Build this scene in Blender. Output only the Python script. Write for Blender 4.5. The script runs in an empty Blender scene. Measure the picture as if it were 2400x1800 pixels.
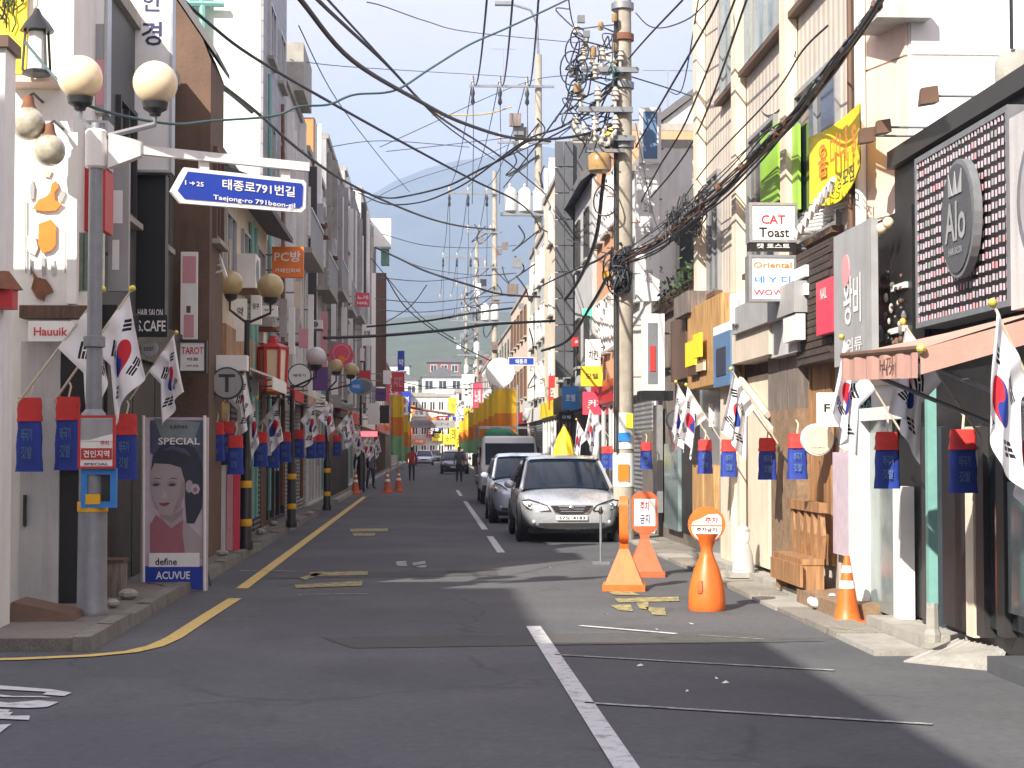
import bpy, math, random
from mathutils import Vector, Matrix
random.seed(7)
SC = bpy.context.scene
COL = SC.collection
R = math.radians
# ------------------------------------------------------------------ camera
F, CX, CY, CAMZ = 4000.0, 1200.0, 900.0, 1.6
YAW, PITCH = math.atan(197/4000), math.atan(152/4000)
cam_d = bpy.data.cameras.new('camera'); cam = bpy.data.objects.new('camera', cam_d); COL.objects.link(cam)
cam.location = (0, 0, CAMZ); cam.rotation_euler = (math.pi/2+PITCH, 0, -YAW)
cam_d.sensor_width = 36; cam_d.lens = 36*F/2400; cam_d.clip_start = .1; cam_d.clip_end = 20000
SC.camera = cam
# ------------------------------------------------------------------ sky and sun
SUN_AZ, SUN_EL = R(36), R(36)          # light travels towards +X/+Y: sun low behind the camera on the left
TRAVEL = Vector((math.sin(SUN_AZ)*math.cos(SUN_EL), math.cos(SUN_AZ)*math.cos(SUN_EL), -math.sin(SUN_EL)))
w = bpy.data.worlds.new('World'); SC.world = w; w.use_nodes = True
nt = w.node_tree; nt.nodes.clear()
def _n(t, **k):
    n = nt.nodes.new(t)
    for a, b in k.items(): setattr(n, a, b)
    return n
sky = _n('ShaderNodeTexSky', sky_type='NISHITA', sun_disc=False)
sky.sun_elevation = SUN_EL
to_sun = -TRAVEL
sky.sun_rotation = math.atan2(to_sun.x, to_sun.y)
sky.air_density = 1.0; sky.dust_density = 1.6; sky.ozone_density = 1.0
tc = _n('ShaderNodeTexCoord'); mp = _n('ShaderNodeMapping'); mp.inputs['Scale'].default_value = (1.0, 1.0, 2.6)
nz = _n('ShaderNodeTexNoise'); nz.inputs['Scale'].default_value = 2.4; nz.inputs['Detail'].default_value = 6; nz.inputs['Roughness'].default_value = .55
cr = _n('ShaderNodeValToRGB'); cr.color_ramp.elements[0].position = .36; cr.color_ramp.elements[1].position = .66
mx = _n('ShaderNodeMix', data_type='RGBA'); mx.inputs['B'].default_value = (8.3, 7.2, 7.5, 1)
ml = _n('ShaderNodeMath', operation='MULTIPLY_ADD'); ml.inputs[1].default_value = .5; ml.inputs[2].default_value = .52
bg = _n('ShaderNodeBackground'); bg.inputs['Strength'].default_value = .095; ow = _n('ShaderNodeOutputWorld')
L = nt.links.new
L(tc.outputs['Generated'], mp.inputs['Vector']); L(mp.outputs[0], nz.inputs['Vector']); L(nz.outputs['Fac'], cr.inputs[0])
L(cr.outputs[0], ml.inputs[0]); L(ml.outputs[0], mx.inputs['Factor']); L(sky.outputs[0], mx.inputs['A'])
L(mx.outputs['Result'], bg.inputs['Color']); L(bg.outputs[0], ow.inputs['Surface'])
sun_d = bpy.data.lights.new('sun', 'SUN'); sun = bpy.data.objects.new('sun', sun_d); COL.objects.link(sun)
sun_d.energy = 4.8; sun_d.angle = R(.53); sun_d.color = (1, .93, .82)
sun.rotation_euler = TRAVEL.to_track_quat('-Z', 'Y').to_euler()
SC.view_settings.view_transform = 'Standard'; SC.view_settings.look = 'None'
SC.view_settings.exposure = .98; SC.view_settings.gamma = 1
# ------------------------------------------------------------------ pixel helpers (photograph 2400 x 1800)
FW = Vector((math.sin(YAW)*math.cos(PITCH), math.cos(YAW)*math.cos(PITCH), math.sin(PITCH)))
RT = Vector((math.cos(YAW), -math.sin(YAW), 0)); UP = RT.cross(FW)
CAMP = Vector((0, 0, CAMZ))
def ray(px, py): return RT*((px-CX)/F)+UP*((CY-py)/F)+FW
def P(px, py, Y):
    r = ray(px, py); return CAMP+r*(Y/r.y)
def PX(px, py, X):
    r = ray(px, py); return CAMP+r*(X/r.x)
def G(px, py, z=0):
    r = ray(px, py); return CAMP+r*((z-CAMZ)/r.z)
def proj(p):
    v = Vector(p)-CAMP; d = v.dot(FW); return CX+F*v.dot(RT)/d, CY-F*v.dot(UP)/d
# ------------------------------------------------------------------ objects
ORG = {}
def tag(o, label=None, cat=None, group=None, kind=None):
    if label: o['label'] = label
    if cat: o['category'] = cat
    if group: o['group'] = group
    if kind: o['kind'] = kind
    return o
def thing(name, label, cat, loc=(0,0,0), group=None, rotz=0):
    o = bpy.data.objects.new(name, None); COL.objects.link(o); o.empty_display_size = .2
    o.location = loc; o.rotation_euler = (0,0,rotz); ORG[o] = Vector(loc) if rotz == 0 else None
    return tag(o, label, cat, group)
class MB:
    def __init__(s): s.v = []; s.f = []; s.mi = []; s.cur = 0
    def add(s, vs, fs):
        b = len(s.v); s.v += [Vector(q) for q in vs]
        for f in fs: s.f.append([b+i for i in f]); s.mi.append(s.cur)
        return s
    def poly(s, pts): return s.add(pts, [list(range(len(pts)))])
    def box(s, x0, x1, y0, y1, z0, z1):
        x0, x1 = min(x0,x1), max(x0,x1); y0, y1 = min(y0,y1), max(y0,y1); z0, z1 = min(z0,z1), max(z0,z1)
        return s.add([(x0,y0,z0),(x1,y0,z0),(x1,y1,z0),(x0,y1,z0),(x0,y0,z1),(x1,y0,z1),(x1,y1,z1),(x0,y1,z1)],
            [(0,3,2,1),(4,5,6,7),(0,1,5,4),(1,2,6,5),(2,3,7,6),(3,0,4,7)])
    def hexa(s, b, t):   # two quads of 4 points, bottom and top
        return s.add(list(b)+list(t), [(3,2,1,0),(4,5,6,7),(0,1,5,4),(1,2,6,5),(2,3,7,6),(3,0,4,7)])
    def slab(s, c, r, u, n, w, h, t, back=0):  # board: centre of front face, right/up/normal, width, height, thickness behind
        c, r, u, n = map(Vector, (c, r, u, n)); a, b = r*(w/2), u*(h/2)
        fr = [c-a-b, c+a-b, c+a+b, c-a+b]; bk = [q-n*t for q in fr]
        return s.hexa(bk, fr)
    def tube(s, pts, r, n=6, caps=True):
        pts = [Vector(p) for p in pts]; k = len(pts); rs = r if isinstance(r, (list, tuple)) else [r]*k
        b = len(s.v); up = None
        for i, p in enumerate(pts):
            t = (pts[min(i+1,k-1)]-pts[max(i-1,0)])
            if t.length < 1e-9: t = Vector((0,0,1))
            t.normalize()
            if up is None or abs(up.dot(t)) > .98: up = Vector((0,0,1)) if abs(t.z) < .9 else Vector((1,0,0))
            a = t.cross(up).normalized(); c = a.cross(t).normalized(); up = c
            for j in range(n):
                th = 2*math.pi*j/n; s.v.append(p+a*(rs[i]*math.cos(th))+c*(rs[i]*math.sin(th)))
        for i in range(k-1):
            for j in range(n):
                s.f.append([b+i*n+j, b+i*n+(j+1)%n, b+(i+1)*n+(j+1)%n, b+(i+1)*n+j]); s.mi.append(s.cur)
        if caps:
            s.f.append([b+j for j in range(n)][::-1]); s.f.append([b+(k-1)*n+j for j in range(n)]); s.mi += [s.cur]*2
        return s
    def lathe(s, c, prof, n=16, axis=(0,0,1), sx=1, sy=1):
        c = Vector(c); ax = Vector(axis).normalized(); a = ax.orthogonal().normalized() if abs(ax.z) < .99 else Vector((1,0,0)); d = ax.cross(a)
        b = len(s.v)
        for r_, z in prof:
            for j in range(n):
                th = 2*math.pi*j/n; s.v.append(c+ax*z+a*(r_*sx*math.cos(th))+d*(r_*sy*math.sin(th)))
        k = len(prof)
        for i in range(k-1):
            for j in range(n):
                s.f.append([b+i*n+j, b+i*n+(j+1)%n, b+(i+1)*n+(j+1)%n, b+(i+1)*n+j]); s.mi.append(s.cur)
        if prof[0][0] > 1e-4: s.f.append([b+j for j in range(n)][::-1]); s.mi.append(s.cur)
        if prof[-1][0] > 1e-4: s.f.append([b+(k-1)*n+j for j in range(n)]); s.mi.append(s.cur)
        return s
    def ball(s, c, r, n=16, m=10, sx=1, sy=1, sz=1):
        return s.lathe(c, [(max(r*math.sin(math.pi*i/m), 1e-5), -r*sz*math.cos(math.pi*i/m)) for i in range(m+1)], n, sx=sx, sy=sy)
    def prism(s, pts, d):
        pts = [Vector(p) for p in pts]; d = Vector(d); k = len(pts); b = len(s.v)
        s.v += pts+[p+d for p in pts]
        s.f.append([b+i for i in range(k)][::-1]); s.f.append([b+k+i for i in range(k)]); s.mi += [s.cur]*2
        for i in range(k):
            j = (i+1) % k; s.f.append([b+i, b+j, b+k+j, b+k+i]); s.mi.append(s.cur)
        return s
    def frame(s, c, r, u, n, w, h, bw, t, mull=0, rows=0):   # rectangular ring with optional mullions
        c, r, u, n = map(Vector, (c, r, u, n))
        for sg in (-1, 1):
            s.slab(c+r*(sg*(w/2-bw/2)), r, u, n, bw, h, t)
            s.slab(c+u*(sg*(h/2-bw/2)), r, u, n, w-2*bw, bw, t)
        for i in range(mull): s.slab(c+r*(-w/2+w*(i+1)/(mull+1))-n*.004, r, u, n, bw*.8, h-2*bw, t-.008)
        for i in range(rows): s.slab(c+u*(-h/2+h*(i+1)/(rows+1))-n*.008, r, u, n, w-2*bw, bw*.7, t-.016)
        return s
    def mesh(s, name, org, smooth=None):
        me = bpy.data.meshes.new(name)
        me.from_pydata([tuple(q-org) for q in s.v], [], s.f)
        if any(s.mi): me.polygons.foreach_set('material_index', s.mi)
        if smooth:
            me.polygons.foreach_set('use_smooth', [True]*len(me.polygons)); me.set_sharp_from_angle(angle=R(smooth))
        me.update(); return me
def put(mb, name, mats, parent=None, smooth=None, local=False, label=None):
    """one mesh object; a part when parent is given"""
    org = Vector((0,0,0))
    if parent is not None and not local: org = ORG.get(parent) or Vector((0,0,0))
    if not isinstance(mats, (list, tuple)): mats = [mats]
    me = mb.mesh(name, org, smooth)
    for m in mats: me.materials.append(M(m) if isinstance(m, str) else m)
    o = bpy.data.objects.new(name, me); COL.objects.link(o)
    if parent is not None: o.parent = parent; ORG[o] = org
    if label: o['label'] = label
    return o
def solo(mb, name, mats, label, cat, group=None, smooth=None, kind=None):
    """a thing that is one mesh: origin at the middle of its base"""
    xs = [q.x for q in mb.v]; ys = [q.y for q in mb.v]; zs = [q.z for q in mb.v]
    org = Vector(((min(xs)+max(xs))/2, (min(ys)+max(ys))/2, min(zs)))
    if not isinstance(mats, (list, tuple)): mats = [mats]
    me = mb.mesh(name, org, smooth)
    for m in mats: me.materials.append(M(m) if isinstance(m, str) else m)
    o = bpy.data.objects.new(name, me); COL.objects.link(o); o.location = org; ORG[o] = org
    return tag(o, label, cat, group, kind)
def struct(mb, name, mats, kind='structure', smooth=None):
    o = put(mb, name, mats, smooth=smooth); o['kind'] = kind; ORG[o] = Vector((0,0,0)); return o
def copy_tree(o, parent=None):
    c = o.copy(); COL.objects.link(c); c.parent = parent
    for ch in list(o.children): copy_tree(ch, c)
    return c
# ------------------------------------------------------------------ materials
MATS = {}
def M(name): return MATS[name]
def nodes(m):
    m.use_nodes = True; t = m.node_tree; return t, t.nodes['Principled BSDF']
def mat(name, col, rough=.7, var=.18, scale=5., streak=0., bump=0., bscale=40., metal=0., spec=.5, pattern=None, coat=0, ps=(.3,.1), pc=.75, vcoord='Object'):
    m = bpy.data.materials.new(name); t, b = nodes(m); N = t.nodes.new; l = t.links.new
    b.inputs['Roughness'].default_value = rough; b.inputs['Metallic'].default_value = metal
    b.inputs['Specular IOR Level'].default_value = spec
    if coat: b.inputs['Coat Weight'].default_value = coat; b.inputs['Coat Roughness'].default_value = .08
    col = tuple(col)+(1,) if len(col) == 3 else col
    tcn = N('ShaderNodeTexCoord'); geo = N('ShaderNodeNewGeometry')
    src = geo.outputs['Position'] if vcoord == 'World' else tcn.outputs['Object']
    cur = None
    if var:
        n1 = N('ShaderNodeTexNoise'); n1.inputs['Scale'].default_value = scale; n1.inputs['Detail'].default_value = 5; n1.inputs['Roughness'].default_value = .65
        l(src, n1.inputs['Vector'])
        mr = N('ShaderNodeMapRange'); mr.inputs['From Min'].default_value = .3; mr.inputs['From Max'].default_value = .7
        mr.inputs['To Min'].default_value = 1-var; mr.inputs['To Max'].default_value = 1+var*.6; l(n1.outputs['Fac'], mr.inputs['Value'])
        mm = N('ShaderNodeMix'); mm.data_type = 'RGBA'; mm.blend_type = 'MULTIPLY'; mm.inputs['Factor'].default_value = 1
        mm.inputs['A'].default_value = col; l(mr.outputs[0], mm.inputs['B']); cur = mm.outputs['Result']
        rr = N('ShaderNodeMapRange'); rr.inputs['To Min'].default_value = max(0, rough-.12); rr.inputs['To Max'].default_value = min(1, rough+.12)
        l(n1.outputs['Fac'], rr.inputs['Value']); l(rr.outputs[0], b.inputs['Roughness'])
    if streak:   # rain streaks and grime with a shape of their own
        mpn = N('ShaderNodeMapping'); mpn.inputs['Scale'].default_value = (5, 5, .45); l(src, mpn.inputs['Vector'])
        n2 = N('ShaderNodeTexNoise'); n2.inputs['Scale'].default_value = 1.4; n2.inputs['Detail'].default_value = 7; n2.inputs['Roughness'].default_value = .7; l(mpn.outputs[0], n2.inputs['Vector'])
        mr2 = N('ShaderNodeMapRange'); mr2.inputs['From Min'].default_value = .46; mr2.inputs['From Max'].default_value = .74
        mr2.inputs['To Min'].default_value = 0; mr2.inputs['To Max'].default_value = streak; l(n2.outputs['Fac'], mr2.inputs['Value'])
        m2 = N('ShaderNodeMix'); m2.data_type = 'RGBA'; m2.inputs['B'].default_value = (col[0]*.38, col[1]*.36, col[2]*.33, 1); l(mr2.outputs[0], m2.inputs['Factor'])
        if cur: l(cur, m2.inputs['A'])
        else: m2.inputs['A'].default_value = col
        cur = m2.outputs['Result']
    hgt = None
    if pattern in ('brick', 'tile'):
        bt = N('ShaderNodeTexBrick'); bt.offset = .5 if pattern == 'brick' else 0
        bt.inputs['Brick Width'].default_value = ps[0]; bt.inputs['Row Height'].default_value = ps[1]; bt.inputs['Mortar Size'].default_value = .012; bt.inputs['Scale'].default_value = 1
        bt.inputs['Color1'].default_value = (1,1,1,1); bt.inputs['Color2'].default_value = (.82,.82,.82,1); bt.inputs['Mortar'].default_value = (pc,pc,pc,1)
        sx = N('ShaderNodeSeparateXYZ'); l(src, sx.inputs[0]); ad = N('ShaderNodeMath'); ad.operation = 'ADD'; l(sx.outputs['X'], ad.inputs[0]); l(sx.outputs['Y'], ad.inputs[1])
        cx = N('ShaderNodeCombineXYZ'); l(ad.outputs[0], cx.inputs['X']); l(sx.outputs['Z'], cx.inputs['Y']); l(cx.outputs[0], bt.inputs['Vector'])
        m3 = N('ShaderNodeMix'); m3.data_type = 'RGBA'; m3.blend_type = 'MULTIPLY'; m3.inputs['Factor'].default_value = 1; l(bt.outputs['Color'], m3.inputs['B'])
        if cur: l(cur, m3.inputs['A'])
        else: m3.inputs['A'].default_value = col
        cur = m3.outputs['Result']; iv = N('ShaderNodeMath'); iv.operation = 'SUBTRACT'; iv.inputs[0].default_value = 1; l(bt.outputs['Fac'], iv.inputs[1]); hgt = iv.outputs[0]
    if pattern == 'ribs':
        sx = N('ShaderNodeSeparateXYZ'); l(src, sx.inputs[0]); ad = N('ShaderNodeMath'); ad.operation = 'ADD'; l(sx.outputs['X'], ad.inputs[0]); l(sx.outputs['Y'], ad.inputs[1])
        mu = N('ShaderNodeMath'); mu.operation = 'MULTIPLY'; mu.inputs[1].default_value = 2*math.pi/ps[0]; l(ad.outputs[0], mu.inputs[0])
        sn = N('ShaderNodeMath'); sn.operation = 'SINE'; l(mu.outputs[0], sn.inputs[0]); hgt = sn.outputs[0]
    if pattern == 'slats':
        sx = N('ShaderNodeSeparateXYZ'); l(src, sx.inputs[0]); mu = N('ShaderNodeMath'); mu.operation = 'MULTIPLY'; mu.inputs[1].default_value = 2*math.pi/ps[0]; l(sx.outputs['Z'], mu.inputs[0])
        sn = N('ShaderNodeMath'); sn.operation = 'SINE'; l(mu.outputs[0], sn.inputs[0]); hgt = sn.outputs[0]
    if pattern == 'wood':
        mpn = N('ShaderNodeMapping'); mpn.inputs['Scale'].default_value = (9, 9, .7); l(src, mpn.inputs['Vector'])
        n4 = N('ShaderNodeTexNoise'); n4.inputs['Scale'].default_value = 3; n4.inputs['Detail'].default_value = 8; l(mpn.outputs[0], n4.inputs['Vector'])
        r4 = N('ShaderNodeMapRange'); r4.inputs['From Min'].default_value = .3; r4.inputs['From Max'].default_value = .7; r4.inputs['To Min'].default_value = .5; r4.inputs['To Max'].default_value = 1.25; l(n4.outputs['Fac'], r4.inputs['Value'])
        m3 = N('ShaderNodeMix'); m3.data_type = 'RGBA'; m3.blend_type = 'MULTIPLY'; m3.inputs['Factor'].default_value = 1; l(r4.outputs[0], m3.inputs['B'])
        if cur: l(cur, m3.inputs['A'])
        else: m3.inputs['A'].default_value = col
        cur = m3.outputs['Result']; hgt = n4.outputs['Fac']
    if cur: l(cur, b.inputs['Base Color'])
    else: b.inputs['Base Color'].default_value = col
    if bump:
        bp = N('ShaderNodeBump'); bp.inputs['Strength'].default_value = bump; bp.inputs['Distance'].default_value = .02
        if hgt is None:
            n3 = N('ShaderNodeTexNoise'); n3.inputs['Scale'].default_value = bscale; n3.inputs['Detail'].default_value = 4; l(src, n3.inputs['Vector']); hgt = n3.outputs['Fac']
        l(hgt, bp.inputs['Height']); l(bp.outputs[0], b.inputs['Normal'])
    MATS[name] = m; return m
def emit(name, col, st):
    m = mat(name, col, .4, 0); b = m.node_tree.nodes['Principled BSDF']; b.inputs['Emission Color'].default_value = tuple(col)+(1,); b.inputs['Emission Strength'].default_value = st
# walls
mat('white_wall', (.72,.72,.70), .8, .1, 2, .35, .1, 60)
mat('plaster_white', (.80,.79,.76), .75, .07, 2.5, .22, .08, 60)
mat('cream_wall', (.70,.60,.47), .8, .12, 2, .3, .15, 50)
mat('beige_wall', (.60,.52,.43), .82, .14, 1.6, .35, .15, 50)
mat('beige_siding', (.55,.49,.425), .8, .12, 1.6, .3, .35, pattern='ribs', ps=(.22,))
mat('pink_wall', (.72,.56,.47), .8, .09, 2.2, .2, .1, 50)
mat('grey_wall', (.33,.33,.34), .8, .15, 2, .4, .2, 50)
mat('light_grey_wall', (.5,.5,.5), .8, .14, 2, .4, .2, 50)
mat('dark_grey_wall', (.085,.09,.10), .6, .2, 2, .2, .15, 50)
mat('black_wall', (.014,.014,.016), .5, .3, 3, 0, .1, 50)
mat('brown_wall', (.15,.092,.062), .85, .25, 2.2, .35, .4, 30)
mat('green_white_wall', (.70,.78,.69), .7, .06, 2, .22, .3, pattern='ribs', ps=(.45,))
mat('grey_tile_wall', (.36,.365,.385), .55, .12, 3, .35, .5, pattern='tile', ps=(.16,.3), pc=.55)
mat('white_tile_wall', (.62,.62,.6), .5, .1, 3, .3, .4, pattern='tile', ps=(.2,.2), pc=.6)
mat('brick_wall', (.30,.12,.075), .85, .2, 3, .25, .6, pattern='brick', ps=(.23,.075), pc=1.2)
mat('dark_brick', (.07,.048,.038), .8, .25, 3, .2, .6, pattern='brick', ps=(.23,.085), pc=.6)
mat('orange_wall', (.62,.24,.075), .7, .1, 2, .2, .1, 50)
mat('salmon_wall', (.62,.33,.19), .8, .1, 2, .25, .1, 50)
mat('green_wall', (.16,.29,.22), .7, .12, 2, .25, .1, 50)
mat('kerb_dark', (.19,.18,.16), .9, .35, 3, .4, .4, 40)
mat('concrete', (.36,.345,.31), .9, .22, 3, .35, .35, 45)
mat('roof_grey', (.14,.14,.145), .9, .2, 2, 0, .3, 40)
mat('roof_red', (.26,.09,.055), .85, .2, 3, 0, .3, 40)
mat('stone_brown', (.25,.165,.10), .85, .35, 7, .3, .5, 22)
# metal, glass, wood, cloth
mat('glass', (.02,.026,.03), .08, .3, 1.5, spec=.7)
mat('glass_blue', (.05,.075,.09), .1, .3, 1.2, spec=.7)
mat('glass_pale', (.21,.27,.27), .12, .3, 2.2, spec=.7)
mat('frame_white', (.74,.74,.72), .45, .08, 5)
mat('frame_dark', (.035,.033,.033), .5, .2, 6)
mat('frame_alu', (.42,.43,.44), .35, .12, 6, metal=.6)
mat('frame_brown', (.12,.065,.038), .6, .2, 6)
mat('galvanised', (.25,.265,.285), .5, .18, 7, .25, metal=.45)
mat('steel_grey', (.17,.18,.195), .5, .18, 6, .2)
mat('black_metal', (.018,.019,.021), .42, .25, 8)
mat('white_metal', (.78,.76,.72), .45, .07, 6, .12)
mat('teal_metal', (.19,.40,.36), .5, .14, 6, .2)
mat('chrome', (.65,.66,.68), .15, .05, 6, metal=1)
mat('rust', (.20,.085,.045), .85, .35, 9)
mat('pole_concrete', (.41,.37,.305), .9, .22, 5, .45, .4, 60)
mat('wood', (.36,.19,.085), .6, .12, 4, .15, .25, pattern='wood')
mat('wood_light', (.52,.30,.12), .6, .12, 4, .1, .2, pattern='wood')
mat('wood_dark', (.11,.058,.035), .65, .2, 4, .1, .25, pattern='wood')
mat('wood_grey', (.20,.165,.145), .8, .2, 4, .2, .3, pattern='wood')
mat('globe_cream', (.80,.64,.42), .3, .05, 4, coat=.4)
mat('globe_amber', (.43,.33,.155), .35, .15, 7, coat=.4)
mat('globe_grey', (.5,.5,.52), .4, .12, 9, coat=.3)
mat('globe_glass', (.42,.39,.30), .06, .35, 9, spec=.9, coat=.8)
mat('cable', (.018,.020,.026), .55, .2, 9)
mat('cable_teal', (.05,.11,.12), .55, .2, 9)
mat('cable_thin', (.05,.05,.055), .6, .2, 9)
mat('cable_yellow', (.45,.34,.06), .6, .2, 9)
mat('porcelain', (.50,.46,.40), .25, .12, 8, coat=.4)
mat('porcelain_brown', (.36,.23,.09), .3, .25, 9, coat=.4)
mat('red_cloth', (.56,.035,.03), .75, .15, 7)
mat('blue_cloth', (.018,.045,.30), .7, .2, 7)
mat('orange_plastic', (.74,.155,.024), .45, .2, 6, .45)
mat('orange_dull', (.60,.12,.04), .6, .2, 7, .45)  # darker orange; shade is put into the second stand's colour with it
mat('paper_white', (.8,.79,.76), .7, .05, 7)
mat('sign_white', (.82,.82,.80), .4, .05, 5, .1)
mat('sign_red', (.50,.028,.03), .45, .12, 5, .1)
mat('sign_pinkred', (.66,.06,.11), .45, .1, 5)
mat('sign_orange', (.80,.20,.02), .45, .06, 5)
mat('sign_blue', (.012,.045,.36), .4, .06, 5)
mat('sign_blue2', (.03,.22,.62), .4, .08, 5)
mat('sign_green', (.30,.55,.06), .5, .1, 4)
mat('sign_yellow', (.86,.68,.03), .55, .06, 4)
mat('sign_black', (.012,.012,.013), .45, .2, 5)
mat('sign_grey', (.34,.345,.35), .6, .14, 3, .3)
mat('sign_purple', (.10,.045,.18), .6, .1, 5)
mat('sign_pink', (.62,.30,.32), .6, .1, 5)
mat('sign_lilac', (.52,.44,.50), .6, .14, 8)
mat('sign_skyblue', (.10,.19,.34), .6, .2, 6)
mat('navy_ink', (.015,.02,.09), .5, .1, 5)
mat('black_ink', (.015,.015,.017), .5, .1, 5)
mat('red_ink', (.60,.03,.04), .5, .1, 5)
mat('awning_salmon', (.50,.29,.235), .8, .12, 3, .2, .15, 60)
mat('finial_gold', (.72,.60,.10), .3, .1, 6, metal=.4)
mat('bamboo', (.55,.47,.36), .6, .12, 9)
mat('yellow_paint', (.62,.45,.13), .8, .25, 9)
mat('band_yellow', (.78,.42,.02), .5, .1, 7)
mat('leaf', (.085,.13,.032), .6, .35, 9)
mat('leaf_dark', (.04,.065,.02), .6, .35, 9)
mat('skin', (.48,.29,.20), .6, .08, 9)
mat('rubber', (.018,.018,.019), .8, .2, 9)
mat('car_silver', (.55,.575,.61), .28, .04, 2, metal=.5, coat=.7)
mat('car_bluegrey', (.52,.59,.72), .3, .04, 3, metal=.4, coat=.7)
mat('car_white', (.76,.76,.75), .35, .04, 3, coat=.5)
mat('car_dark', (.05,.05,.06), .3, .05, 3, metal=.3, coat=.7)
mat('car_trim', (.02,.02,.021), .5, .1, 5)
mat('car_glass', (.008,.014,.025), .09, .1, 2, spec=.16)
mat('lamp_glass', (.62,.64,.66), .08, .25, 14, spec=.8, coat=.8)
mat('lamp_amber', (.75,.32,.08), .2, .1, 8, coat=.6)
emit('led_green', (.05,.8,.25), 2.2); emit('led_red', (1,.06,.07), 2.6); emit('lamp_lit', (1,.98,.85), 3)
# ------------------------------------------------------------------ lettering (flat print), converted in one batch
TEXTS = {}
def prepare_texts(strings):
    obs = []
    for s_ in strings:
        c = bpy.data.curves.new('lettering', 'FONT'); c.body = s_; c.size = 1; c.align_x = 'CENTER'; c.resolution_u = 2; c.offset = .016
        o = bpy.data.objects.new('lettering', c); COL.objects.link(o); obs.append((s_, o))
    bpy.context.view_layer.update(); dg = bpy.context.evaluated_depsgraph_get()
    for s_, o in obs:
        me = bpy.data.meshes.new_from_object(o.evaluated_get(dg))
        TEXTS[s_] = ([v.co.copy() for v in me.vertices], [list(p.vertices) for p in me.polygons])
        c = o.data; bpy.data.objects.remove(o); bpy.data.curves.remove(c); bpy.data.meshes.remove(me)
def write(parent, s_, c, r, u, n, w_, h_, m, name='lettering', proud=.004, mb=None, slant=0):
    vs, fs = TEXTS[s_]; c, r, u, n = map(Vector, (c, r, u, n))
    if not vs: return None
    x0, x1 = min(v.x for v in vs), max(v.x for v in vs); y0, y1 = min(v.y for v in vs), max(v.y for v in vs)
    sx, sy = w_/max(x1-x0, 1e-4), h_/max(y1-y0, 1e-4); mx_, my_ = (x0+x1)/2, (y0+y1)/2
    b = mb or MB()
    b.add([c+n*proud+r*((v.x-mx_)*sx+slant*(v.y-my_)*sy)+u*((v.y-my_)*sy) for v in vs], fs)
    if mb is None: return put(b, name, m, parent)
XR, ZU, NY = Vector((1,0,0)), Vector((0,0,1)), Vector((0,-1,0))      # boards that face the camera end of the street
# ------------------------------------------------------------------ ground materials
def ground_mat(name, base, patch, crack=.5, fine=160, seed=0., rough=.88):
    m = bpy.data.materials.new(name); t, b = nodes(m); N = t.nodes.new; l = t.links.new
    g = N('ShaderNodeNewGeometry'); mp_ = N('ShaderNodeMapping'); mp_.inputs['Location'].default_value = (seed, seed*2, 0); l(g.outputs['Position'], mp_.inputs['Vector'])
    def noise(s, d=5, r=.6, sc=None):
        n = N('ShaderNodeTexNoise'); n.inputs['Scale'].default_value = s; n.inputs['Detail'].default_value = d; n.inputs['Roughness'].default_value = r
        if sc:
            q = N('ShaderNodeMapping'); q.inputs['Scale'].default_value = sc; l(mp_.outputs[0], q.inputs['Vector']); l(q.outputs[0], n.inputs['Vector'])
        else: l(mp_.outputs[0], n.inputs['Vector'])
        return n.outputs['Fac']
    def rng(v, a, b_, c, d):
        n = N('ShaderNodeMapRange'); n.inputs['From Min'].default_value = a; n.inputs['From Max'].default_value = b_; n.inputs['To Min'].default_value = c; n.inputs['To Max'].default_value = d; l(v, n.inputs['Value']); return n.outputs[0]
    def mix(f, a, b_, mode='MIX'):
        n = N('ShaderNodeMix'); n.data_type = 'RGBA'; n.blend_type = mode
        if isinstance(f, float): n.inputs['Factor'].default_value = f
        else: l(f, n.inputs['Factor'])
        for s_, v in (('A', a), ('B', b_)):
            if isinstance(v, tuple): n.inputs[s_].default_value = v+(1,)
            else: l(v, n.inputs[s_])
        return n.outputs['Result']
    c = mix(rng(noise(.35, 4), .42, .6, 0, 1), base, patch)
    c = mix(rng(noise(1.1, 6, .7, (1, .5, 1)), .5, .75, 0, .45), c, tuple(x*.62 for x in base))
    c = mix(1.0, c, rng(noise(fine, 2, .5), .25, .75, .62, 1.4), 'MULTIPLY')
    c = mix(1.0, c, rng(noise(14, 4, .7), .3, .7, .84, 1.14), 'MULTIPLY')
    v = N('ShaderNodeTexVoronoi'); v.feature = 'DISTANCE_TO_EDGE'; v.inputs['Scale'].default_value = .42
    q = N('ShaderNodeMix'); q.data_type = 'RGBA'; q.blend_type = 'ADD'; q.inputs['Factor'].default_value = .5; l(mp_.outputs[0], q.inputs['A'])
    n9 = N('ShaderNodeTexNoise'); n9.inputs['Scale'].default_value = 1.6; n9.inputs['Detail'].default_value = 5; l(mp_.outputs[0], n9.inputs['Vector']); l(n9.outputs['Color'], q.inputs['B'])
    l(q.outputs['Result'], v.inputs['Vector'])
    ck = rng(v.outputs['Distance'], .004, .016, crack, 0)
    mk = N('ShaderNodeMath'); mk.operation = 'MULTIPLY'; l(ck, mk.inputs[0]); l(rng(noise(.6, 2), .48, .56, 0, 1), mk.inputs[1])
    c = mix(mk.outputs[0], c, (.02,.02,.02))
    l(c, b.inputs['Base Color']); b.inputs['Roughness'].default_value = rough; b.inputs['Specular IOR Level'].default_value = .35
    bp = N('ShaderNodeBump'); bp.inputs['Strength'].default_value = .45; bp.inputs['Distance'].default_value = .008; l(noise(fine*.8, 3, .6), bp.inputs['Height']); l(bp.outputs[0], b.inputs['Normal'])
    MATS[name] = m
ground_mat('asphalt', (.082,.086,.094), (.104,.107,.113), .3)
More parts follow.
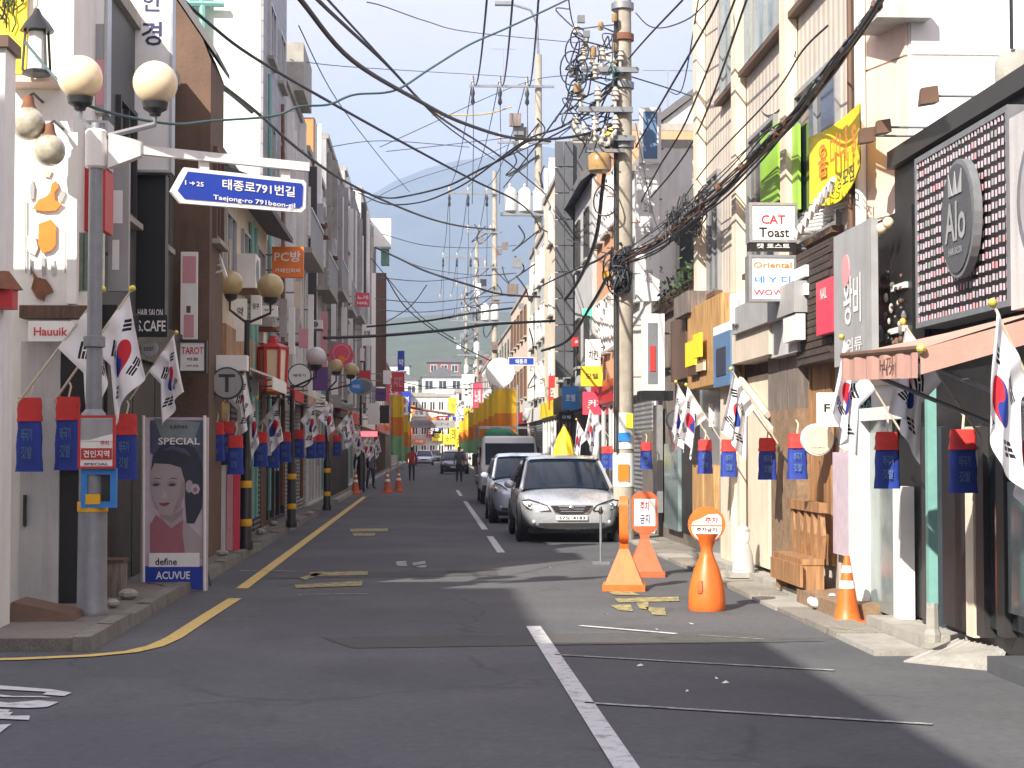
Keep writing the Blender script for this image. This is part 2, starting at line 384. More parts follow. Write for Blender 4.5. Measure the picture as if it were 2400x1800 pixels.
ground_mat('asphalt_patch', (.074,.074,.075), (.094,.093,.092), .5, seed=31.)
ground_mat('pavement', (.215,.20,.175), (.27,.25,.21), .8, 90, 11.)
ground_mat('pavement_dark', (.14,.132,.118), (.185,.172,.15), .8, 80, 17.)
ground_mat('earth', (.12,.11,.09), (.16,.14,.11), .3, 30, 5.)
def worn_paint(name, col, wear=.5):
    m = bpy.data.materials.new(name); t, b = nodes(m); N = t.nodes.new; l = t.links.new
    g = N('ShaderNodeNewGeometry'); n = N('ShaderNodeTexNoise'); n.inputs['Scale'].default_value = 9; n.inputs['Detail'].default_value = 8; n.inputs['Roughness'].default_value = .75; l(g.outputs['Position'], n.inputs['Vector'])
    r = N('ShaderNodeMapRange'); r.inputs['From Min'].default_value = wear-.1; r.inputs['From Max'].default_value = wear+.12; l(n.outputs['Fac'], r.inputs['Value'])
    x = N('ShaderNodeMix'); x.data_type = 'RGBA'; x.inputs['A'].default_value = tuple(col)+(1,); x.inputs['B'].default_value = (.1,.1,.098,1); l(r.outputs[0], x.inputs['Factor']); l(x.outputs['Result'], b.inputs['Base Color'])
    b.inputs['Roughness'].default_value = .8; MATS[name] = m
worn_paint('paint_white', (.55,.56,.56), .60); worn_paint('paint_white_worn', (.42,.43,.43), .50)
worn_paint('paint_yellow', (.62,.45,.14), .64); worn_paint('paint_yellow_worn', (.50,.42,.12), .47)
# ------------------------------------------------------------------ ground, road, pavements
b = MB(); b.poly([(-6000,-400,-.03),(6000,-400,-.03),(6000,9000,-.03),(-6000,9000,-.03)]); struct(b, 'ground', 'earth')
LK, RK = -2.65, 3.45            # kerb lines
b = MB()
for x0,x1,y0,y1 in ((LK,RK,-60,240),(-40,LK,5.2,13.7),(RK,40,-60,13.1)):
    b.poly([(x0,y0,0),(x1,y0,0),(x1,y1,0),(x0,y1,0)])
road = struct(b, 'road', 'asphalt')
def sheet(pts, m, name, z=.004):
    q = MB(); q.poly([(x,y,z) for x,y in pts]); return put(q, name, m, road)
for pts in ([(-.9,14.6),(2.6,14.9),(3.3,14.1),(-.6,13.8)], [(-2.0,21.2),(.9,21.6),(.9,22.6),(-1.9,22.2)]):
    sheet(pts, 'asphalt_patch', 'asphalt_patch')
def stripe(x0, y0, x1, y1, w_, m, name, z=.008):
    d = Vector((x1-x0, y1-y0, 0)).normalized(); n = Vector((-d.y, d.x, 0))*(w_/2); a, c = Vector((x0,y0,0)), Vector((x1,y1,0))
    sheet([(p.x,p.y) for p in (a-n, c-n, c+n, a+n)], m, name, z)
stripe(-2.12,19.7,-2.1,57,.14,'paint_yellow','yellow_line')
pts = [(-2.05,18.4),(-2.1,16.5),(-2.14,14.6),(-2.2,14.0),(-2.33,13.62),(-2.6,13.38),(-3.1,13.2),(-4,13.08),(-6,12.95),(-14,12.8)]
q = MB()
for i in range(len(pts)-1):
    a, c = Vector(pts[i]), Vector(pts[i+1]); d = (c-a).normalized()
    d0 = ((a-Vector(pts[i-1])).normalized()+d).normalized() if i else d
    d1 = ((Vector(pts[i+2])-c).normalized()+d).normalized() if i < len(pts)-2 else d
    n0, n1 = Vector((-d0.y, d0.x))*.07, Vector((-d1.y, d1.x))*.07
    q.poly([(a.x-n0.x,a.y-n0.y,.008),(c.x-n1.x,c.y-n1.y,.008),(c.x+n1.x,c.y+n1.y,.008),(a.x+n0.x,a.y+n0.y,.008)])
put(q, 'yellow_line', 'paint_yellow', road)
stripe(1.03,3.5,.95,15.4,.13,'paint_white','white_line')
for y0,y1 in ((26.3,31.2),(33.8,52),(58,66)): stripe(1.13,y0,1.13,y1,.12,'paint_white','white_line')
for (a,c,ww_,m) in (((1300,1536),(1955,1573),.055,'paint_white_worn'),((1370,1649),(2185,1700),.055,'paint_white_worn'),((1360,1468),(1585,1487),.07,'paint_white'),((1640,1490),(1790,1500),.03,'paint_white_worn'),
                  ((560,1338),(700,1340),.06,'paint_white_worn'),((700,1395),(860,1393),.05,'paint_white_worn')):
    A, B_ = G(*a), G(*c); stripe(A.x,A.y,B_.x,B_.y,ww_,m,'white_line')
def gpoly(pts, m, name):
    q = MB(); q.poly([tuple(G(*p))[:2]+(.008,) for p in pts]); put(q, name, m, road)
for pts in ([(690,1372),(850,1362),(848,1374),(694,1380)],[(725,1342),(862,1340),(862,1348),(728,1352)],[(700,1356),(740,1344),(756,1346),(716,1360)],[(820,1240),(910,1239),(908,1246),(822,1247)],[(826,1250),(880,1250),(878,1257),(830,1257)],
            [(1420,1386),(1480,1388),(1500,1396),(1440,1396)],[(1438,1404),(1590,1400),(1592,1410),(1452,1414)],[(1430,1420),(1478,1418),(1484,1434),(1450,1432)],[(1512,1424),(1558,1426),(1562,1444),(1530,1442)],[(1490,1414),(1520,1413),(1520,1430),(1500,1428)]):
    gpoly(pts, 'paint_yellow_worn', 'painted_letter_stroke')
for pts in ([(928,1317),(952,1316),(954,1328),(930,1328)],[(965,1320),(996,1316),(998,1322),(970,1327)],[(978,1327),(1000,1326),(998,1331),(976,1331)]):
    gpoly(pts, 'paint_white_worn', 'painted_mark')
for pts in ([(-40,1606),(120,1618),(168,1626),(150,1634),(100,1630),(110,1624),(-40,1616)],[(-40,1626),(30,1634),(100,1634),(120,1637),(10,1636),(-40,1632)],[(-40,1643),(20,1650),(90,1644),(138,1648),(110,1660),(60,1662),(-40,1658)],
            [(-40,1668),(30,1672),(22,1680),(70,1680),(68,1690),(-40,1686)],[(-60,1705),(26,1700),(0,1720),(-60,1740)],[(-30,1664),(24,1666),(18,1672),(-30,1670)]):
    gpoly(pts, 'paint_white', 'painted_letter_stroke')
# left pavement with its kerb stones, right pavement with its slabs
b = MB(); b.box(-9,LK-.16,13.75,240,-.02,.10); lp = struct(b, 'pavement', 'pavement_dark')
y = 13.72; k = 0
while y < 50:
    ln = 1.0+.05*math.sin(k*3.1); q = MB(); dz = .012*math.sin(k*2.3)
    q.hexa([(LK-.155,y,-.01),(LK+.01*math.sin(k),y,-.01),(LK+.01*math.sin(k+1),y+ln-.02,-.01),(LK-.155,y+ln-.02,-.01)],
           [(LK-.155,y,.115+dz),(LK-.02,y,.11+dz),(LK-.02,y+ln-.02,.11+dz),(LK-.155,y+ln-.02,.115+dz)])
    put(q, 'kerb_stone', 'kerb_dark', lp); y += ln; k += 1
q = MB(); q.box(LK-.155,LK,y,240,-.01,.112); put(q, 'kerb', 'concrete', lp)
b = MB(); b.box(RK+.42,9,13.2,240,-.02,.03); rp = struct(b, 'pavement_right', 'pavement')
y = 13.12; k = 0
while y < 52:
    ln = 1.25+.1*math.sin(k*2.7); q = MB(); dz = .010*math.sin(k*1.9)
    q.box(RK+.015*math.sin(k*1.3),RK+.415,y,y+ln-.025,-.02,.04+dz); put(q, 'concrete_slab', 'pavement' if k % 3 else 'concrete', rp); y += ln; k += 1
q = MB(); q.box(RK,RK+.415,y,240,-.02,.042); put(q, 'gutter', 'concrete', rp)
# ------------------------------------------------------------------ building kit
def facing(side):   # outward normal, reader's right
    return Vector((-side,0,0)), Vector((0,-side,0))
def window(root, c, r, n, w_, h_, frame='frame_white', pane='glass', mull=1, rows=0, sill='concrete', bw=.055):
    q = MB(); q.slab(Vector(c)+n*.018, r, ZU, n, w_-.02, h_-.02, .03); o = put(q, 'window', pane, root)
    q = MB(); q.frame(Vector(c)+n*.06, r, ZU, n, w_, h_, bw, .07, mull, rows); put(q, 'frame', frame, o)
    if sill:
        q = MB(); q.slab(Vector(c)+n*.12-ZU*(h_/2+.045), r, ZU, n, w_+.16, .07, .14); put(q, 'sill', sill, o)
    return o
def bldg(label, side, xf, y0, y1, h, wall, depth=7, gf=3.1, floors=2, cols=3, ww=1.1, wh=1.3, frame='frame_white', pane='glass', trim='concrete',
         shop='glass', fascia='sign_grey', far=False, name='shop_building', group=None, endwin=0, parapet=True, cat='building', mull=1):
    n, r = facing(side); root = thing(name, label, cat, (xf+side*depth/2, (y0+y1)/2, 0), group)
    q = MB(); q.box(xf, xf+side*depth, y0+.012, y1-.012, -.02, h); put(q, 'wall', wall, root)
    if parapet:
        q = MB(); q.box(xf-side*.07, xf+side*(depth+.05), y0-.0+.004, y1-.004, h, h+.16); put(q, 'parapet', trim, root)
    ln = y1-y0
    if floors:
        fh = (h-gf)/floors
        for k_ in range(floors):
            zc = gf+(k_+.52)*fh; hh = min(wh, fh*.66)
            for i in range(cols):
                yc = y0+ln*(i+.5)/cols; w_ = min(ww, ln/cols*.8)
                c = Vector((xf, yc, zc))
                if far:
                    q = MB(); q.slab(c+n*.03, r, ZU, n, w_, hh, .06); put(q, 'window', pane, root)
                else: window(root, c, r, n, w_, hh, frame, pane, mull)
        for i in range(endwin):
            c = Vector((xf+side*depth*(i+.5)/endwin, y0+.012, gf+.5*fh)); window(root, c, XR, NY, min(1.2, depth/endwin*.6), min(wh, fh*.6), frame, pane, mull)
    if shop:
        zt = gf-.45; q = MB(); q.slab(Vector((xf, (y0+y1)/2, gf-.2))+n*.16, r, ZU, n, ln-.12, .5, .18); put(q, 'fascia', fascia, root)
        bays = max(2, int(ln/1.3))
        if shop == 'glass':
            q = MB(); c0 = Vector((xf, (y0+y1)/2, zt/2+.06)); q.frame(c0+n*.07, r, ZU, n, ln-.3, zt-.1, .07, .08, bays-1, 0); put(q, 'storefront_frame', frame, root)
            for i in range(bays):
                w_ = (ln-.3)/bays; q = MB(); q.slab(c0+r*(-(ln-.3)/2+w_*(i+.5))+n*.022, r, ZU, n, w_-.05, zt-.16, .03); o = put(q, 'glass_pane' if i != bays//2 else 'door', pane, root)
                if i == bays//2 and not far:
                    q = MB(); q.slab(c0+r*(-(ln-.3)/2+w_*(i+.5)+w_*.32)+n*.10, r, ZU, n, .03, .5, .06); put(q, 'handle', 'chrome', o)
        else:
            w_ = (ln-.3)/bays
            for i in range(bays):
                q = MB(); q.slab(Vector((xf, (y0+y1)/2, zt/2+.06))+r*(-(ln-.3)/2+w_*(i+.5))+n*.04, r, ZU, n, w_-.06, zt-.1, .05); put(q, 'shutter' if shop == 'shutter' else 'shop_panel', {'shutter':'shutter','wood':'wood_dark','dark':'black_wall'}.get(shop, shop), root)
    return root
mat('shutter', (.24,.25,.26), .5, .15, 4, .3, .5, pattern='slats', ps=(.09,), metal=.3)
mat('shutter_dark', (.06,.07,.085), .5, .15, 4, .2, .6, pattern='slats', ps=(.09,), metal=.3)
def camrect(px0, py0, px1, py1, Y):
    a, c = P(px0, py0, Y), P(px1, py1, Y); w_, h_ = c.x-a.x, a.z-c.z
    return Vector(((a.x+c.x)/2, Y, (a.z+c.z)/2)), XR, ZU, NY, w_, h_
def siderect(px0, py0, px1, py1, X):
    """board in a facade plane; the rows are those at its middle column"""
    s_ = 1 if X > 0 else -1; n, r = facing(s_); pm = (px0+px1)/2
    ya, yb = PX(px0, 900, X).y, PX(px1, 900, X).y; ym = (ya+yb)/2; a, c = P(pm, py0, ym), P(pm, py1, ym)
    k_ = ym/ PX(pm, 900, X).y
    zt, zb = PX(pm, py0, X).z, PX(pm, py1, X).z
    return Vector((X, ym, (zt+zb)/2)), r, ZU, n, abs(yb-ya), zt-zb
def sign(rect, label, m, texts=(), t=.14, name='shop_sign', group=None, frame=None, arm=None, cat='sign', fw=.03):
    """texts: (string, u, v, w, h, ink) as fractions from the top left; arm: X of the wall it is fixed to"""
    c, r, u, n, w_, h_ = rect
    root = thing(name, label, cat, tuple(c-u*(h_/2)), group)
    q = MB(); q.slab(c, r, u, n, w_, h_, t); put(q, 'board', m, root)
    if frame:
        q = MB(); q.frame(c+n*.012, r, u, n, w_+2*fw*.4, h_+2*fw*.4, fw, t+.03); put(q, 'frame', frame, root)
    for s_, a, b_, tw, th, ink in texts:
        write(root, s_, c+r*((a-.5)*w_)+u*((.5-b_)*h_), r, u, n, w_*tw, h_*th, ink, proud=.006 if not frame else .006)
    if arm is not None:
        for f_ in (.25, .75):
            z = c.z+h_*(f_-.5); p0 = c-n*(t*.5); sg = -1 if arm < c.x else 1
            q = MB(); q.tube([(p0.x+sg*w_*.48, p0.y, z), (arm-sg*-.02, p0.y, z)], .018, 5); put(q, 'bracket', 'steel_grey', root)
    return root
def deco(root, rect, u0, v0, u1, v1, m, name='printed_panel', proud=.003):
    c, r, u, n, w_, h_ = rect; q = MB()
    q.slab(c+r*(((u0+u1)/2-.5)*w_)+u*((.5-(v0+v1)/2)*h_)+n*proud, r, u, n, (u1-u0)*w_, (v1-v0)*h_, .002 if proud < .01 else proud); return put(q, name, m, root)
def disc(root, c, r, u, n, rad, m, name, t=.02, proud=0, k_=24, sx=1, sy=1):
    c, r, u, n = map(Vector, (c, r, u, n)); q = MB()
    q.prism([c+n*(proud-t)+r*(rad*sx*math.cos(2*math.pi*i/k_))+u*(rad*sy*math.sin(2*math.pi*i/k_)) for i in range(k_)], n*t); return put(q, name, m, root)
def round_sign(px, py, rad_px, Y, label, m, rim='frame_dark', t=.12, texts=(), arm=None, group=None, name='round_sign'):
    c = P(px, py, Y); rad = rad_px*Y/F; root = thing(name, label, 'sign', tuple(c-ZU*rad), group)
    disc(root, c, XR, ZU, NY, rad, rim, 'rim', t); disc(root, c, XR, ZU, NY, rad*.9, m, 'face', .02, .012)
    for s_, a, b_, tw, th, ink in texts: write(root, s_, c+XR*(a*rad)+ZU*(b_*rad), XR, ZU, NY, tw*rad, th*rad, ink, proud=.016)
    if arm is not None:
        q = MB(); q.tube([c+Vector((0,t*.6,0)), (arm, c.y+t*.6, c.z)], .02, 6); put(q, 'bracket', 'steel_grey', root)
    return root
prepare_texts(['태종로791번길','Taejong-ro 791beon-gil','1','25','태종로','Hauuik','안','경','마','PC방','카페인피씨','TAROT','타로','사주 궁합','CAT','Toast','캣 토스트','Oriental','네 Y 디','WOWO','토니','음 미나 S','수강생모집','왕비','의류','Alo','HAIR SALON','FILA','H끼','주차','금지','주차금지','견인지역','견인','24시','define','ACUVUE','SPECIAL','LENS','S.CAFE','36버 2749','57노 4183','84다 1362','국기꽂이','태극기','DORY','BAR','T','오락','NAIL','커피','약','호텔','노래','미용실','치킨','모텔','당구','OPEN','전','깃발'])
# ================================================================== LEFT ROW
# corner building: low white pier, wall that faces the crossing, brown lintel over the entrance
ROW_L, ROW_R = 'shop buildings along the shaded side of the street', 'shop buildings along the sunny side of the street'
root = thing('corner_building', 'white corner building with brown lintel and painted animals above its entrance', 'building', (-6.2, 16.4, 0), ROW_L)
q = MB(); q.box(-10, -3.50, 16.9, 18.4, -.02, 6.9); put(q, 'wall', 'plaster_white', root)
q = MB(); q.box(-10, -3.585, 14.55, 14.92, -.02, 5.0); put(q, 'pier', 'plaster_white', root)
q = MB(); q.box(-10, -3.55, 14.50, 14.97, 5.0, 5.1); put(q, 'pier_cap', 'frame_brown', root)
q = MB(); q.box(-10, -3.45, 16.84, 18.42, 6.9, 7.08); put(q, 'parapet', 'concrete', root)
c = camrect(45, 715, 203, 745, 16.66)
q = MB(); q.slab(*c[:4], c[4], c[5], .26); put(q, 'lintel', 'wood_dark', root)
c = camrect(50, 800, 135, 1424, 16.8); q = MB(); q.slab(*c[:4], c[4], c[5], .09); o = put(q, 'door_panel', 'light_grey_wall', root)
q = MB(); q.slab(c[0]+XR*-.13+ZU*-.35+NY*.05, XR, ZU, NY, .025, .3, .05); put(q, 'handle', 'frame_dark', o)
c = camrect(137, 800, 203, 1424, 16.84); q = MB(); q.slab(*c[:4], c[4], c[5], .05); put(q, 'entrance', 'black_wall', root)  # flat black sheet paints the shade inside the open entrance
c = camrect(160, 310, 178, 712, 16.8); q = MB(); q.slab(*c[:4], c[4], c[5], .12); put(q, 'pilaster', 'plaster_white', root)
c = camrect(10, 176, 130, 192, 16.55); q = MB(); q.slab(*c[:4], c[4], c[5], .4); put(q, 'ledge', 'pink_wall', root)
c = camrect(-60, -40, 61, 172, 16.83); q = MB(); q.slab(*c[:4], c[4], c[5], .06); put(q, 'wall_panel', 'sign_yellow', root, label='faded yellow wall panel with painted branches')
for k in range(14):      # painted branches on the yellow panel
    a = P(random.uniform(-10,50), random.uniform(0,80), 16.80); bb = a+Vector((random.uniform(-.1,.1),0,random.uniform(.1,.3)))
    q = MB(); q.tube([a, (a+bb)/2+Vector((.03,0,0)), bb], .009, 4); put(q, 'painted_branch', 'frame_dark' if k%2 else 'leaf', root)
def blob(root, pts, Y, m, name, t=.02):
    q = MB(); q.prism([P(x,y,Y) for x,y in pts][::-1], (0,-t,0)); return put(q, name, m, root)
blob(root, [(78,490),(92,468),(108,462),(118,452),(122,432),(132,424),(138,440),(128,452),(130,470),(146,478),(132,494),(104,496)], 16.88, 'sign_orange', 'painted_animal')
blob(root, [(92,525),(120,515),(132,528),(131,575),(120,588),(100,594),(90,572)], 16.88, 'sign_orange', 'painted_animal')
blob(root, [(74,676),(80,655),(76,634),(88,650),(108,655),(118,668),(126,685),(108,690),(104,706),(88,700)], 16.88, 'rust', 'painted_animal')
for pts,m in (([(60,560),(70,548),(84,556),(90,582),(82,600),(66,590)],'light_grey_wall'),([(70,440),(76,420),(82,440),(80,466),(72,470)],'sign_grey'),([(140,452),(150,446),(154,456),(146,474),(138,470)],'sign_grey'),([(100,400),(112,392),(122,402),(116,416),(104,414)],'globe_cream'),([(96,610),(104,600),(108,640),(100,650)],'sign_grey'),([(118,612),(126,606),(132,640),(122,646)],'light_grey_wall'),([(70,610),(74,606),(76,640),(72,646)],'steel_grey'),([(60,470),(62,470),(62,640),(60,640)],'steel_grey'),([(152,480),(154,480),(154,640),(152,640)],'steel_grey')):
    blob(root, pts, 16.885, m, 'painted_shape', .012)
# dark optician's building behind it
bldg('narrow dark grey building behind the upright signs with navy letters', -1, -3.5, 18.45, 23.6, 6.6, 'dark_grey_wall', 6, floors=1, cols=2, frame='frame_dark', shop='dark', fascia='sign_black', group=ROW_L)
# brown building with sloping roof
root = thing('brown_house', 'brown rendered building with steep roof slope beside the pale green wall', 'building', (-6, 24.4, 0), ROW_L)
q = MB(); xs = [(-3.02,-.02),(-3.02,7.0),(-3.14,7.3),(-6.6,12.4),(-10,7.6),(-10,-.02)]
q.prism([(x,23.7,z) for x,z in xs], (0,1.5,0)); put(q, 'wall', 'brown_wall', root)
q = MB(); q.prism([(-2.94,23.66,7.05),(-2.94,23.66,7.12),(-3.1,23.66,7.42),(-6.6,23.66,12.55),(-6.6,23.66,12.42),(-3.12,23.66,7.31)], (0,1.58,0)); put(q, 'roof', 'roof_grey', root)
n, r = facing(-1)
window(root, (-3.02,24.45,5.2), r, n, .9, 1.3, 'frame_brown', 'glass', 1)
root = bldg('low cream building with boarded upper front next to the brown house', -1, -3.1, 25.25, 32.95, 5.9, 'cream_wall', 6.5, floors=0, shop=None, trim='roof_grey', group=ROW_L)
q = MB(); q.hexa([(-3.6,25.3,5.9),(-2.6,25.3,5.55),(-2.6,32.9,5.55),(-3.6,32.9,5.9)],[(-3.6,25.3,6.0),(-2.6,25.3,5.65),(-2.6,32.9,5.65),(-3.6,32.9,6.0)]); put(q, 'eaves', 'roof_grey', root)
for y in (26.6, 29., 31.4): window(root, (-3.1,y,4.75), r, n, 1.3, 1.0, 'frame_alu', 'glass', 1)
for y in (25.95,27.2,28.4,29.6,30.8,32.):
    q = MB(); q.slab(Vector((-3.1,y,1.4))+n*.05, r, ZU, n, 1.08, 2.5, .05); put(q, 'shop_panel', random.choice(['glass','wood_dark','shutter_dark']), root)
for y in (26.,27.,28.,29.,30.,31.,32.):
    q = MB(); q.slab(Vector((-3.1,y,3.15))+n*.1, r, ZU, n, .96, .62, .1); put(q, 'plank', 'wood', root)
# tall building with pale green ribbed end wall and grey tiled front
root = bldg('tall building with pale green ribbed end wall and grey tiled front', -1, -3.25, 33, 38.4, 12.2, 'green_white_wall', 6.5, floors=0, shop='glass', frame='frame_dark', group=ROW_L, name='tall_building')
q = MB(); q.box(-3.2,-3.4,33.02,38.38,3.2,12.15); o = put(q, 'front_cladding', 'grey_tile_wall', root)
for z in (5.2,7.6,10.):
    for y in (34.6,36.9): window(root, (-3.2,y,z), r, n, 1.2, 1.1, 'frame_alu', 'glass', 1)
for k,(px,) in enumerate([(447,),(476,)]):
    a = P(px,0,32.9); q = MB(); q.tube([(a.x,32.86,7.2),(a.x,32.86,12.8)], .07, 8); put(q, 'downpipe', 'teal_metal', root)
q = MB(); q.tube([P(436,8,32.84), P(525,10,32.84)], .06, 6); put(q, 'downpipe', 'teal_metal', root)
specs_L = [
 ('grey concrete building with flat capped roof next to the tiled front', 38.5,44.6,9.9,'light_grey_wall',2,2,'frame_alu','glass',None),
 ('off-white building carrying the tall orange panel', 44.7,51.5,9.4,'white_tile_wall',2,3,'frame_white','glass','sign_white'),
 ('long dark grey building with many narrow vertical strips', 51.6,66,11.0,'grey_wall',3,6,'frame_alu','glass','sign_black'),
 ('pale concrete building with vertical grey fins up the street', 66.1,80,12.4,'light_grey_wall',3,5,'frame_white','glass','sign_red'),
 ('white building under the projecting white box up the street', 80.1,98,13.8,'white_wall',3,6,'frame_white','glass_blue','sign_white'),
 ('cream building with brown upright sign up the street', 98.1,122,9.2,'cream_wall',2,6,'frame_brown','glass','sign_red'),
 ('brick building far up the shaded side', 122.1,150,8.2,'brick_wall',2,6,'frame_white','glass','sign_blue'),
 ('far white building at the end of the shaded row', 150.1,186,7.6,'white_wall',2,7,'frame_white','glass','sign_orange')]
for i,(lab,y0,y1,h,wl,fl,co,fr,pn,fa) in enumerate(specs_L):
    rt = bldg(lab, -1, -3.25+.08*(i%3), y0, y1, h, wl, 7, floors=fl, cols=co, frame=fr, pane=pn, fascia=fa or 'sign_grey', far=y0 > 90, shop=['shutter','glass','dark','glass'][i%4], group=ROW_L, ww=1.3)
    if y0 < 82:   # fins and pipes that read as vertical strips
        k = y0+.5
        while k < y1-.4:
            q = MB(); d = .12+.16*random.random(); q.box(-3.25+.08*(i%3)+.005, -3.25+.08*(i%3)+d, k, k+.07+.16*random.random(), 3.3, h-.1-random.random()); put(q, 'fin', random.choice(['frame_white','concrete','frame_dark','white_wall','grey_wall']), rt); k += 1.1+random.random()*1.2
# grey roof box above the capped roof
q = MB(); q.box(-5.2,-2.95,40.2,43,10.06,11.2); solo(q, 'roof_cabin', 'concrete', 'square grey roof cabin standing on the capped roof', 'cabin')
# ================================================================== RIGHT ROW
# low black shop with the perforated sign
root = bldg('low black shop under the tiled black sign with salmon awning', 1, 4.26, 8.6, 15.35, 4.15, 'black_wall', 6, floors=0, shop=None, trim='frame_dark', group=ROW_R, name='black_shop')
n, r = facing(1)
def sp(root, name, m, px0, py0, px1, py1, X, t=.06):
    c = siderect(px0, py0, px1, py1, X); q = MB(); q.slab(*c[:4], c[4], c[5], t); return put(q, name, m, root), c
sp(root, 'wall_panel', 'black_wall', 2106, 990, 2162, 1440, 4.21)  # black tone holds the shade of the lower front
sp(root, 'wall_panel', 'black_wall', 2205, 1000, 2262, 1470, 4.20)
o, c = sp(root, 'glass_pane', 'glass', 2350, 960, 2480, 1490, 4.22)
o, c = sp(root, 'glass_pane', 'glass_blue', 2166, 1000, 2203, 1462, 4.225)
for px,m in ((2268,'cream_wall'),(2292,'frame_dark'),(2340,'frame_dark'),(2166,'frame_dark')):  # dark posts carry the shopfront's shade in their colour
    o, c = sp(root, 'post', m, px-9, 1000, px+9, 1490, 4.17, .09)
sp(root, 'door_panel', 'glass', 2300, 985, 2334, 1470, 4.215)
q = MB(); q.box(3.88,4.3,13.35,15.0,-.02,.13); put(q, 'step', 'concrete', root)
q = MB(); q.box(4.0,4.28,9.0,12.1,-.02,.12); put(q, 'step', 'dark_grey_wall', root)
for px,m in ((2358,'glass_pale'),(2420,'glass_pale')):
    sp(root, 'window', m, px, 1130, px+40, 1440, 4.195, .03)
# beige corner building: street front, chamfer, white end wall
root = thing('beige_building', 'tall beige building with pink chamfered corner and white end wall', 'building', (7.5, 20.8, 0), ROW_R)
q = MB(); q.box(4.2, 11, 16.25, 25.8, -.02, 10.4); put(q, 'wall', 'beige_siding', root)
q = MB(); q.prism([(4.24,16.24,-.02),(4.455,15.52,-.02),(11,15.52,-.02),(11,16.24,-.02)], (0,0,10.4)); put(q, 'end_wall', 'plaster_white', root)
# cladding panels of the end wall and the chamfer
dv = Vector((4.455-4.24, 15.52-16.24, 0)); cl = dv.length; dv.normalize(); cn = Vector((dv.y,-dv.x,0)); cn = -cn if cn.x > 0 else cn
for z0,z1 in ((2.2,3.78),(3.8,5.24),(5.26,6.7),(6.72,8.4),(8.42,10.38)):
    q = MB(); q.slab(Vector((4.24,16.24,(z0+z1)/2))+dv*(cl/2)+cn*.03, dv, ZU, cn, cl-.03, z1-z0, .028); put(q, 'wall_panel', 'pink_wall', root)
    for x0,x1 in ((4.47,6.2),(6.215,8.0),(8.015,10.9)):
        q = MB(); q.box(x0,x1,15.49,15.518,z0,z1); put(q, 'wall_panel', 'plaster_white', root)
q = MB(); q.tube([(4.17,16.2,2.6),(4.17,16.2,10.3)], .055, 8); put(q, 'downpipe', 'frame_white', root, 40)
q = MB(); q.tube([(4.13,16.42,2.6),(4.13,16.42,10.3)], .035, 8); put(q, 'downpipe', 'frame_brown', root, 40)
q = MB(); q.box(4.1,4.6,15.3,16.0,5.55,5.68); put(q, 'ledge', 'light_grey_wall', root)
for py in (25.7,22.45,19.3):
    q = MB(); q.box(4.05,4.19,py-.22,py+.1,2.9,10.3); put(q, 'pilaster', 'cream_wall', root)
for ya,yb in ((24.0,22.7),(22.1,19.6),(19.0,16.9)):
    window(root, (4.2,(ya+yb)/2,7.45), r, n, ya-yb, 1.75, 'frame_alu', 'glass_pale', 3 if ya < 24 else 1, 0, 'frame_brown')
for ya,yb in ((25.2,24.2),(21.9,20.2),(19.1,17.1)):
    window(root, (4.2,(ya+yb)/2,4.75), r, n, ya-yb, 1.75, 'frame_alu', 'glass', 1, 0, 'frame_brown')
sp(root, 'window_poster', 'sign_green', 1785, 300, 1826, 480, 4.12, .03); sp(root, 'window_poster', 'sign_green', 1838, 300, 1874, 500, 4.12, .03)
q = MB(); q.box(4.0,4.2,16.3,25.7,3.1,3.3); put(q, 'canopy', 'concrete', root)
# ground floor of the beige building
for i,(nm,m,px0,py0,px1,py1,X,t) in enumerate([
    ('glass_pane','glass_pale',2018,985,2090,1430,4.16,.03),('post','frame_white',1988,960,2012,1420,4.06,.12),('post','frame_white',2090,1140,2108,1448,4.06,.12),
    ('post','frame_white',2014,1000,2022,1415,4.1,.08),('lintel','frame_white',1985,955,2110,985,4.07,.12),
    ('shop_panel','sign_lilac',1950,1060,1986,1300,4.12,.05),
    ('wooden_door','wood',1872,850,1900,1320,4.14,.05),('wooden_door','wood',1903,850,1946,1320,4.15,.05),('recess','black_wall',1868,790,1946,850,4.17,.03),  # the recess is a flat black sheet coloured as its shade
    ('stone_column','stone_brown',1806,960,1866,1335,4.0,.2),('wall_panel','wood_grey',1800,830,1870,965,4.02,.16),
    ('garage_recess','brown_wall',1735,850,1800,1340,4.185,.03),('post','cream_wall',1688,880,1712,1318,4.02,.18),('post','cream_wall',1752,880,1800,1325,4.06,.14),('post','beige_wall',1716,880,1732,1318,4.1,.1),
    ('shutter_box','beige_wall',1714,762,1802,842,3.86,.34),('shutter_box','light_grey_wall',1804,750,1868,832,3.9,.3),('cabinet','frame_white',1836,740,1866,800,3.82,.1),
    ('wall_panel','frame_alu',1640,890,1686,1310,4.14,.05)]):
    sp(root, nm, m, px0, py0, px1, py1, X, t)
q = MB(); q.box(3.78,4.19,15.6,17.4,.03,.17); put(q, 'step', 'stone_brown', root)
q = MB(); q.box(3.86,4.19,17.45,24.5,.03,.11); put(q, 'step', 'concrete', root)
# beige bars modelled along the diagonal sun and shadow edge of the garage
for k,(a,c_) in enumerate([((1722,868),(1800,972)),((1735,906),(1812,1012))]):
    A, B_ = PX(*a,4.0), PX(*c_,4.0); q = MB(); q.tube([A,B_], .05, 4); put(q, 'shadow_edge_bar', 'beige_wall', root)
mat('print_dark', (.035,.045,.075), .5, .3, 14)
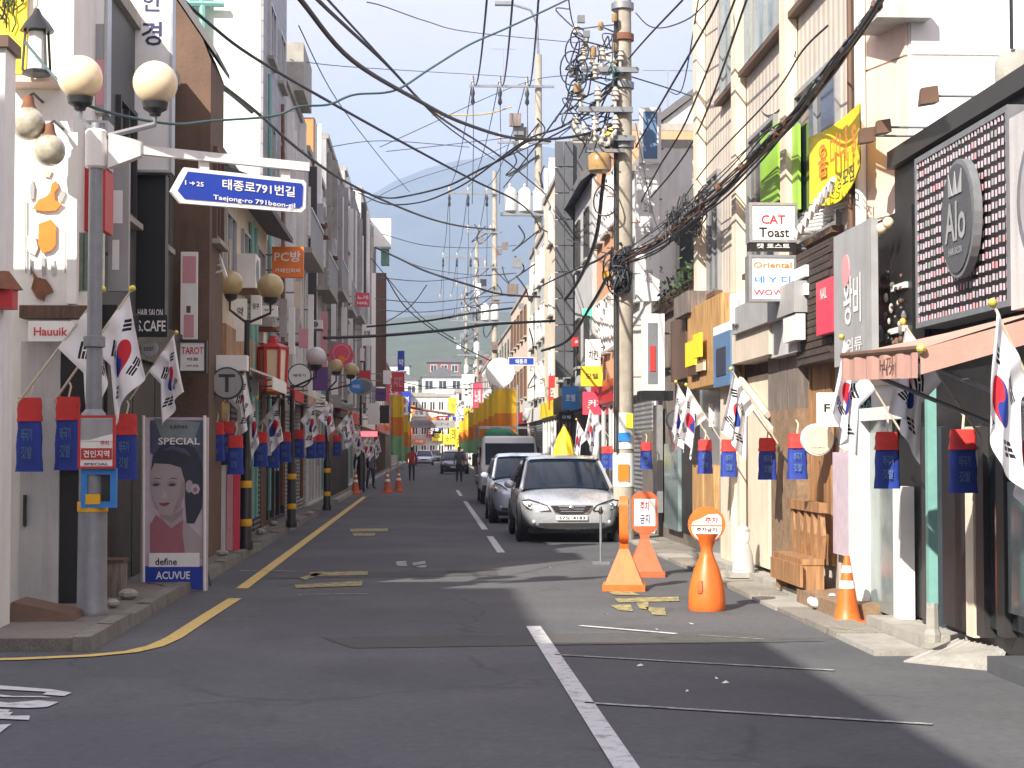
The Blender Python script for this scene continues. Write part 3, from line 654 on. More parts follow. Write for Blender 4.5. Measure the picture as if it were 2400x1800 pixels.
# wooden one-storey shop with plants on its roof
root = bldg('one-storey wooden shop with green plants on its roof', 1, 4.2, 25.9, 31.3, 3.95, 'wood_grey', 6, floors=0, shop=None, trim='wood_dark', group=ROW_R, name='wooden_shop')
for k,(nm,m,px0,py0,px1,py1,X,t) in enumerate([('sign_box','wood_light',1612,706,1690,905,3.86,.32),('menu_board','sign_yellow',1606,800,1628,858,3.78,.06),('menu_board','sign_yellow',1624,782,1640,838,3.74,.04),('menu_board','wood_dark',1612,858,1630,880,3.79,.05),('menu_board','globe_cream',1628,846,1648,870,3.80,.04),('roof_slab','wood_grey',1580,690,1612,740,3.8,.4),
    ('dark_panel','wood_dark',1572,745,1608,890,3.95,.2),('poster','sign_skyblue',1672,780,1712,905,3.84,.05),('poster_picture','print_dark',1678,815,1700,880,3.83,.01),('poster_band','paper_white',1672,760,1712,780,3.84,.05),('wall_panel','wood_light',1650,1090,1672,1250,4.06,.1),('wall_panel','wood_light',1622,1090,1646,1240,4.1,.1),
    ('recess','black_wall',1590,900,1650,1250,4.16,.03),('wall_panel','glass_pale',1556,1040,1588,1240,4.1,.06),('post','frame_alu',1530,950,1540,1200,4.05,.1),('wall_panel','wood_grey',1505,1010,1530,1200,4.12,.06)]):  # black sheet drawn for the shade in the opening
    sp(root, nm, m, px0, py0, px1, py1, X, t)
for i in range(5):
    q = MB(); y = 26.2+i*1.0; q.box(4.1,4.19,y,y+.9,3.0,3.8); put(q, 'plank', 'wood_grey', root)
# roof plants
q = MB()
for i in range(1100):
    y = random.uniform(26.6,31.2); x = 4.25+random.random()*.9; hgt = .15+.85*random.random()*(.55+.45*math.sin(y*2.1)); z = 4.1+random.random()*hgt
    a = random.uniform(0,6.28); t_ = random.uniform(-.7,1.1); ln = random.uniform(.07,.15)
    d = Vector((math.cos(a)*math.cos(t_), math.sin(a)*math.cos(t_), math.sin(t_)))*ln; s_ = Vector((-math.sin(a), math.cos(a), 0))*(ln*.3); c = Vector((x-.2*random.random(),y,z))
    q.cur = i % 2; q.poly([c, c+d*.5+s_, c+d, c+d*.5-s_])
pl = thing('roof_plants', 'bushy green plants growing in a trough on the wooden shop roof', 'plant', (4.6,28.9,4.1))
put(q, 'foliage', ['leaf','leaf_dark'], pl)
q = MB(); q.box(4.22,5.2,26.5,31.25,4.10,4.32); put(q, 'trough', 'wood_dark', pl)
q = MB()
for i in range(26):
    y = 26.6+i*.18; q.tube([(4.5,y,4.2),(4.45+.1*math.sin(i),y+.05,4.6+.25*random.random())], .012, 4)
put(q, 'stems', 'leaf_dark', pl)
bldg('white and grey two-storey building behind the wooden shop', 1, 4.2, 31.4, 37, 7.2, 'white_wall', 6, floors=1, cols=3, frame='frame_alu', endwin=3, shop='shutter', fascia='sign_white', group=ROW_R)
bldg('building with salmon orange top storey behind the concrete pole', 1, 4.2, 37.1, 42.3, 8.6, 'salmon_wall', 6, floors=2, cols=3, frame='frame_white', shop='glass', fascia='sign_red', group=ROW_R)
root = bldg('grey building with pitched gable on the sunny side', 1, 4.1, 42.4, 47.5, 8.4, 'light_grey_wall', 6, floors=2, cols=2, frame='frame_dark', shop='dark', fascia='sign_grey', group=ROW_R, parapet=False)
q = MB(); q.prism([(3.8,42.3,8.3),(3.8,42.3,8.5),(7.1,42.3,11.0),(10.3,42.3,8.5),(10.3,42.3,8.3),(7.1,42.3,10.8)], (0,5.4,0)); put(q, 'roof', 'roof_grey', root)
q = MB(); q.prism([(4.1,42.42,8.4),(10.1,42.42,8.4),(7.1,42.42,10.8)], (0,.2,0)); put(q, 'gable', 'light_grey_wall', root)
root = bldg('narrow building faced with dark slate panels', 1, 4.05, 47.6, 53, 10.2, 'dark_grey_wall', 6, floors=3, cols=2, frame='frame_dark', pane='glass_blue', shop='glass', fascia='sign_black', group=ROW_R)
c = P(1350,600,47.5)
for k in range(9):
    for j in range(2):
        q = MB(); q.box(3.55+j*.26,3.79+j*.26,47.44,47.58,3.6+k*.74,4.3+k*.74); put(q, 'slate_panel', 'dark_grey_wall', root)
specs_R = [
 ('cream sunlit building beside the slate tower', 53.1,60,10.2,'cream_wall',3,1,'frame_white','sign_yellow'),
 ('white tiled building behind the second concrete pole', 60.1,70,9.4,'white_tile_wall',3,4,'frame_white','sign_white'),
 ('pinkish building past the white tiled one', 70.1,84,8.2,'pink_wall',2,5,'frame_brown','sign_red'),
 ('tan building next to the yellow and orange banners', 84.1,104,7.8,'beige_wall',2,6,'frame_white','sign_grey'),
 ('white building behind the far banners', 104.1,130,7.4,'white_wall',2,7,'frame_alu','sign_white'),
 ('brown brick building far up the sunny side', 130.1,158,7.8,'brick_wall',2,7,'frame_white','sign_yellow'),
 ('far cream building at the end of the sunny row', 158.1,188,8.2,'cream_wall',2,7,'frame_white','sign_blue')]
for i,(lab,y0,y1,h,wl,fl,co,fr,fa) in enumerate(specs_R):
    bldg(lab, 1, 4.1+.1*(i%2), y0, y1, h, wl, 7, floors=fl, cols=co, frame=fr, fascia=fa, far=y0 > 80, shop=['glass','shutter','dark'][i%3], group=ROW_R, ww=1.4, endwin=2 if y0 < 80 else 0)
# ================================================================== END OF THE STREET AND THE HILLSIDE
def block(label, x0, x1, y0, y1, h, wall, fl, co, z0=0, roof=None, name='house', group=None, fr='frame_white'):
    root = thing(name, label, 'building', ((x0+x1)/2,(y0+y1)/2,z0), group)
    q = MB(); q.box(x0,x1,y0,y1,z0-3,z0+h); put(q, 'wall', wall, root)
    if roof:
        ov = .4; xm = (x0+x1)/2; q = MB(); q.prism([(x0-ov,y0-ov,z0+h),(x1+ov,y0-ov,z0+h),(xm,y0-ov,z0+h+(x1-x0)*.25)], (0,y1-y0+2*ov,0)); put(q, 'roof', roof, root)
    else:
        q = MB(); q.box(x0-.15,x1+.15,y0-.15,y1+.15,z0+h,z0+h+.4); put(q, 'parapet', 'concrete', root)
    fh = h/fl
    for k in range(fl):
        for i in range(co):
            cx = x0+(x1-x0)*(i+.5)/co; q = MB(); w_ = (x1-x0)/co*.55
            q.slab((cx,y0-.05,z0+fh*(k+.52)), XR, ZU, NY, w_, fh*.5, .08); o = put(q, 'window', 'glass', root)
            q = MB(); q.frame((cx,y0-.08,z0+fh*(k+.52)), XR, ZU, NY, w_+.2, fh*.5+.2, .12, .1, 1); put(q, 'frame', fr, o)
    return root
ENDG = 'buildings closing the far end of the street'
for a in [('cream block with shop signs closing the street',-9,-2.3,206,216,8.2,'cream_wall',3,4),('pale tiled block with banners closing the street',-2.1,3.2,210,220,8.0,'white_tile_wall',3,5),('pink block closing the street beside the white one',3.4,8.5,206,216,8.4,'pink_wall',3,3),
          ('tan block at the left corner of the street end',-18,-9.3,200,212,7.6,'beige_wall',2,5),('grey block at the right corner of the street end',8.8,17,200,214,8.2,'light_grey_wall',3,4)]: block(*a, group=ENDG, name='end_building')
# terrain behind the street end
def hill_h(x, y):
    s_ = min(1, max(0, (y-225)/260)); return 20*s_*s_*(3-2*s_)*(1+.12*math.sin(x*.02+1.3))+ max(0,min(1,(y-480)/420))*50*(1+.15*math.sin(x*.008))
q = MB(); nx, ny = 60, 26; b0 = 0
for j in range(ny):
    for i in range(nx):
        x = -420+840*i/(nx-1); y = 222+700*j/(ny-1); q.v.append(Vector((x,y,hill_h(x,y)-.05)))
for j in range(ny-1):
    for i in range(nx-1): q.f.append([j*nx+i,j*nx+i+1,(j+1)*nx+i+1,(j+1)*nx+i]); q.mi.append(0)
mat('hill_green', (.075,.10,.045), .95, .4, .06, 0, .3, .5, vcoord='World')
struct(q, 'hillside', 'hill_green', smooth=60)
HG = 'houses on the hillside behind the street'
rh = random.Random(15); hs = []
for y_,x0_,x1_,st_ in ((246,-30,36,7.4),(276,-34,40,8.0),(306,-36,46,8.4),(344,-34,52,9.2),(392,-30,62,10.5)):
    x_ = x0_
    while x_ < x1_:
        w_ = st_*rh.uniform(.62,.92); hs.append((x_,y_+rh.uniform(-5,5),w_,rh.uniform(4.6,7.6),rh.choice(['plaster_white','cream_wall','pink_wall','white_wall','white_tile_wall','beige_wall','light_grey_wall','brick_wall']),rh.choice([None,None,'roof_red','roof_grey']))); x_ += st_*rh.uniform(.9,1.15)
adj = {'plaster_white':'white','cream_wall':'cream','pink_wall':'pinkish','white_wall':'grey-white','white_tile_wall':'tiled','beige_wall':'beige','light_grey_wall':'pale grey','brick_wall':'brick'}
fadj = ['low','tall','narrow','broad','plain']
for i,(x,y,w_,h,wl,rf) in enumerate(hs):
    block('%s %s house among the hillside houses behind the street' % (adj[wl], {'roof_red':'red-roofed','roof_grey':'grey-roofed'}.get(rf,'flat-roofed')), x-w_/2, x+w_/2, y, y+7, h, wl, 2 if h > 5.4 else 1, 3 if w_ > 6 else 2, hill_h(x,y), rf, 'hillside_house', HG)
# mountains
def ridge(name, y0, y1, top, x0, x1, n_, seed, m, label):
    rnd = random.Random(seed); ph = [rnd.uniform(0,6.28) for _ in range(9)]
    q = MB(); nx, ny = n_, 22
    for j in range(ny):
        t = j/(ny-1)
        for i in range(nx):
            x = x0+(x1-x0)*i/(nx-1); y = y0+(y1-y0)*t
            prof = top(x); rise = math.sin(math.pi*min(1,t*.5/.6)) if t < .6 else math.cos((t-.6)/.4*math.pi/2)
            fold = sum(math.sin(x*(.0016*(k+1)**1.25)+y*.0011*(k+1)+ph[k])/(k+1.5) for k in range(8))
            q.v.append(Vector((x, y, max(-.2, prof*rise*(1+.10*fold*(1-rise*.55)))+ (fold*14 if .1 < t < .9 else 0)*rise)))
    for j in range(ny-1):
        for i in range(nx-1): q.f.append([j*nx+i,j*nx+i+1,(j+1)*nx+i+1,(j+1)*nx+i]); q.mi.append(0)
    return struct(q, name, m, smooth=80)
mat('mountain', (.06,.085,.045), .95, .45, .012, 0, .4, .05, vcoord='World')
# outline traced as heights over azimuth, then stretched to its own distance
prof_px = [(-3000,900),(-1500,760),(-400,620),(300,530),(700,480),(850,440),(950,385),(1050,350),(1170,330),(1260,335),(1340,365),(1450,410),(1700,480),(2300,600),(3400,760),(6000,900)]
YM = 3400.
def top_m(x):
    pts_ = [(P(px,900,YM).x, P(px,py,YM).z) for px,py in prof_px]
    for (xa,za),(xb,zb) in zip(pts_, pts_[1:]):
        if xa <= x <= xb: return za+(zb-za)*(x-xa)/(xb-xa)
    return 120
ridge('mountain', 2000, 4400, lambda x: top_m(x*YM/3440), -4200, 4600, 150, 3, 'mountain', '')
# ================================================================== BUILDINGS BEHIND THE VIEWER, over the crossing (they shade the road)
root = bldg('two-storey cream building on the near corner of the crossing', -1, -3.9, -9, 5.0, 8.0, 'cream_wall', 4.0, floors=2, cols=5, group=ROW_L, name='near_corner_building')
bldg('unseen grey three-storey block added behind the near corner to shade the road', -1, -8.1, -12, 4.6, 10.4, 'grey_wall', 1.9, floors=3, cols=5, group=ROW_L, name='near_building')  # added out of view; height set to leave a sunlit wedge on the road
bldg('unseen tall white block added behind the near corner to shade the road', -1, -10.05, -12, 4.6, 13.4, 'white_tile_wall', 12, floors=4, cols=5, shop=None, group=ROW_L, name='near_building')  # added out of view; placed and sized for its shadow on the road
bldg('grey building behind the near corner', -1, -3.9, -30, -12.2, 8.6, 'grey_wall', 8, floors=2, cols=6, group=ROW_L, name='near_building')
bldg('plain shop building opposite the near corner', 1, 7.5, -30, 5, 6.5, 'white_tile_wall', 8, floors=2, cols=8, group=ROW_R, name='near_building')
# ================================================================== SIGNS, LEFT SIDE
rc = camrect(300,-70,400,402,20.4); sign(rc, 'tall pale upright sign with navy Korean letter for glasses', 'sign_white', [('안',.55,.155,.44,.1,'navy_ink'),('경',.55,.315,.46,.12,'navy_ink'),('마',.52,.52,.46,.12,'navy_ink')], t=.22, name='upright_sign', frame='frame_alu', arm=-3.5)
rc = camrect(300,408,386,748,20.6); s0 = sign(rc, 'plain black upright sign with white lettering at its foot', 'sign_black', [('HAIR SALON',.62,.955,.66,.05,'sign_white')], t=.25, name='upright_sign', arm=-3.5)
rc = camrect(146,-60,248,262,18.0); s0 = sign(rc, 'pale grey upright sign with faint lettering behind the left globe lamp', 'sign_grey', [('미용실',.5,.30,.6,.05,'sign_white'),('OPEN',.4,.60,.4,.03,'black_ink')], t=.2, name='upright_sign', frame='frame_alu')
deco(s0, rc, .05,.03,.95,.36,'sign_white'); deco(s0, rc, .52,.62,.74,.95,'glass_pale'); deco(s0, rc, .78,.62,.96,.95,'sign_pink')
rc = camrect(186,392,246,540,17.5); s0 = sign(rc, 'dark red projecting box sign with pale letters', 'sign_red', [('전',.66,.28,.28,.2,'sign_pink'),('오락',.62,.68,.5,.2,'sign_pink')], t=.45, name='box_sign', arm=-3.5)
rc = camrect(183,285,250,392,17.55); sign(rc, 'small grey window box above the red box sign', 'sign_grey', [('24시',.5,.2,.5,.14,'sign_white')], t=.3, name='box_sign', frame='frame_alu')
rc = camrect(256,330,300,682,18.6); s0 = sign(rc, 'plain grey projecting panel with white patches beside the black upright sign', 'sign_grey', t=.1, name='box_sign', arm=-3.5)
deco(s0, rc, .15,.33,.7,.55,'sign_white'); deco(s0, rc, .2,.66,.55,.86,'sign_white')
rc = camrect(177,545,240,682,17.2); s0 = sign(rc, 'lit glass display box with bamboo print', 'glass_pale', t=.12, name='display_box', cat='display')
for k in range(5): deco(s0, rc, .1+.18*k,.02,.16+.18*k,.98,'leaf' if k%2 else 'wood_light','bamboo_stem',.006)
rc = camrect(66,752,172,800,16.6); sign(rc, 'white fascia sign with slanted red lettering over the entrance', 'sign_white', [('Hauuik',.5,.52,.74,.42,'red_ink')], t=.05, name='fascia_sign')
rc = camrect(-20,660,28,735,14.4); q = MB(); c = rc[0]
s0 = thing('wall_lantern', 'small red wall lantern with pitched cap on the white pier', 'lantern', tuple(c-ZU*.2)); q.slab(*rc[:4],rc[4],rc[5]*.66,.2); put(q,'body','sign_red',s0)
q = MB(); q.lathe(c+ZU*.07+Vector((0,.08,0)), [(.16,0),(.04,.16)], 4); put(q,'cap','rust',s0)
# glass ball lanterns and the black lantern on the corner wall
for px,py,rp,lab in ((66,290,40,'silvery glass ball lantern hanging on the corner wall'),(115,352,38,'clear glass ball lantern hanging lower by the white pilaster')):
    c = P(px,py,16.3); r_ = rp*16.3/F; t_ = thing('glass_lantern', lab, 'lantern', tuple(c-ZU*r_), 'glass ball lanterns')
    q = MB(); q.ball(c, r_, 18, 12); put(q,'glass_ball','globe_glass',t_,80)
    q = MB(); q.lathe(c+ZU*(r_*.85), [(r_*.5,0),(r_*.36,r_*.3),(r_*.3,r_*.75),(.02,r_*.8)], 10); put(q,'neck','rust',t_,40)
    q = MB(); q.tube([c+ZU*(r_*1.6),c+ZU*(r_*1.9)+Vector((0,.2,.02)),c+ZU*(r_*1.9)+Vector((0,.6,.02))], .015, 5); put(q,'hook','black_metal',t_)
c = P(86,105,16.4); t_ = thing('black_lantern', 'black framed carriage lantern with white panes on the ledge', 'lantern', tuple(P(86,170,16.4)))
for sx in (-1,1):
    for sy in (-1,1):
        q = MB(); q.tube([c+Vector((sx*.11,sy*.1,-.27)),c+Vector((sx*.09,sy*.08,.14))], .014, 5); put(q,'bar','black_metal',t_)
q = MB(); q.lathe(c+ZU*.13, [(.17,0),(.12,.08),(.05,.16),(.02,.22)], 8); put(q,'cap','black_metal',t_,40)
q = MB(); q.lathe(c-ZU*.29, [(.06,-.02),(.14,0),(.14,.03)], 8); put(q,'base','black_metal',t_,40)
q = MB(); q.lathe(c-ZU*.24, [(.085,0),(.08,.36)], 8); put(q,'pane','sign_white',t_,40)
# orange PC room sign
rc = camrect(637,578,711,650,32.6); sign(rc, 'square orange sign with white letters above a dark strip', 'sign_orange', [('PC방',.5,.32,.84,.36,'sign_white'),('카페인피씨',.5,.78,.8,.15,'sign_white')], t=.16, name='box_sign', arm=-3.2)
rc = camrect(420,800,482,872,23.2); sign(rc, 'white framed sign with red arc lettering beside the third flag', 'sign_white', [('TAROT',.5,.30,.82,.24,'red_ink'),('타로',.52,.58,.42,.11,'black_ink'),('사주 궁합',.5,.8,.46,.07,'black_ink')], t=.1, name='box_sign', frame='frame_dark', arm=-3.1)
rc = camrect(484,832,578,868,24.5); sign(rc, 'blank off-white fascia box under the boarded balcony', 'sign_white', t=.3, name='fascia_sign')
rc = camrect(424,590,462,795,23.4); s0 = sign(rc, 'tall pale pink banner with a faded figure beside the wooden front', 'paper_white', t=.05, name='upright_sign')
deco(s0, rc,.1,.05,.9,.36,'sign_pink'); deco(s0, rc,.25,.4,.7,.62,'sign_white'); deco(s0,rc,.35,.62,.6,.7,'frame_brown'); deco(s0,rc,.2,.72,.8,.98,'sign_pink')
rc = camrect(468,620,496,830,24.2); sign(rc, 'blank tall off-white side panel beyond the pink banner', 'sign_white', t=.3, name='upright_sign', frame='frame_dark')
rc = camrect(503,640,530,830,25.6); s0 = sign(rc, 'tall cream panel with curved grey shape behind the globe lamp', 'cream_wall', t=.2, name='upright_sign'); deco(s0,rc,.1,.1,.6,.5,'sign_grey'); deco(s0,rc,.0,.62,1,.66,'frame_brown')
rc = camrect(548,700,578,800,26.8); sign(rc, 'narrow white banner hanging behind the second lamp post', 'paper_white', [('약',.5,.3,.5,.2,'black_ink')], t=.04, name='upright_sign')
def lit_sign(*a, **k): return sign(*a, **k)
round_sign(430,930,53,24.0,'round white sign with a crimson half and thin black rim','sign_white','frame_dark',.14,[('BAR',.35,-.02,.6,.1,'red_ink')],arm=-3.0)
c = P(430,930,23.9); 
q = MB(); rad = 50*24/F; pts = [P(430,930,23.97)+XR*(rad*.86*math.cos(a))+ZU*(rad*.86*math.sin(a)) for a in [math.pi*(.38+1.22*i/16) for i in range(17)]]
o = [x for x in bpy.data.objects if x.name.startswith('round_sign') and x.parent is None][-1]; q.prism(pts[::-1], (0,-.03,0)); put(q,'crimson_half','sign_pinkred',o)
s0 = round_sign(532,898,38,24.3,'round grey clock-like sign with a dark T shape','sign_grey','frame_dark',.1,[('T',0,.0,1.0,1.1,'frame_dark')],arm=-3.0)
round_sign(350,818,19,20.0,'small pale round emblem below the black upright sign','sign_grey','sign_grey',.05,[('DORY',0,0,1.2,.5,'sign_black')])
rc = camrect(318,738,392,790,19.9); sign(rc, 'black board with rough white letters below the upright sign', 'sign_black', [('S.CAFE',.5,.5,.9,.5,'sign_white')], t=.05, name='fascia_sign')
# red lantern-shaped sign
c = P(640,860,30.2); k_ = 30.2/F; t_ = thing('lantern_sign', 'large red lantern-shaped box sign with pale panes', 'sign', tuple(P(640,918,30.2)))
q = MB(); q.lathe(c+ZU*(40*k_), [(36*k_,0),(38*k_,6*k_),(20*k_,14*k_),(13*k_,16*k_),(13*k_,24*k_),(8*k_,26*k_),(8*k_,32*k_),(.01,33*k_)], 6); put(q,'cap','sign_red',t_)
q = MB(); q.lathe(c-ZU*(56*k_), [(10*k_,-4*k_),(28*k_,4*k_),(32*k_,96*k_)], 6); put(q,'pane','globe_cream',t_)
for i in range(6):
    a = math.pi/3*i; d0, d1 = Vector((math.cos(a),math.sin(a),0))*29*k_, Vector((math.cos(a),math.sin(a),0))*33*k_; q = MB(); q.tube([c-ZU*(54*k_)+d0,c+ZU*(42*k_)+d1], 4.5*k_, 5); put(q,'post','sign_red',t_)
q = MB(); q.lathe(c-ZU*(60*k_), [(4*k_,-6*k_),(26*k_,2*k_),(26*k_,8*k_)], 6); put(q,'base','sign_orange',t_)
q = MB(); q.tube([c+Vector((0,.1,.35)),(-3.05,c.y+.1,c.z+.35)], .03, 5); put(q,'bracket','black_metal',t_)
# smaller signs further up
round_sign(702,880,28,34.5,'round white sign with two dark dots past the red lantern','sign_white','frame_dark',.12,[('태극기',0,0,1.0,.25,'black_ink')],arm=-3.2)
rc = camrect(668,905,690,962,33); sign(rc,'small white board with dark picture below the red lantern','paper_white',[('전',.5,.6,.6,.3,'navy_ink')],t=.06,name='small_sign')
rc = camrect(733,860,768,915,37); sign(rc,'purple hanging banner under the grey globe','sign_purple',t=.05,name='hanging_banner')
t_ = thing('hexagon_sign','magenta hexagonal sign with raised borders','sign',tuple(P(800,862,46)),None); c = P(800,832,46); rad = 30*46/F
disc(t_,c,XR,ZU,NY,rad,'sign_pinkred','board',.14,0,8); disc(t_,c+ZU*.06,XR,ZU,NY,rad*.72,'sign_pink','border',.01,.012,8); disc(t_,c+ZU*.06,XR,ZU,NY,rad*.62,'sign_pinkred','face',.01,.02,8); disc(t_,c-ZU*.12,XR,ZU,NY,rad*.3,'sign_orange','emblem',.01,.03,8)
q = MB(); q.tube([c+Vector((0,.1,0)),(-3.2,c.y+.1,c.z)],.03,5); put(q,'bracket','black_metal',t_)
t_ = round_sign(834,906,16,50,'bright blue round sign in a pale oval frame','sign_blue2','sign_blue2',.1,[('커피',0,0,1.0,.6,'sign_white')],arm=-3.2)
t_ = thing('oval_sign','grey oval sign behind the blue round sign','sign',tuple(P(850,922,50.3))); c = P(850,906,50.3); disc(t_,c,XR,ZU,NY,.26,'sign_grey','rim',.1,sx=1.2); disc(t_,c,XR,ZU,NY,.2,'steel_grey','face',.02,.01,sx=1.2)
rc = camrect(834,686,866,718,62); sign(rc,'pink and white square sign high up the street','sign_pinkred',[('노래',.5,.35,.8,.3,'sign_white'),('NAIL',.5,.75,.8,.2,'sign_white')],t=.2,name='box_sign',arm=-3.2)
rc = camrect(862,512,916,578,92); sign(rc,'large blank white projecting box high up the street','sign_white',t=1.2,name='projecting_box',arm=-3.2)
rc = camrect(893,580,912,620,93); sign(rc,'green box under the large white projecting box','green_wall',t=.8,name='projecting_box')
rc = camrect(880,640,904,905,84); sign(rc,'tall brown upright sign at the corner of the cream building','frame_brown',t=.5,name='upright_sign',frame='frame_brown')
rc = camrect(871,640,880,905,83.8); sign(rc,'tall thin white sunlit strip beside the brown upright sign','sign_white',t=.3,name='upright_sign')
rc = camrect(690,276,735,500,46.5); sign(rc,'tall orange panel standing above the roofs','orange_wall',t=.5,name='upright_sign',frame='frame_brown')
rc = camrect(737,290,752,540,46.6); sign(rc,'tall narrow pale panel beside the orange panel','sign_white',t=.3,name='upright_sign')
rc = camrect(932,822,948,868,104); sign(rc,'blue upright sign with white emblem far up the street','sign_blue',[('약',.5,.6,.7,.35,'sign_white')],t=.2,name='upright_sign')
rc = camrect(918,872,948,918,100); sign(rc,'red brown sign below the blue one far up the street','sign_red',[('치킨',.5,.5,.7,.5,'sign_pink')],t=.2,name='upright_sign')
for i,(x0,y0,x1,y1,Y,m) in enumerate([(765,925,800,955,48,'sign_grey'),(862,945,888,995,66,'paper_white'),(890,950,912,992,70,'sign_black'),(700,770,722,815,36,'sign_pink'),(812,870,834,905,56,'sign_white'),(842,868,868,900,60,'sign_red'),(898,868,916,900,80,'sign_white')]):
    rc = camrect(x0,y0,x1,y1,Y); sign(rc,'small %s shop sign among the crowded shaded shopfronts' % {'sign_grey':'grey','paper_white':'papery white','sign_black':'black','sign_pink':'pink','sign_white':'plain white','sign_red':'red'}[m],m,t=.1,name='small_sign',group='small shop signs up the shaded side',arm=-3.2)
q = MB(); c = P(860,1018,58); rc = camrect(830,1011,884,1023,58); s0 = sign(rc,'glowing red light sign over a shop doorway','led_red',t=.1,name='light_sign',arm=-3.2)
# drooping electric meter boxes and air conditioners on the left fronts
def aircon(px,py,wp,hp,Y,lab,grp,m='white_metal',facing_cam=True):
    rc = camrect(px-wp/2,py-hp/2,px+wp/2,py+hp/2,Y); c,r,u,n,w_,h_ = rc; t_ = thing('air_conditioner',lab,'air conditioner',tuple(c-u*(h_/2)),grp)
    q = MB(); q.slab(c,r,u,n,w_,h_,.3); put(q,'casing',m,t_)
    disc(t_,c-r*(w_*.12),r,u,n,h_*.36,'steel_grey','fan_grille',.01,.012,18)
    q = MB(); q.slab(c-u*(h_/2+.02)-n*.1,r,u,n,w_*1.1,.04,.4); put(q,'bracket','steel_grey',t_)
    return t_
ACG='air conditioner units on the facades'
for px,py,wp,hp,Y in ((600,790,34,26,31),(665,768,30,24,35),(742,760,26,20,44),(770,640,22,18,50)): aircon(px,py,wp,hp,Y,'pale air conditioner box on the shaded shopfronts',ACG)
# overhanging frame of thin white rods on the left
t_ = thing('rod_frame','white metal rod frame projecting over the wooden front','frame',tuple(P(470,640,25)))
for i in range(5):
    q = MB(); a = P(440+i*14,585+i*14,25-.15*i); q.tube([a,P(505+i*5,578+i*14,25-.15*i)],.014,4); put(q,'rod','white_metal',t_)
q = MB(); q.tube([P(505,575,25),P(530,650,24.5)],.03,4); put(q,'rod','white_metal',t_)
# ================================================================== SIGNS, RIGHT SIDE
rc = siderect(2155,312,2372,737,4.0); c,r,u,n,w_,h_ = rc
t_ = thing('tiled_sign','black sign covered in rows of small pale tags with an oval badge','sign',tuple(c-u*(h_/2)))
q = MB(); q.slab(c,r,u,n,w_,h_,.2); put(q,'board','sign_black',t_)
cols_, rows_ = 30, 16; q = MB(); rnd = random.Random(4)
for j in range(rows_):
    for i in range(cols_):
        a = (i+.5)/cols_; b_ = (j+.5+.12*(-1)**i*.3)/rows_; q.cur = rnd.choice([0,0,0,0,0,1,2])
        cc = c+r*((a-.5)*w_)+u*((.5-b_)*h_)+n*(.012+.004*rnd.random()); q.slab(cc,r,u,n,w_/cols_*.34,h_/rows_*.56,.008)
o = put(q,'tags',['sign_lilac','sign_pink','sign_grey'],t_); o['kind'] = 'stuff'
q = MB(); q.frame(c+n*.02,r,u,n,w_+.04,h_+.04,.045,.24); put(q,'frame','steel_grey',t_)
bc = siderect(2210,370,2288,650,3.9); c2,_,_,_,w2,h2 = bc
t_ = thing('oval_badge','oval dark badge sign with pale crown lettering on the tiled sign','sign',tuple(c2-u*(h2/2)))
disc(t_,c2,r,u,n,.5,'steel_grey','rim',.06,0,32,w2,h2); disc(t_,c2,r,u,n,.46,'dark_grey_wall','face',.012,.012,32,w2,h2)
write(t_,'Alo',c2-u*.02,r,u,n,w2*.62,h2*.34,'sign_grey',proud=.02); write(t_,'HAIR SALON',c2-u*(h2*.27),r,u,n,w2*.4,h2*.06,'sign_grey',proud=.02)
for k in (-1,0,1): q = MB(); q.prism([c2+n*.016+r*(k*w2*.13-.06*w2)+u*(h2*.2), c2+n*.016+r*(k*w2*.13+.06*w2)+u*(h2*.2), c2+n*.016+r*(k*w2*.2)+u*(h2*.4)], n*.006); put(q,'crown_point','sign_grey',t_)
# white rounded sign at the frame edge, flood lamps
rc = siderect(2372,210,2600,700,3.9); c,r,u,n,w_,h_ = rc
t_ = thing('rounded_sign','large white rounded sign panel with grey oval beside the tiled sign','sign',tuple(c-u*(h_/2)))
q = MB(); q.slab(c,r,u,n,w_,h_,.2); put(q,'board','light_grey_wall',t_); disc(t_,c+u*.05,r,u,n,.5,'steel_grey','oval',.012,.012,32,w_*.8,h_*.82); disc(t_,c+u*.05,r,u,n,.5,'sign_grey','inner_oval',.012,.02,32,w_*.7,h_*.72)
def floodlamp(px,py,Y,X0,lab,s_=1.):
    c = P(px,py,Y); t_ = thing('flood_lamp',lab,'lamp',tuple(c-ZU*.06),'flood lamps on arms over the shop sign'); q = MB()
    q.hexa([c+Vector((-.07*s_,-.06,-.07*s_)),c+Vector((.07*s_,-.06,-.05*s_)),c+Vector((.06*s_,.07,-.05*s_)),c+Vector((-.06*s_,.07,-.07*s_))],[c+Vector((-.06*s_,-.05,.05*s_)),c+Vector((.06*s_,-.05,.07*s_)),c+Vector((.05*s_,.05,.07*s_)),c+Vector((-.05*s_,.05,.05*s_))]); put(q,'head','frame_brown',t_)
    q = MB(); q.tube([c+Vector((.05,0,0)),(X0,Y,c.z)],.012,5); put(q,'arm','steel_grey',t_)
floodlamp(2175,225,14.4,5.0,'brown flood lamp on the topmost thin arm',1.2); floodlamp(2068,298,15.0,4.7,'brown flood lamp on the middle thin arm above the awning'); floodlamp(2030,318,15.2,4.6,'brown flood lamp on the lowest thin arm by the pipe',1.1)
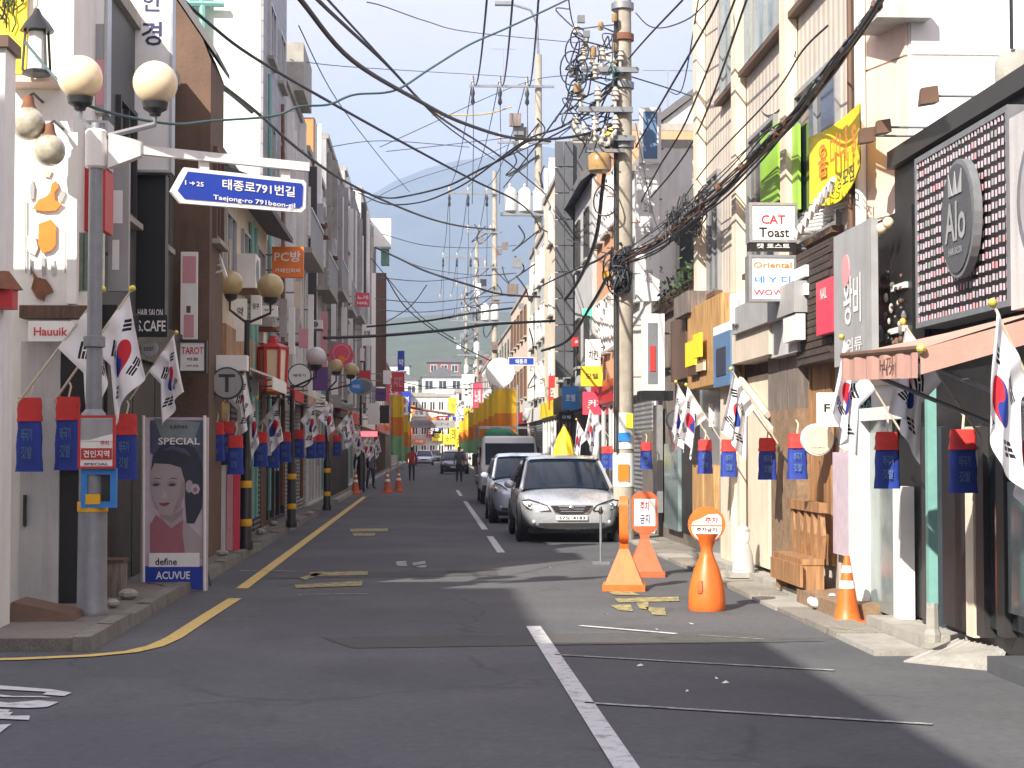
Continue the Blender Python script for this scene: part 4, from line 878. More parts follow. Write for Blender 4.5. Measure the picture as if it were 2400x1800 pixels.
# grey sack-like speaker at the frame edge
c = P(2372,160,12.6); t_ = thing('loudspeaker','weathered grey horn loudspeaker hanging by the white wall','loudspeaker',tuple(c-ZU*.2)); q = MB()
q.lathe(c+Vector((.05,.1,-.02)),[(.12,-.17),(.15,-.05),(.15,.08),(.10,.17),(.02,.19)],10,sx=1.,sy=.8); put(q,'body','concrete',t_,40)
q = MB(); q.box(c.x-.02,c.x+.5,c.y,c.y+.3,c.z-.2,c.z-.16); put(q,'bracket','steel_grey',t_)
q = MB(); q.tube([c+ZU*.15,c+ZU*.6],.015,5); put(q,'hanger','cable',t_)
# grey banner, brown brick front, red box, dark ornament panel
rc = siderect(1956,532,2044,852,3.78); s0 = sign(rc,'grey sheet sign with tall white letters between brick panel and black panel','sign_grey',[('왕비',.52,.53,.46,.36,'sign_white'),('의류',.56,.86,.42,.10,'sign_white')],t=.06,name='sheet_sign')
c,r,u,n,w_,h_ = rc; disc(s0,c+r*(-.14*w_)+u*(.20*h_),r,u,n,.10*w_,'sign_pink','emblem',.01,.012,16,1,1.1)
root = thing('brick_panel','dark brown brick front panel behind the red box sign','panel',tuple(siderect(1868,590,1955,850,3.95)[0])); rc = siderect(1868,575,1955,850,3.95); c,r,u,n,w_,h_ = rc
q = MB(); q.slab(c,r,u,n,w_,h_,.2); put(q,'backing','dark_brick',root); nb = 16; cb = 6
for j in range(nb):
    for i in range(cb):
        off = .5 if j%2 else 0; a = (i+off+.5)/(cb+.5); q = MB(); q.slab(c+r*((a-.5)*w_*.97)+u*((.5-(j+.5)/nb)*h_)+n*(.008+.004*random.random()),r,u,n,w_/cb*.9,h_/nb*.84,.02); put(q,'brick','dark_brick',root)
for v0,m in ((.14,'sign_white'),(.30,'sign_white')): deco(root,rc,.02,v0,.38,v0+.1,m,'name_plate',.05)
rc = siderect(1914,655,1952,782,3.86); sign(rc,'small pinkish red box sign with white square','sign_pinkred',[('NAIL',.5,.25,.4,.2,'sign_white')],t=.08,name='box_sign')
rc = siderect(2050,500,2140,830,4.0); s0 = sign(rc,'tall black panel crowded with ornaments beside the grey sheet sign','sign_black',t=.15,name='ornament_panel')
c,r,u,n,w_,h_ = rc; rnd = random.Random(9)
for k in range(50):
    q = MB(); p_ = c+r*(rnd.uniform(-.35,.4)*w_)+u*(rnd.uniform(-.48,.1)*h_)+n*.03
    q.ball(p_,rnd.uniform(.012,.03),7,5,sz=rnd.uniform(.8,2.2)); put(q,'ornament',rnd.choice(['porcelain','wood_dark','steel_grey','rust','wood_grey','frame_dark']),s0,60)
for k in range(5):
    q = MB(); q.ball(c+r*((-.35+.17*k)*w_)+u*(.33*h_+.02*k)+n*.14,.05,8,6); put(q,'lamp','globe_cream',s0,60)
deco(s0,rc,.55,.52,.9,.56,'sign_white','name_plate',.03); deco(s0,rc,.5,.82,.88,.86,'sign_white','name_plate',.03)
# white spiral rods over the shops
t_ = thing('white_rods','bundle of white plastic rods sticking out over the shop fronts','rods',tuple(P(1900,560,17)))
for i in range(7):
    a = P(1858+i*13,545-i*10,18.2-.2*i); q = MB(); q.tube([a,a+Vector((.85,-.9-.1*i,.05))],.018,5); put(q,'rod','white_metal',t_)
q = MB(); pts = [P(1862+i*3.4,556-i*4.9,18.1-.07*i)+Vector((0,0,.05*math.sin(i*2.2))) for i in range(28)]; q.tube(pts,.03,5); put(q,'coil','white_metal',t_)
# two white projecting signs, white toast sign, and blue-white letters
rc = camrect(1758,477,1866,566,18.2); s0 = sign(rc,'white square projecting sign with red and black hand lettering','sign_white',[('CAT',.5,.42,.52,.24,'red_ink'),('Toast',.52,.76,.66,.26,'black_ink')],t=.2,name='projecting_sign',frame='frame_alu',arm=4.2)
rc = camrect(1758,567,1866,586,18.2); sign(rc,'narrow black strip sign with white letters under the toast sign','sign_black',[('캣 토스트',.5,.5,.72,.62,'sign_white')],t=.18,name='projecting_sign',arm=4.2)
rc = camrect(1757,600,1864,704,18.25); s0 = sign(rc,'white square projecting sign with rows of rainbow letters','sign_white',[('Oriental',.5,.2,.84,.13,'sign_orange'),('네 Y 디',.5,.53,.78,.16,'sign_blue2'),('WOWO',.5,.82,.84,.13,'sign_pinkred')],t=.2,name='projecting_sign',frame='frame_alu',arm=4.2)
rc = camrect(1712,688,1752,758,21.0); sign(rc,'small white projecting sign with thin red scribble','sign_white',[('토니',.6,.35,.4,.3,'sign_pink')],t=.06,name='projecting_sign',arm=4.2)
rc = siderect(1716,690,1862,758,3.8); sign(rc,'long ribbed grey fascia below the rainbow sign','sign_grey',[('OPEN',.08,.75,.1,.2,'black_ink')],t=.3,name='fascia_sign')
# yellow cloth banner that sags
t_ = thing('yellow_banner','sagging yellow cloth banner with orange and dark Korean letters','banner',tuple(PX(1955,480,4.05))); q = MB(); N_ = 12; top_, bot_ = [], []
for i in range(N_+1):
    f_ = i/N_; px = 1897+118*f_; ty = 322-82*f_+10*math.sin(math.pi*f_); by = 478-30*f_-(60*f_**5)+16*math.sin(math.pi*f_); X = 4.04-.05*math.sin(math.pi*f_*2)
    top_.append(PX(px,ty,X)); bot_.append(PX(px,by,X))
for i in range(N_): q.add([bot_[i],bot_[i+1],top_[i+1],top_[i],bot_[i]+Vector((.012,0,0)),bot_[i+1]+Vector((.012,0,0)),top_[i+1]+Vector((.012,0,0)),top_[i]+Vector((.012,0,0))],[(0,1,2,3),(7,6,5,4)])
put(q,'cloth','sign_yellow',t_); n,r = facing(1)
write(t_,'음 미나 S',PX(1960,352,3.97),r,(ZU+Vector((0,0,0))),n,1.55,.34,'sign_orange',proud=0); write(t_,'수강생모집',PX(1966,425,3.97),r,ZU,n,1.2,.17,'leaf_dark',proud=0)
# blue-white hanging sign, white scroll sign beyond the pole
rc = camrect(1502,256,1546,378,31.0); sign(rc,'blue glass panel between two white posts above the scroll sign','sign_skyblue',t=.08,name='upright_sign',frame='frame_white',fw=.07,arm=4.3)
rc = camrect(1492,384,1546,705,31.1); s0 = sign(rc,'tall white upright sign with a column of faint blue letters','sign_white',t=.3,name='upright_sign',arm=4.3)
for k,s_ in enumerate(['커피','호텔','미용실','당구','깃발']): write(s0,s_,rc[0]+ZU*(rc[5]*(.36-.17*k)),XR,ZU,NY,rc[4]*.4,rc[5]*.1,'sign_grey',proud=.005)
rc = camrect(1578,352,1612,520,33.0); sign(rc,'grey slab sign edge standing over the white building','concrete',t=.6,name='upright_sign')
rc = camrect(1508,735,1558,915,27.6); s0 = sign(rc,'white framed display case with a red figure inside','sign_white',t=.3,name='display_case',arm=4.2); deco(s0,rc,.2,.12,.68,.92,'steel_grey','pane',.006); deco(s0,rc,.3,.42,.55,.75,'red_cloth','red_figure',.02)
rc = camrect(1500,916,1578,938,27.4); sign(rc,'dark shop fascia strip under the display case','sign_black',t=.4,name='fascia_sign')
round_sign(1588,985,26,25.4,'dark round sign behind the pair of white flags','dark_grey_wall','frame_dark',.1,arm=4.2)
rc = camrect(1668,905,1702,935,24.8); sign(rc,'tiny cream sign with dark letters under the blue poster','sign_white',[('전',.5,.45,.35,.4,'black_ink')],t=.05,name='small_sign',arm=4.2)
rc = camrect(1662,945,1694,1000,24.6); sign(rc,'small white notice with blue square and red marks','sign_white',[('24시',.5,.82,.6,.16,'red_ink')],t=.05,name='small_sign',arm=4.2)
# round cream sign, sports sign, cap sign by the awning
t_ = round_sign(1917,1030,38,17.3,'round cream disc sign with a small line of print','globe_cream','sign_white',.1,[('DORY',0,-.5,.9,.12,'steel_grey')],arm=4.2)
rc = camrect(1916,920,1966,1000,17.0); sign(rc,'white sign with black letters half hidden by a flag','sign_white',[('FILA',.98,.45,1.35,.24,'black_ink')],t=.06,name='projecting_sign',arm=4.2)
c = P(2030,955,16.2); t_ = thing('cap_sign','black cap-shaped sign with turquoise letters under the awning','sign',tuple(c-ZU*.16)); q = MB()
q.prism([c+Vector((x*.01,0,z*.01)) for x,z in [(-16,-9),(-10,-13),(0,-14.5),(11,-13),(17,-8),(17,0),(10,9),(4,12),(-4,9),(-12,2)]],(0,.08,0)); put(q,'cap','sign_black',t_)
write(t_,'BAR',c+Vector((.03,0,.03)),XR,ZU,NY,.2,.09,'teal_metal',proud=.006); q = MB(); q.tube([c+Vector((.1,.05,.02)),(4.2,c.y+.05,c.z+.02)],.02,5); put(q,'bracket','black_metal',t_)
# signs further along the sunny side
round_sign(1172,872,34,64,'large blank white round sign on a steel arm','sign_white','sign_white',.2,arm=3.6,name='round_sign')
rc = camrect(1192,838,1252,856,62); s0 = sign(rc,'small blue street name plate with white letters and arrows','sign_blue',[('태종로',.5,.5,.45,.6,'sign_white')],t=.05,name='street_name_plate',arm=3.6,frame='sign_white',fw=.025)
rc = camrect(1366,724,1420,738,42.5); sign(rc,'glowing green light sign high on the sunny side','led_green',t=.1,name='light_sign',arm=4.1)
for x0,y0,x1,y1,Y,m,lab in [(1372,795,1408,870,40,'sign_white','white hanging box with two pale cylinders beyond the pole'),(1362,858,1412,905,39.5,'sign_yellow','small sign with yellow header behind the pole'),(1318,905,1356,960,44,'sign_blue2','bright blue cloth sign behind the silver sedan'),(1366,918,1428,972,40.5,'sign_pinkred','rounded pinkish red sign with white marks behind the pole'),(1310,965,1345,990,45,'sign_black','small black sign with white letters behind the silver sedan'),(1340,790,1372,812,46,'sign_red','small red awning board high behind the pole'),
    (1260,860,1285,930,60,'sign_white','narrow white sign by the second pole'),(1286,880,1306,960,55,'sign_red','thin red banner near the second pole'),(1225,940,1250,985,70,'sign_grey','grey notice near the banners')]:
    rc = camrect(x0,y0,x1,y1,Y); sign(rc,lab,m,[(random.choice(['커피','호텔','당구','치킨','모텔','노래']),.5,.5,.6,.3,'sign_white' if m not in('sign_white','sign_yellow') else 'black_ink')],t=.12,name='projecting_sign',arm=4.1)
c = P(1322,1000,39); t_ = thing('folded_parasol','folded yellow parasol standing behind the silver sedan','parasol',(c.x,c.y,.03)); q = MB(); q.lathe((c.x,c.y,0),[(.26,c.z-1.05),(.30,c.z-.95),(.26,c.z-.6),(.17,c.z-.25),(.03,c.z)],9); put(q,'cloth','sign_yellow',t_,30); q = MB(); q.tube([(c.x,c.y,.03),(c.x,c.y,c.z+.05)],.025,6); put(q,'pole','frame_alu',t_)

# more of the crowded shopfronts on the shaded side: light boards, canopies and doorway panels
rnd = random.Random(77)
for i,(x0,y0,x1,y1,Y,m,lab) in enumerate([(588,690,612,760,28.5,'sign_white','narrow white box sign between the lamp globes and red lantern'),(612,716,650,742,29.5,'paper_white','small pale board above the red lantern'),(655,700,672,790,33,'sign_grey','thin grey upright panel right of the red lantern'),(676,720,690,830,34,'sign_white','thin white upright strip past the red lantern'),
    (690,660,706,760,38,'cream_wall','thin cream upright strip below the orange sign'),(722,690,734,830,42,'sign_white','thin white strip left of the pink strip'),(752,730,766,870,46,'sign_pink','tall pink upright strip up the shaded side'),(776,700,786,800,52,'frame_white','slim white upright strip near the magenta sign'),(800,720,812,790,56,'sign_white','slim white strip above the magenta sign'),(848,760,872,810,70,'sign_white','pale box beneath the pink square sign'),
    (590,872,604,930,27.5,'sign_white','small white hanging board beside the second lamp post'),(776,880,792,925,48,'sign_white','little white hanging board near the small globes'),(500,560,540,640,26.5,'cream_wall','faded cream board under the eaves'),(560,620,580,700,30,'sign_grey','grey narrow panel under the eaves'),(722,870,734,930,40,'paper_white','pale vertical board by the purple banner'),(880,910,905,940,74,'sign_purple','dark purple small board up the shaded side')]):
    sign(camrect(x0,y0,x1,y1,Y),lab,m,[(rnd.choice(['커피','호텔','당구','치킨']),.5,.4,.6,.2,'black_ink')] if x1-x0 > 22 else (),t=.15,name='shop_sign',arm=-3.15)
def canopy(y0,y1,z,m,lab,xw=-3.1,out=.75):
    t_ = thing('shop_canopy',lab,'awning',(xw+out/2,(y0+y1)/2,z-.3),'small canopies over the shaded shopfronts'); q = MB(); q.hexa([(xw,y0,z),(xw+out,y0,z-.28),(xw+out,y1,z-.28),(xw,y1,z)],[(xw,y0,z+.04),(xw+out,y0,z-.25),(xw+out,y1,z-.25),(xw,y1,z+.04)]); put(q,'cloth',m,t_)
    q = MB(); q.box(xw+out-.01,xw+out+.01,y0,y1,z-.45,z-.27); put(q,'valance',m,t_)
    for y in (y0+.1,y1-.1):
        q = MB(); q.tube([(xw,y,z-.35),(xw+out-.03,y,z-.3)],.014,5); put(q,'support_rod','galvanised',t_)
canopy(26.0,28.4,2.95,'sign_white','off-white canopy over the shaded shops beyond the portrait banner'); canopy(30.2,32.4,2.9,'red_cloth','dark red canopy over the shaded shops below the lantern sign'); canopy(35,37.5,2.95,'awning_salmon','dusty salmon canopy over the shaded shops',-3.2); canopy(41,44,3.0,'paper_white','pale canopy further along the shaded shops',-3.2); canopy(54,58,3.0,'red_cloth','dark red canopy far along the shaded shops',-3.15)

# air conditioners and pipes crowding the upper shaded fronts
rnd = random.Random(52)
for k in range(16):
    y = rnd.uniform(26,78); xw = -3.1 if y < 33 else -3.18; z = rnd.uniform(3.4,8.2 if y > 38 else 5.4); t_ = thing('air_conditioner','weathered air conditioner on the upper shaded fronts','air conditioner',(xw+.2,y,z),'air conditioner units on the facades'); q = MB(); q.box(xw+.02,xw+.34,y-.4,y+.4,z,z+.55); put(q,'casing',rnd.choice(['white_metal','light_grey_wall','concrete']),t_)
    disc(t_,Vector((xw+.345,y-.08,z+.28)),Vector((0,1,0)),ZU,Vector((1,0,0)),.2,'steel_grey','fan_grille',.01,.004,16); q = MB(); q.box(xw,xw+.4,y-.35,y+.35,z-.05,z-.005); put(q,'bracket','rust',t_)
for k in range(14):
    y = rnd.uniform(25.5,80); xw = -3.02 if y < 33 else -3.1; h_ = 5.5 if y < 33 else 9.; q = MB(); q.tube([(xw,y,.4),(xw,y+.02,h_*.5),(xw-.03,y,h_)],.04,7); solo(q,'downpipe',rnd.choice(['frame_alu','teal_metal','frame_white','rust']),'drain pipe running down the shaded fronts','pipe','drain pipes on the shaded fronts',smooth=50)
for k,(y0,y1,z) in enumerate([(39,43.5,6.2),(46,50.5,6.0),(53,57,6.6),(60,64,6.6),(68,73,7.0)]):
    t_ = thing('balcony','railed balcony on the upper shaded fronts','balcony',(-2.95,(y0+y1)/2,z),'balconies on the shaded fronts'); q = MB(); q.box(-3.2,-2.65,y0,y1,z-.12,z); put(q,'slab','concrete',t_); q = MB(); q.box(-2.69,-2.65,y0,y1,z+.86,z+.92); put(q,'rail','frame_alu',t_)
    yy = y0+.05
    while yy < y1: q = MB(); q.box(-2.685,-2.66,yy,yy+.025,z,z+.86); put(q,'baluster','frame_alu',t_); yy += .3
# ================================================================== NATIONAL FLAGS
def flag_material():
    m = bpy.data.materials.new('flag_cloth'); t, bs = nodes(m); N = t.nodes.new; l = t.links.new
    uv = N('ShaderNodeUVMap'); sp_ = N('ShaderNodeSeparateXYZ'); l(uv.outputs[0], sp_.inputs[0])
    def mth(op, a, b_=None, c=None):
        n = N('ShaderNodeMath'); n.operation = op
        for i, v in enumerate((a, b_, c)):
            if v is None: continue
            if isinstance(v, (int, float)): n.inputs[i].default_value = v
            else: l(v, n.inputs[i])
        return n.outputs[0]
    # centred coordinates in flag heights: x -0.75..0.75, y -0.5..0.5
    x = mth('MULTIPLY_ADD', sp_.outputs['X'], 1.5, -.75); y = mth('SUBTRACT', sp_.outputs['Y'], .5)
    def rot(a):
        ca, sa = math.cos(a), math.sin(a)
        return mth('ADD', mth('MULTIPLY', x, ca), mth('MULTIPLY', y, sa)), mth('SUBTRACT', mth('MULTIPLY', y, ca), mth('MULTIPLY', x, sa))
    def incirc(u, v, cx, r): 
        dx = mth('SUBTRACT', u, cx); return mth('LESS_THAN', mth('ADD', mth('MULTIPLY', dx, dx), mth('MULTIPLY', v, v)), r*r)
    th = -math.atan(2/3); u, v = rot(th)
    disc_ = incirc(u, v, 0, .25); le = incirc(u, v, -.125, .125); ri = incirc(u, v, .125, .125)
    up = mth('GREATER_THAN', v, 0)
    red = mth('MULTIPLY', disc_, mth('MAXIMUM', mth('MULTIPLY', up, mth('SUBTRACT', 1, ri)), le))
    blue = mth('MULTIPLY', disc_, mth('SUBTRACT', 1, red))
    bars = None
    for ang, pat in ((math.pi-math.atan(2/3), (1,1,1)), (math.atan(2/3), (0,1,0)), (-math.atan(2/3), (0,0,0)), (math.pi+math.atan(2/3), (1,0,1))):
        a, b_ = rot(ang); ab = mth('ABSOLUTE', b_); wide = mth('LESS_THAN', ab, .125)
        for k, solid in enumerate(pat):
            c = .455-.062*(k-1)*-1; on = mth('MULTIPLY', wide, mth('LESS_THAN', mth('ABSOLUTE', mth('SUBTRACT', a, c)), .022))
            if not solid: on = mth('MULTIPLY', on, mth('GREATER_THAN', ab, .012))
            bars = on if bars is None else mth('MAXIMUM', bars, on)
    def mix(f, a, b_):
        n = N('ShaderNodeMix'); n.data_type = 'RGBA'; l(f, n.inputs['Factor'])
        for s_, q in (('A', a), ('B', b_)):
            if isinstance(q, tuple): n.inputs[s_].default_value = q
            else: l(q, n.inputs[s_])
        return n.outputs['Result']
    c = mix(red, (.84,.84,.86,1), (.60,.02,.035,1)); c = mix(blue, c, (.012,.045,.30,1)); c = mix(bars, c, (.012,.014,.02,1))
    l(c, bs.inputs['Base Color']); bs.inputs['Roughness'].default_value = .75
    tr = N('ShaderNodeBsdfTranslucent'); l(c, tr.inputs['Color']); ms = N('ShaderNodeMixShader'); ms.inputs[0].default_value = .22
    out = t.nodes['Material Output']; l(bs.outputs[0], ms.inputs[1]); l(tr.outputs[0], ms.inputs[2]); l(ms.outputs[0], out.inputs['Surface'])
    MATS['flag_cloth'] = m
flag_material()
FLAG_MESH = {}
def flag_parts(kind):
    """local frame: pole foot at the origin, pole leans towards +x; kind = (lean, length, seed, spread)"""
    if kind in FLAG_MESH: return FLAG_MESH[kind]
    lean, ln, seed, spread, swing = kind; rnd = random.Random(seed); ax = Vector((math.cos(lean), 0, math.sin(lean)))
    q = MB(); q.tube([Vector((0,0,0)), ax*ln], [.013,.010], 7); pole = q.mesh('pole', Vector((0,0,0)), 50); pole.materials.append(M('bamboo'))
    q = MB(); q.ball(ax*(ln+.03), .034, 10, 8); fin = q.mesh('finial', Vector((0,0,0)), 80); fin.materials.append(M('finial_gold'))
    H, Fl, nu, nv = .64, .86, 26, 22; q = MB(); uvs = []
    p1, p2, p3 = [rnd.uniform(0,6.28) for _ in range(3)]; kf = rnd.uniform(2.2,3.4)
    for i in range(nu+1):
        u = i/nu
        for j in range(nv+1):
            v = j/nv; hp = ax*(ln-.02-H*v); s_ = hp.x
            # cloth falls from the pole; folds deepen towards the free edge; the lower corner swings back under the pole
            s1 = Fl*u*(.96-.04*math.cos(kf*2*v+p2)*u); gap = (ax.x*H*v)*(.80-.6*min(1,spread*.5))*(.9+.1*math.sin(9*v+p1)); dg_ = gap*1.45
            gx, gz = (s1*.70, -s1*.70) if s1 < dg_ else (dg_*.70, -dg_*.70-(s1-dg_))
            amp = (.03+.06*u)*(.7+.3*math.sin(p3))+.012
            yy = amp*math.sin(kf*math.pi*v*1.6+p2+u*.8)+.03*u*math.sin(5*u+p1)-.05*u*spread
            xx = (.04*math.sin(kf*3.3*v+p3)*u) + spread*.05*u*(1-v) - .05*u*v + swing*u*(.6+.4*u)
            q.v.append(hp+Vector((gx+xx, yy, gz+.03*math.sin(3*v+p1)*u))); uvs.append((u, 1-v))
    for i in range(nu):
        for j in range(nv):
            a = i*(nv+1)+j; q.f.append([a, a+1, a+nv+2, a+nv+1]); q.mi.append(0)
    cl = q.mesh('cloth', Vector((0,0,0)), 180); cl.materials.append(M('flag_cloth'))
    ul = cl.uv_layers.new(name='UVMap')
    for lp_ in cl.loops: ul.data[lp_.index].uv = uvs[lp_.vertex_index]
    FLAG_MESH[kind] = (pole, fin, cl); return FLAG_MESH[kind]
FG = 'national flags hung along both sides of the street'
def flag(px_tip, py_tip, Y, side, seed, lean=54, ln=1.3, spread=0, yaw=0, label=None, scale=1., swing=.1, X=3.3):
    """tip of the pole at a pixel and depth; the pole leans out from the wall over the street"""
    if side > 0: Y = PX(px_tip, py_tip, X).y; scale = .72
    elif Y > 18: scale = .76
    tip = P(px_tip, py_tip, Y); a = R(lean); sgn = -side
    foot = tip-Vector((sgn*math.cos(a)*math.cos(yaw), math.cos(a)*math.sin(yaw), math.sin(a)))*(ln*scale)
    rz = (0 if sgn > 0 else math.pi)+(yaw if sgn > 0 else -yaw)
    o = bpy.data.objects.new('national_flag', None); COL.objects.link(o); o.location = foot; o.rotation_euler = (0,0,rz); o.scale = (scale,)*3; o.empty_display_size = .2
    tag(o, label or ('white national flag with red and blue disc hanging on the %s side of the street' % ('sunny' if side > 0 else 'shaded')), 'flag', FG)
    for nm, me in zip(('pole','finial','cloth'), flag_parts((a, ln, seed, spread, swing))):
        c = bpy.data.objects.new(nm, me); COL.objects.link(c); c.parent = o
    return o
flag(236,684,16.2,-1,1,54,1.3,.4,label='national flag hanging half behind the galvanised lamp post')
flag(306,682,16.6,-1,2,56,1.3,1.0,label='national flag with yellow finial just past the galvanised lamp post')
flag(410,783,19.0,-1,3,56,1.15,.7,label='national flag hanging above the portrait banner')
flag(577,868,25.2,-1,4,55,1.15,.3,label='grey shaded national flag beside the second lamp post')
flag(655,932,27.6,-1,5,48,1.1,1.6,yaw=-.5,label='national flag spread open showing its whole disc on the shaded side')
flag(738,938,33.5,-1,6,52,1.15,1.3,yaw=-.4); flag(776,940,40,-1,2,52,1.15,.6); flag(816,968,44,-1,4,52,1.1,.6); flag(826,970,48,-1,3,54,1.1,.9)
flag(600,936,26.2,-1,1,50,1.1,.1)
for px,py,Y,sd in ((862,1022,60,2),(872,1024,66,5),(888,1024,74,3),(845,1000,52,6)): flag(px,py,Y,-1,sd,52,1.15,.7)
flag(2330,718,12.3,1,7,62,1.25,1.3,swing=.02,yaw=-.25,X=3.0,label='largest national flag hanging in front of the salmon awning')
flag(2120,760,15.4,1,3,56,1.3,.4,label='national flag poking up behind the salmon awning')
flag(1976,795,15.9,1,8,58,1.25,.5,scale=1.05,label='national flag covering part of the white lettered sign')
flag(1716,868,22.6,1,9,58,1.3,1.1,label='national flag hanging before the beige garage post')
flag(1586,898,26.0,1,10,60,1.2,.4,label='national flag further from the wooden shop in a crossed pair'); flag(1610,905,25.4,1,2,58,1.25,.9,label='national flag nearer the wooden shop in a crossed pair')
flag(1381,958,37,1,4,55,1.2,1.1); flag(1352,985,39,1,5,60,1.15,.4); flag(2398,905,12.0,1,5,60,1.2,.2,X=3.85,label='national flag hanging in the dark doorway beside the largest flag')
# ------------------------------------------------------------------ red and blue flag pouches
def pouch(px, py, Y, side, label=None, hgt=.70, wd=.24, yaw=0):
    """top centre of the pouch at a pixel"""
    if side > 0: Y = PX(px, py, 3.95 if px == 2256 else 3.80).y
    if side > 0: hgt, wd = .47, .2
    elif Y > 20: hgt, wd = .55, .22
    c = P(px, py, Y); t_ = bpy.data.objects.new('flag_pouch', None); COL.objects.link(t_); t_.location = (c.x, c.y, c.z-hgt); t_.rotation_euler = (0,0,yaw); t_.empty_display_size = .2
    tag(t_, label or 'hanging cloth pouch with red flap and blue body on the %s side' % ('sunny' if side > 0 else 'shaded'), 'pouch', 'red and blue flag pouches along the shopfronts')
    key = 'pouch%.2f%.2f' % (hgt, wd)
    if key not in FLAG_MESH:
        z1 = hgt; q = MB()
        def prof(q, za, zb, w0, w1, d0, d1, n=16):
            q.lathe((0,0,0), [(1,0)], 1) if False else None
            b0 = len(q.v); rows = 6
            for i in range(rows+1):
                f_ = i/rows; w_ = w0+(w1-w0)*f_; d_ = d0+(d1-d0)*f_; z = za+(zb-za)*f_
                for k in range(n):
                    a = 2*math.pi*k/n; ca, sa = math.cos(a), math.sin(a); e = .55
                    x = w_*math.copysign(abs(ca)**e, ca); y = d_*math.copysign(abs(sa)**e, sa); q.v.append(Vector((x*(1+.05*math.sin(i*1.7+k)), y*(1+.12*math.sin(i*2.1+k*1.3)), z)))
            for i in range(rows):
                for k in range(n): q.f.append([b0+i*n+k, b0+i*n+(k+1)%n, b0+(i+1)*n+(k+1)%n, b0+(i+1)*n+k]); q.mi.append(0)
            q.f.append([b0+k for k in range(n)][::-1]); q.f.append([b0+rows*n+k for k in range(n)]); q.mi += [0,0]
        q = MB(); prof(q, 0, z1*.70, wd*.52, wd*.46, .055, .05); body = q.mesh('body', Vector((0,0,0)), 60); body.materials.append(M('blue_cloth'))
        q = MB(); prof(q, z1*.68, z1, wd*.49, wd*.45, .065, .035); flap = q.mesh('flap', Vector((0,0,0)), 60); flap.materials.append(M('red_cloth'))
        q = MB(); n = Vector((0,-1,0)); vs, fs = TEXTS['국기꽂이']
        for k, ch in enumerate(['태극기','깃발']): write(None, ch, Vector((-.01,-.072,z1*(.5-.24*k))), XR, ZU, n, wd*.42, z1*.17, None, mb=q)
        lt = q.mesh('lettering', Vector((0,0,0))); lt.materials.append(M('sign_skyblue'))
        q = MB(); q.tube([(0,0,z1-.02),(.02,.03,z1+.10),(.0,.05,z1+.14)], .010, 5); st = q.mesh('strap', Vector((0,0,0))); st.materials.append(M('bamboo'))
        FLAG_MESH[key] = (body, flap, lt, st)
    for nm, me in zip(('body','flap','lettering','strap'), FLAG_MESH[key]):
        o = bpy.data.objects.new(nm, me); COL.objects.link(o); o.parent = t_
    return t_
pouch(70,932,16.35,-1,'flag pouch hanging on the pale grey door panel'); pouch(160,930,16.5,-1,'flag pouch hanging in the dark entrance by the door panel'); pouch(296,970,18.4,-1,'flag pouch hanging behind the galvanised lamp post')
for px,py,Y in ((508,990,24.6),(533,988,25.2),(552,1020,24.2),(612,1012,27),(640,1020,29),(668,1012,31),(700,1008,34),(730,1015,37),(752,1018,40),(790,1020,45)): pouch(px,py,Y,-1)
pouch(2078,1012,14.9,1,'flag pouch hanging under the awning support beside the glass shop',.72,.26); pouch(2256,1006,13.4,1,'flag pouch hanging in deep shade under the awning',.8,.3)
pouch(1868,1016,18.9,1,'flag pouch on the wall between stone column and wooden door'); pouch(1798,1026,20.6,1,'flag pouch on the garage post beside the stone column'); pouch(1708,1030,23.2,1,'flag pouch below the flag at the beige garage post'); pouch(1652,1030,25.4,1,'flag pouch hanging before the dark recess of the wooden shop'); pouch(1514,1036,29.0,1,'flag pouch hanging beside the concrete pole')
for px,py,Y in ((1438,1045,33.5),(1420,1046,35)): pouch(px,py,Y,1)
# ================================================================== LAMP POSTS
def globes(t_, c, sep, r_, m, arm='black_metal', dz=.0):
    for sx in (-1, 1):
        cc = c+Vector((sx*sep/2, sx*.25*0, sx*dz)); q = MB(); q.ball(cc, r_, 22, 14); put(q,'globe',m,t_,180)
        q = MB(); q.lathe(cc-ZU*(r_+.09), [(.04,0),(.05,.03),(.10,.06),(.11,.11)], 12); put(q,'collar',arm,t_,40)
        q = MB(); q.tube([cc-ZU*(r_+.08), cc-ZU*(r_+.2), c+Vector((0,0,-r_-.26))], .022, 6); put(q,'arm',arm,t_,50)
base = G(215,1466); X0, Y0 = base.x, base.y
t_ = thing('lamp_post','galvanised lamp post with two cream globes and a red and white notice','street lamp',(X0,Y0,.1),'globe street lamps')
q = MB(); q.lathe((X0,Y0,.1),[(.145,0),(.145,.04),(.135,.06),(.13,1.0),(.128,1.02)],20); put(q,'lower_sleeve','galvanised',t_,40)
q = MB(); q.lathe((X0,Y0,1.12),[(.128,0),(.125,.75),(.11,.8),(.075,.84),(.068,1.4),(.062,3.35)],18); put(q,'pole','galvanised',t_,40)
q = MB(); q.lathe((X0,Y0,2.52),[(.075,0),(.10,.01),(.10,.1),(.075,.11)],16); put(q,'collar','galvanised',t_,40)
for z in (1.03,):
    q = MB(); q.lathe((X0,Y0,z),[(.137,0),(.139,.01),(.139,.08),(.137,.09)],20); put(q,'yellow_band','band_yellow',t_,40)
ct = P(255,235,Y0); gl = P(188,182,Y0); gr = P(364,195,Y0)
for cc in (gl,gr):
    q = MB(); q.ball(cc, 52*Y0/F, 26, 16); put(q,'globe','globe_cream',t_,180)
    q = MB(); q.lathe(cc-ZU*.30,[(.05,0),(.06,.03),(.11,.06),(.12,.12)],14); put(q,'collar','black_metal',t_,40)
    q = MB(); q.tube([cc-ZU*.27,cc-ZU*.38,Vector((X0,Y0,cc.z-.52))],.028,6); put(q,'arm','steel_grey',t_,50)
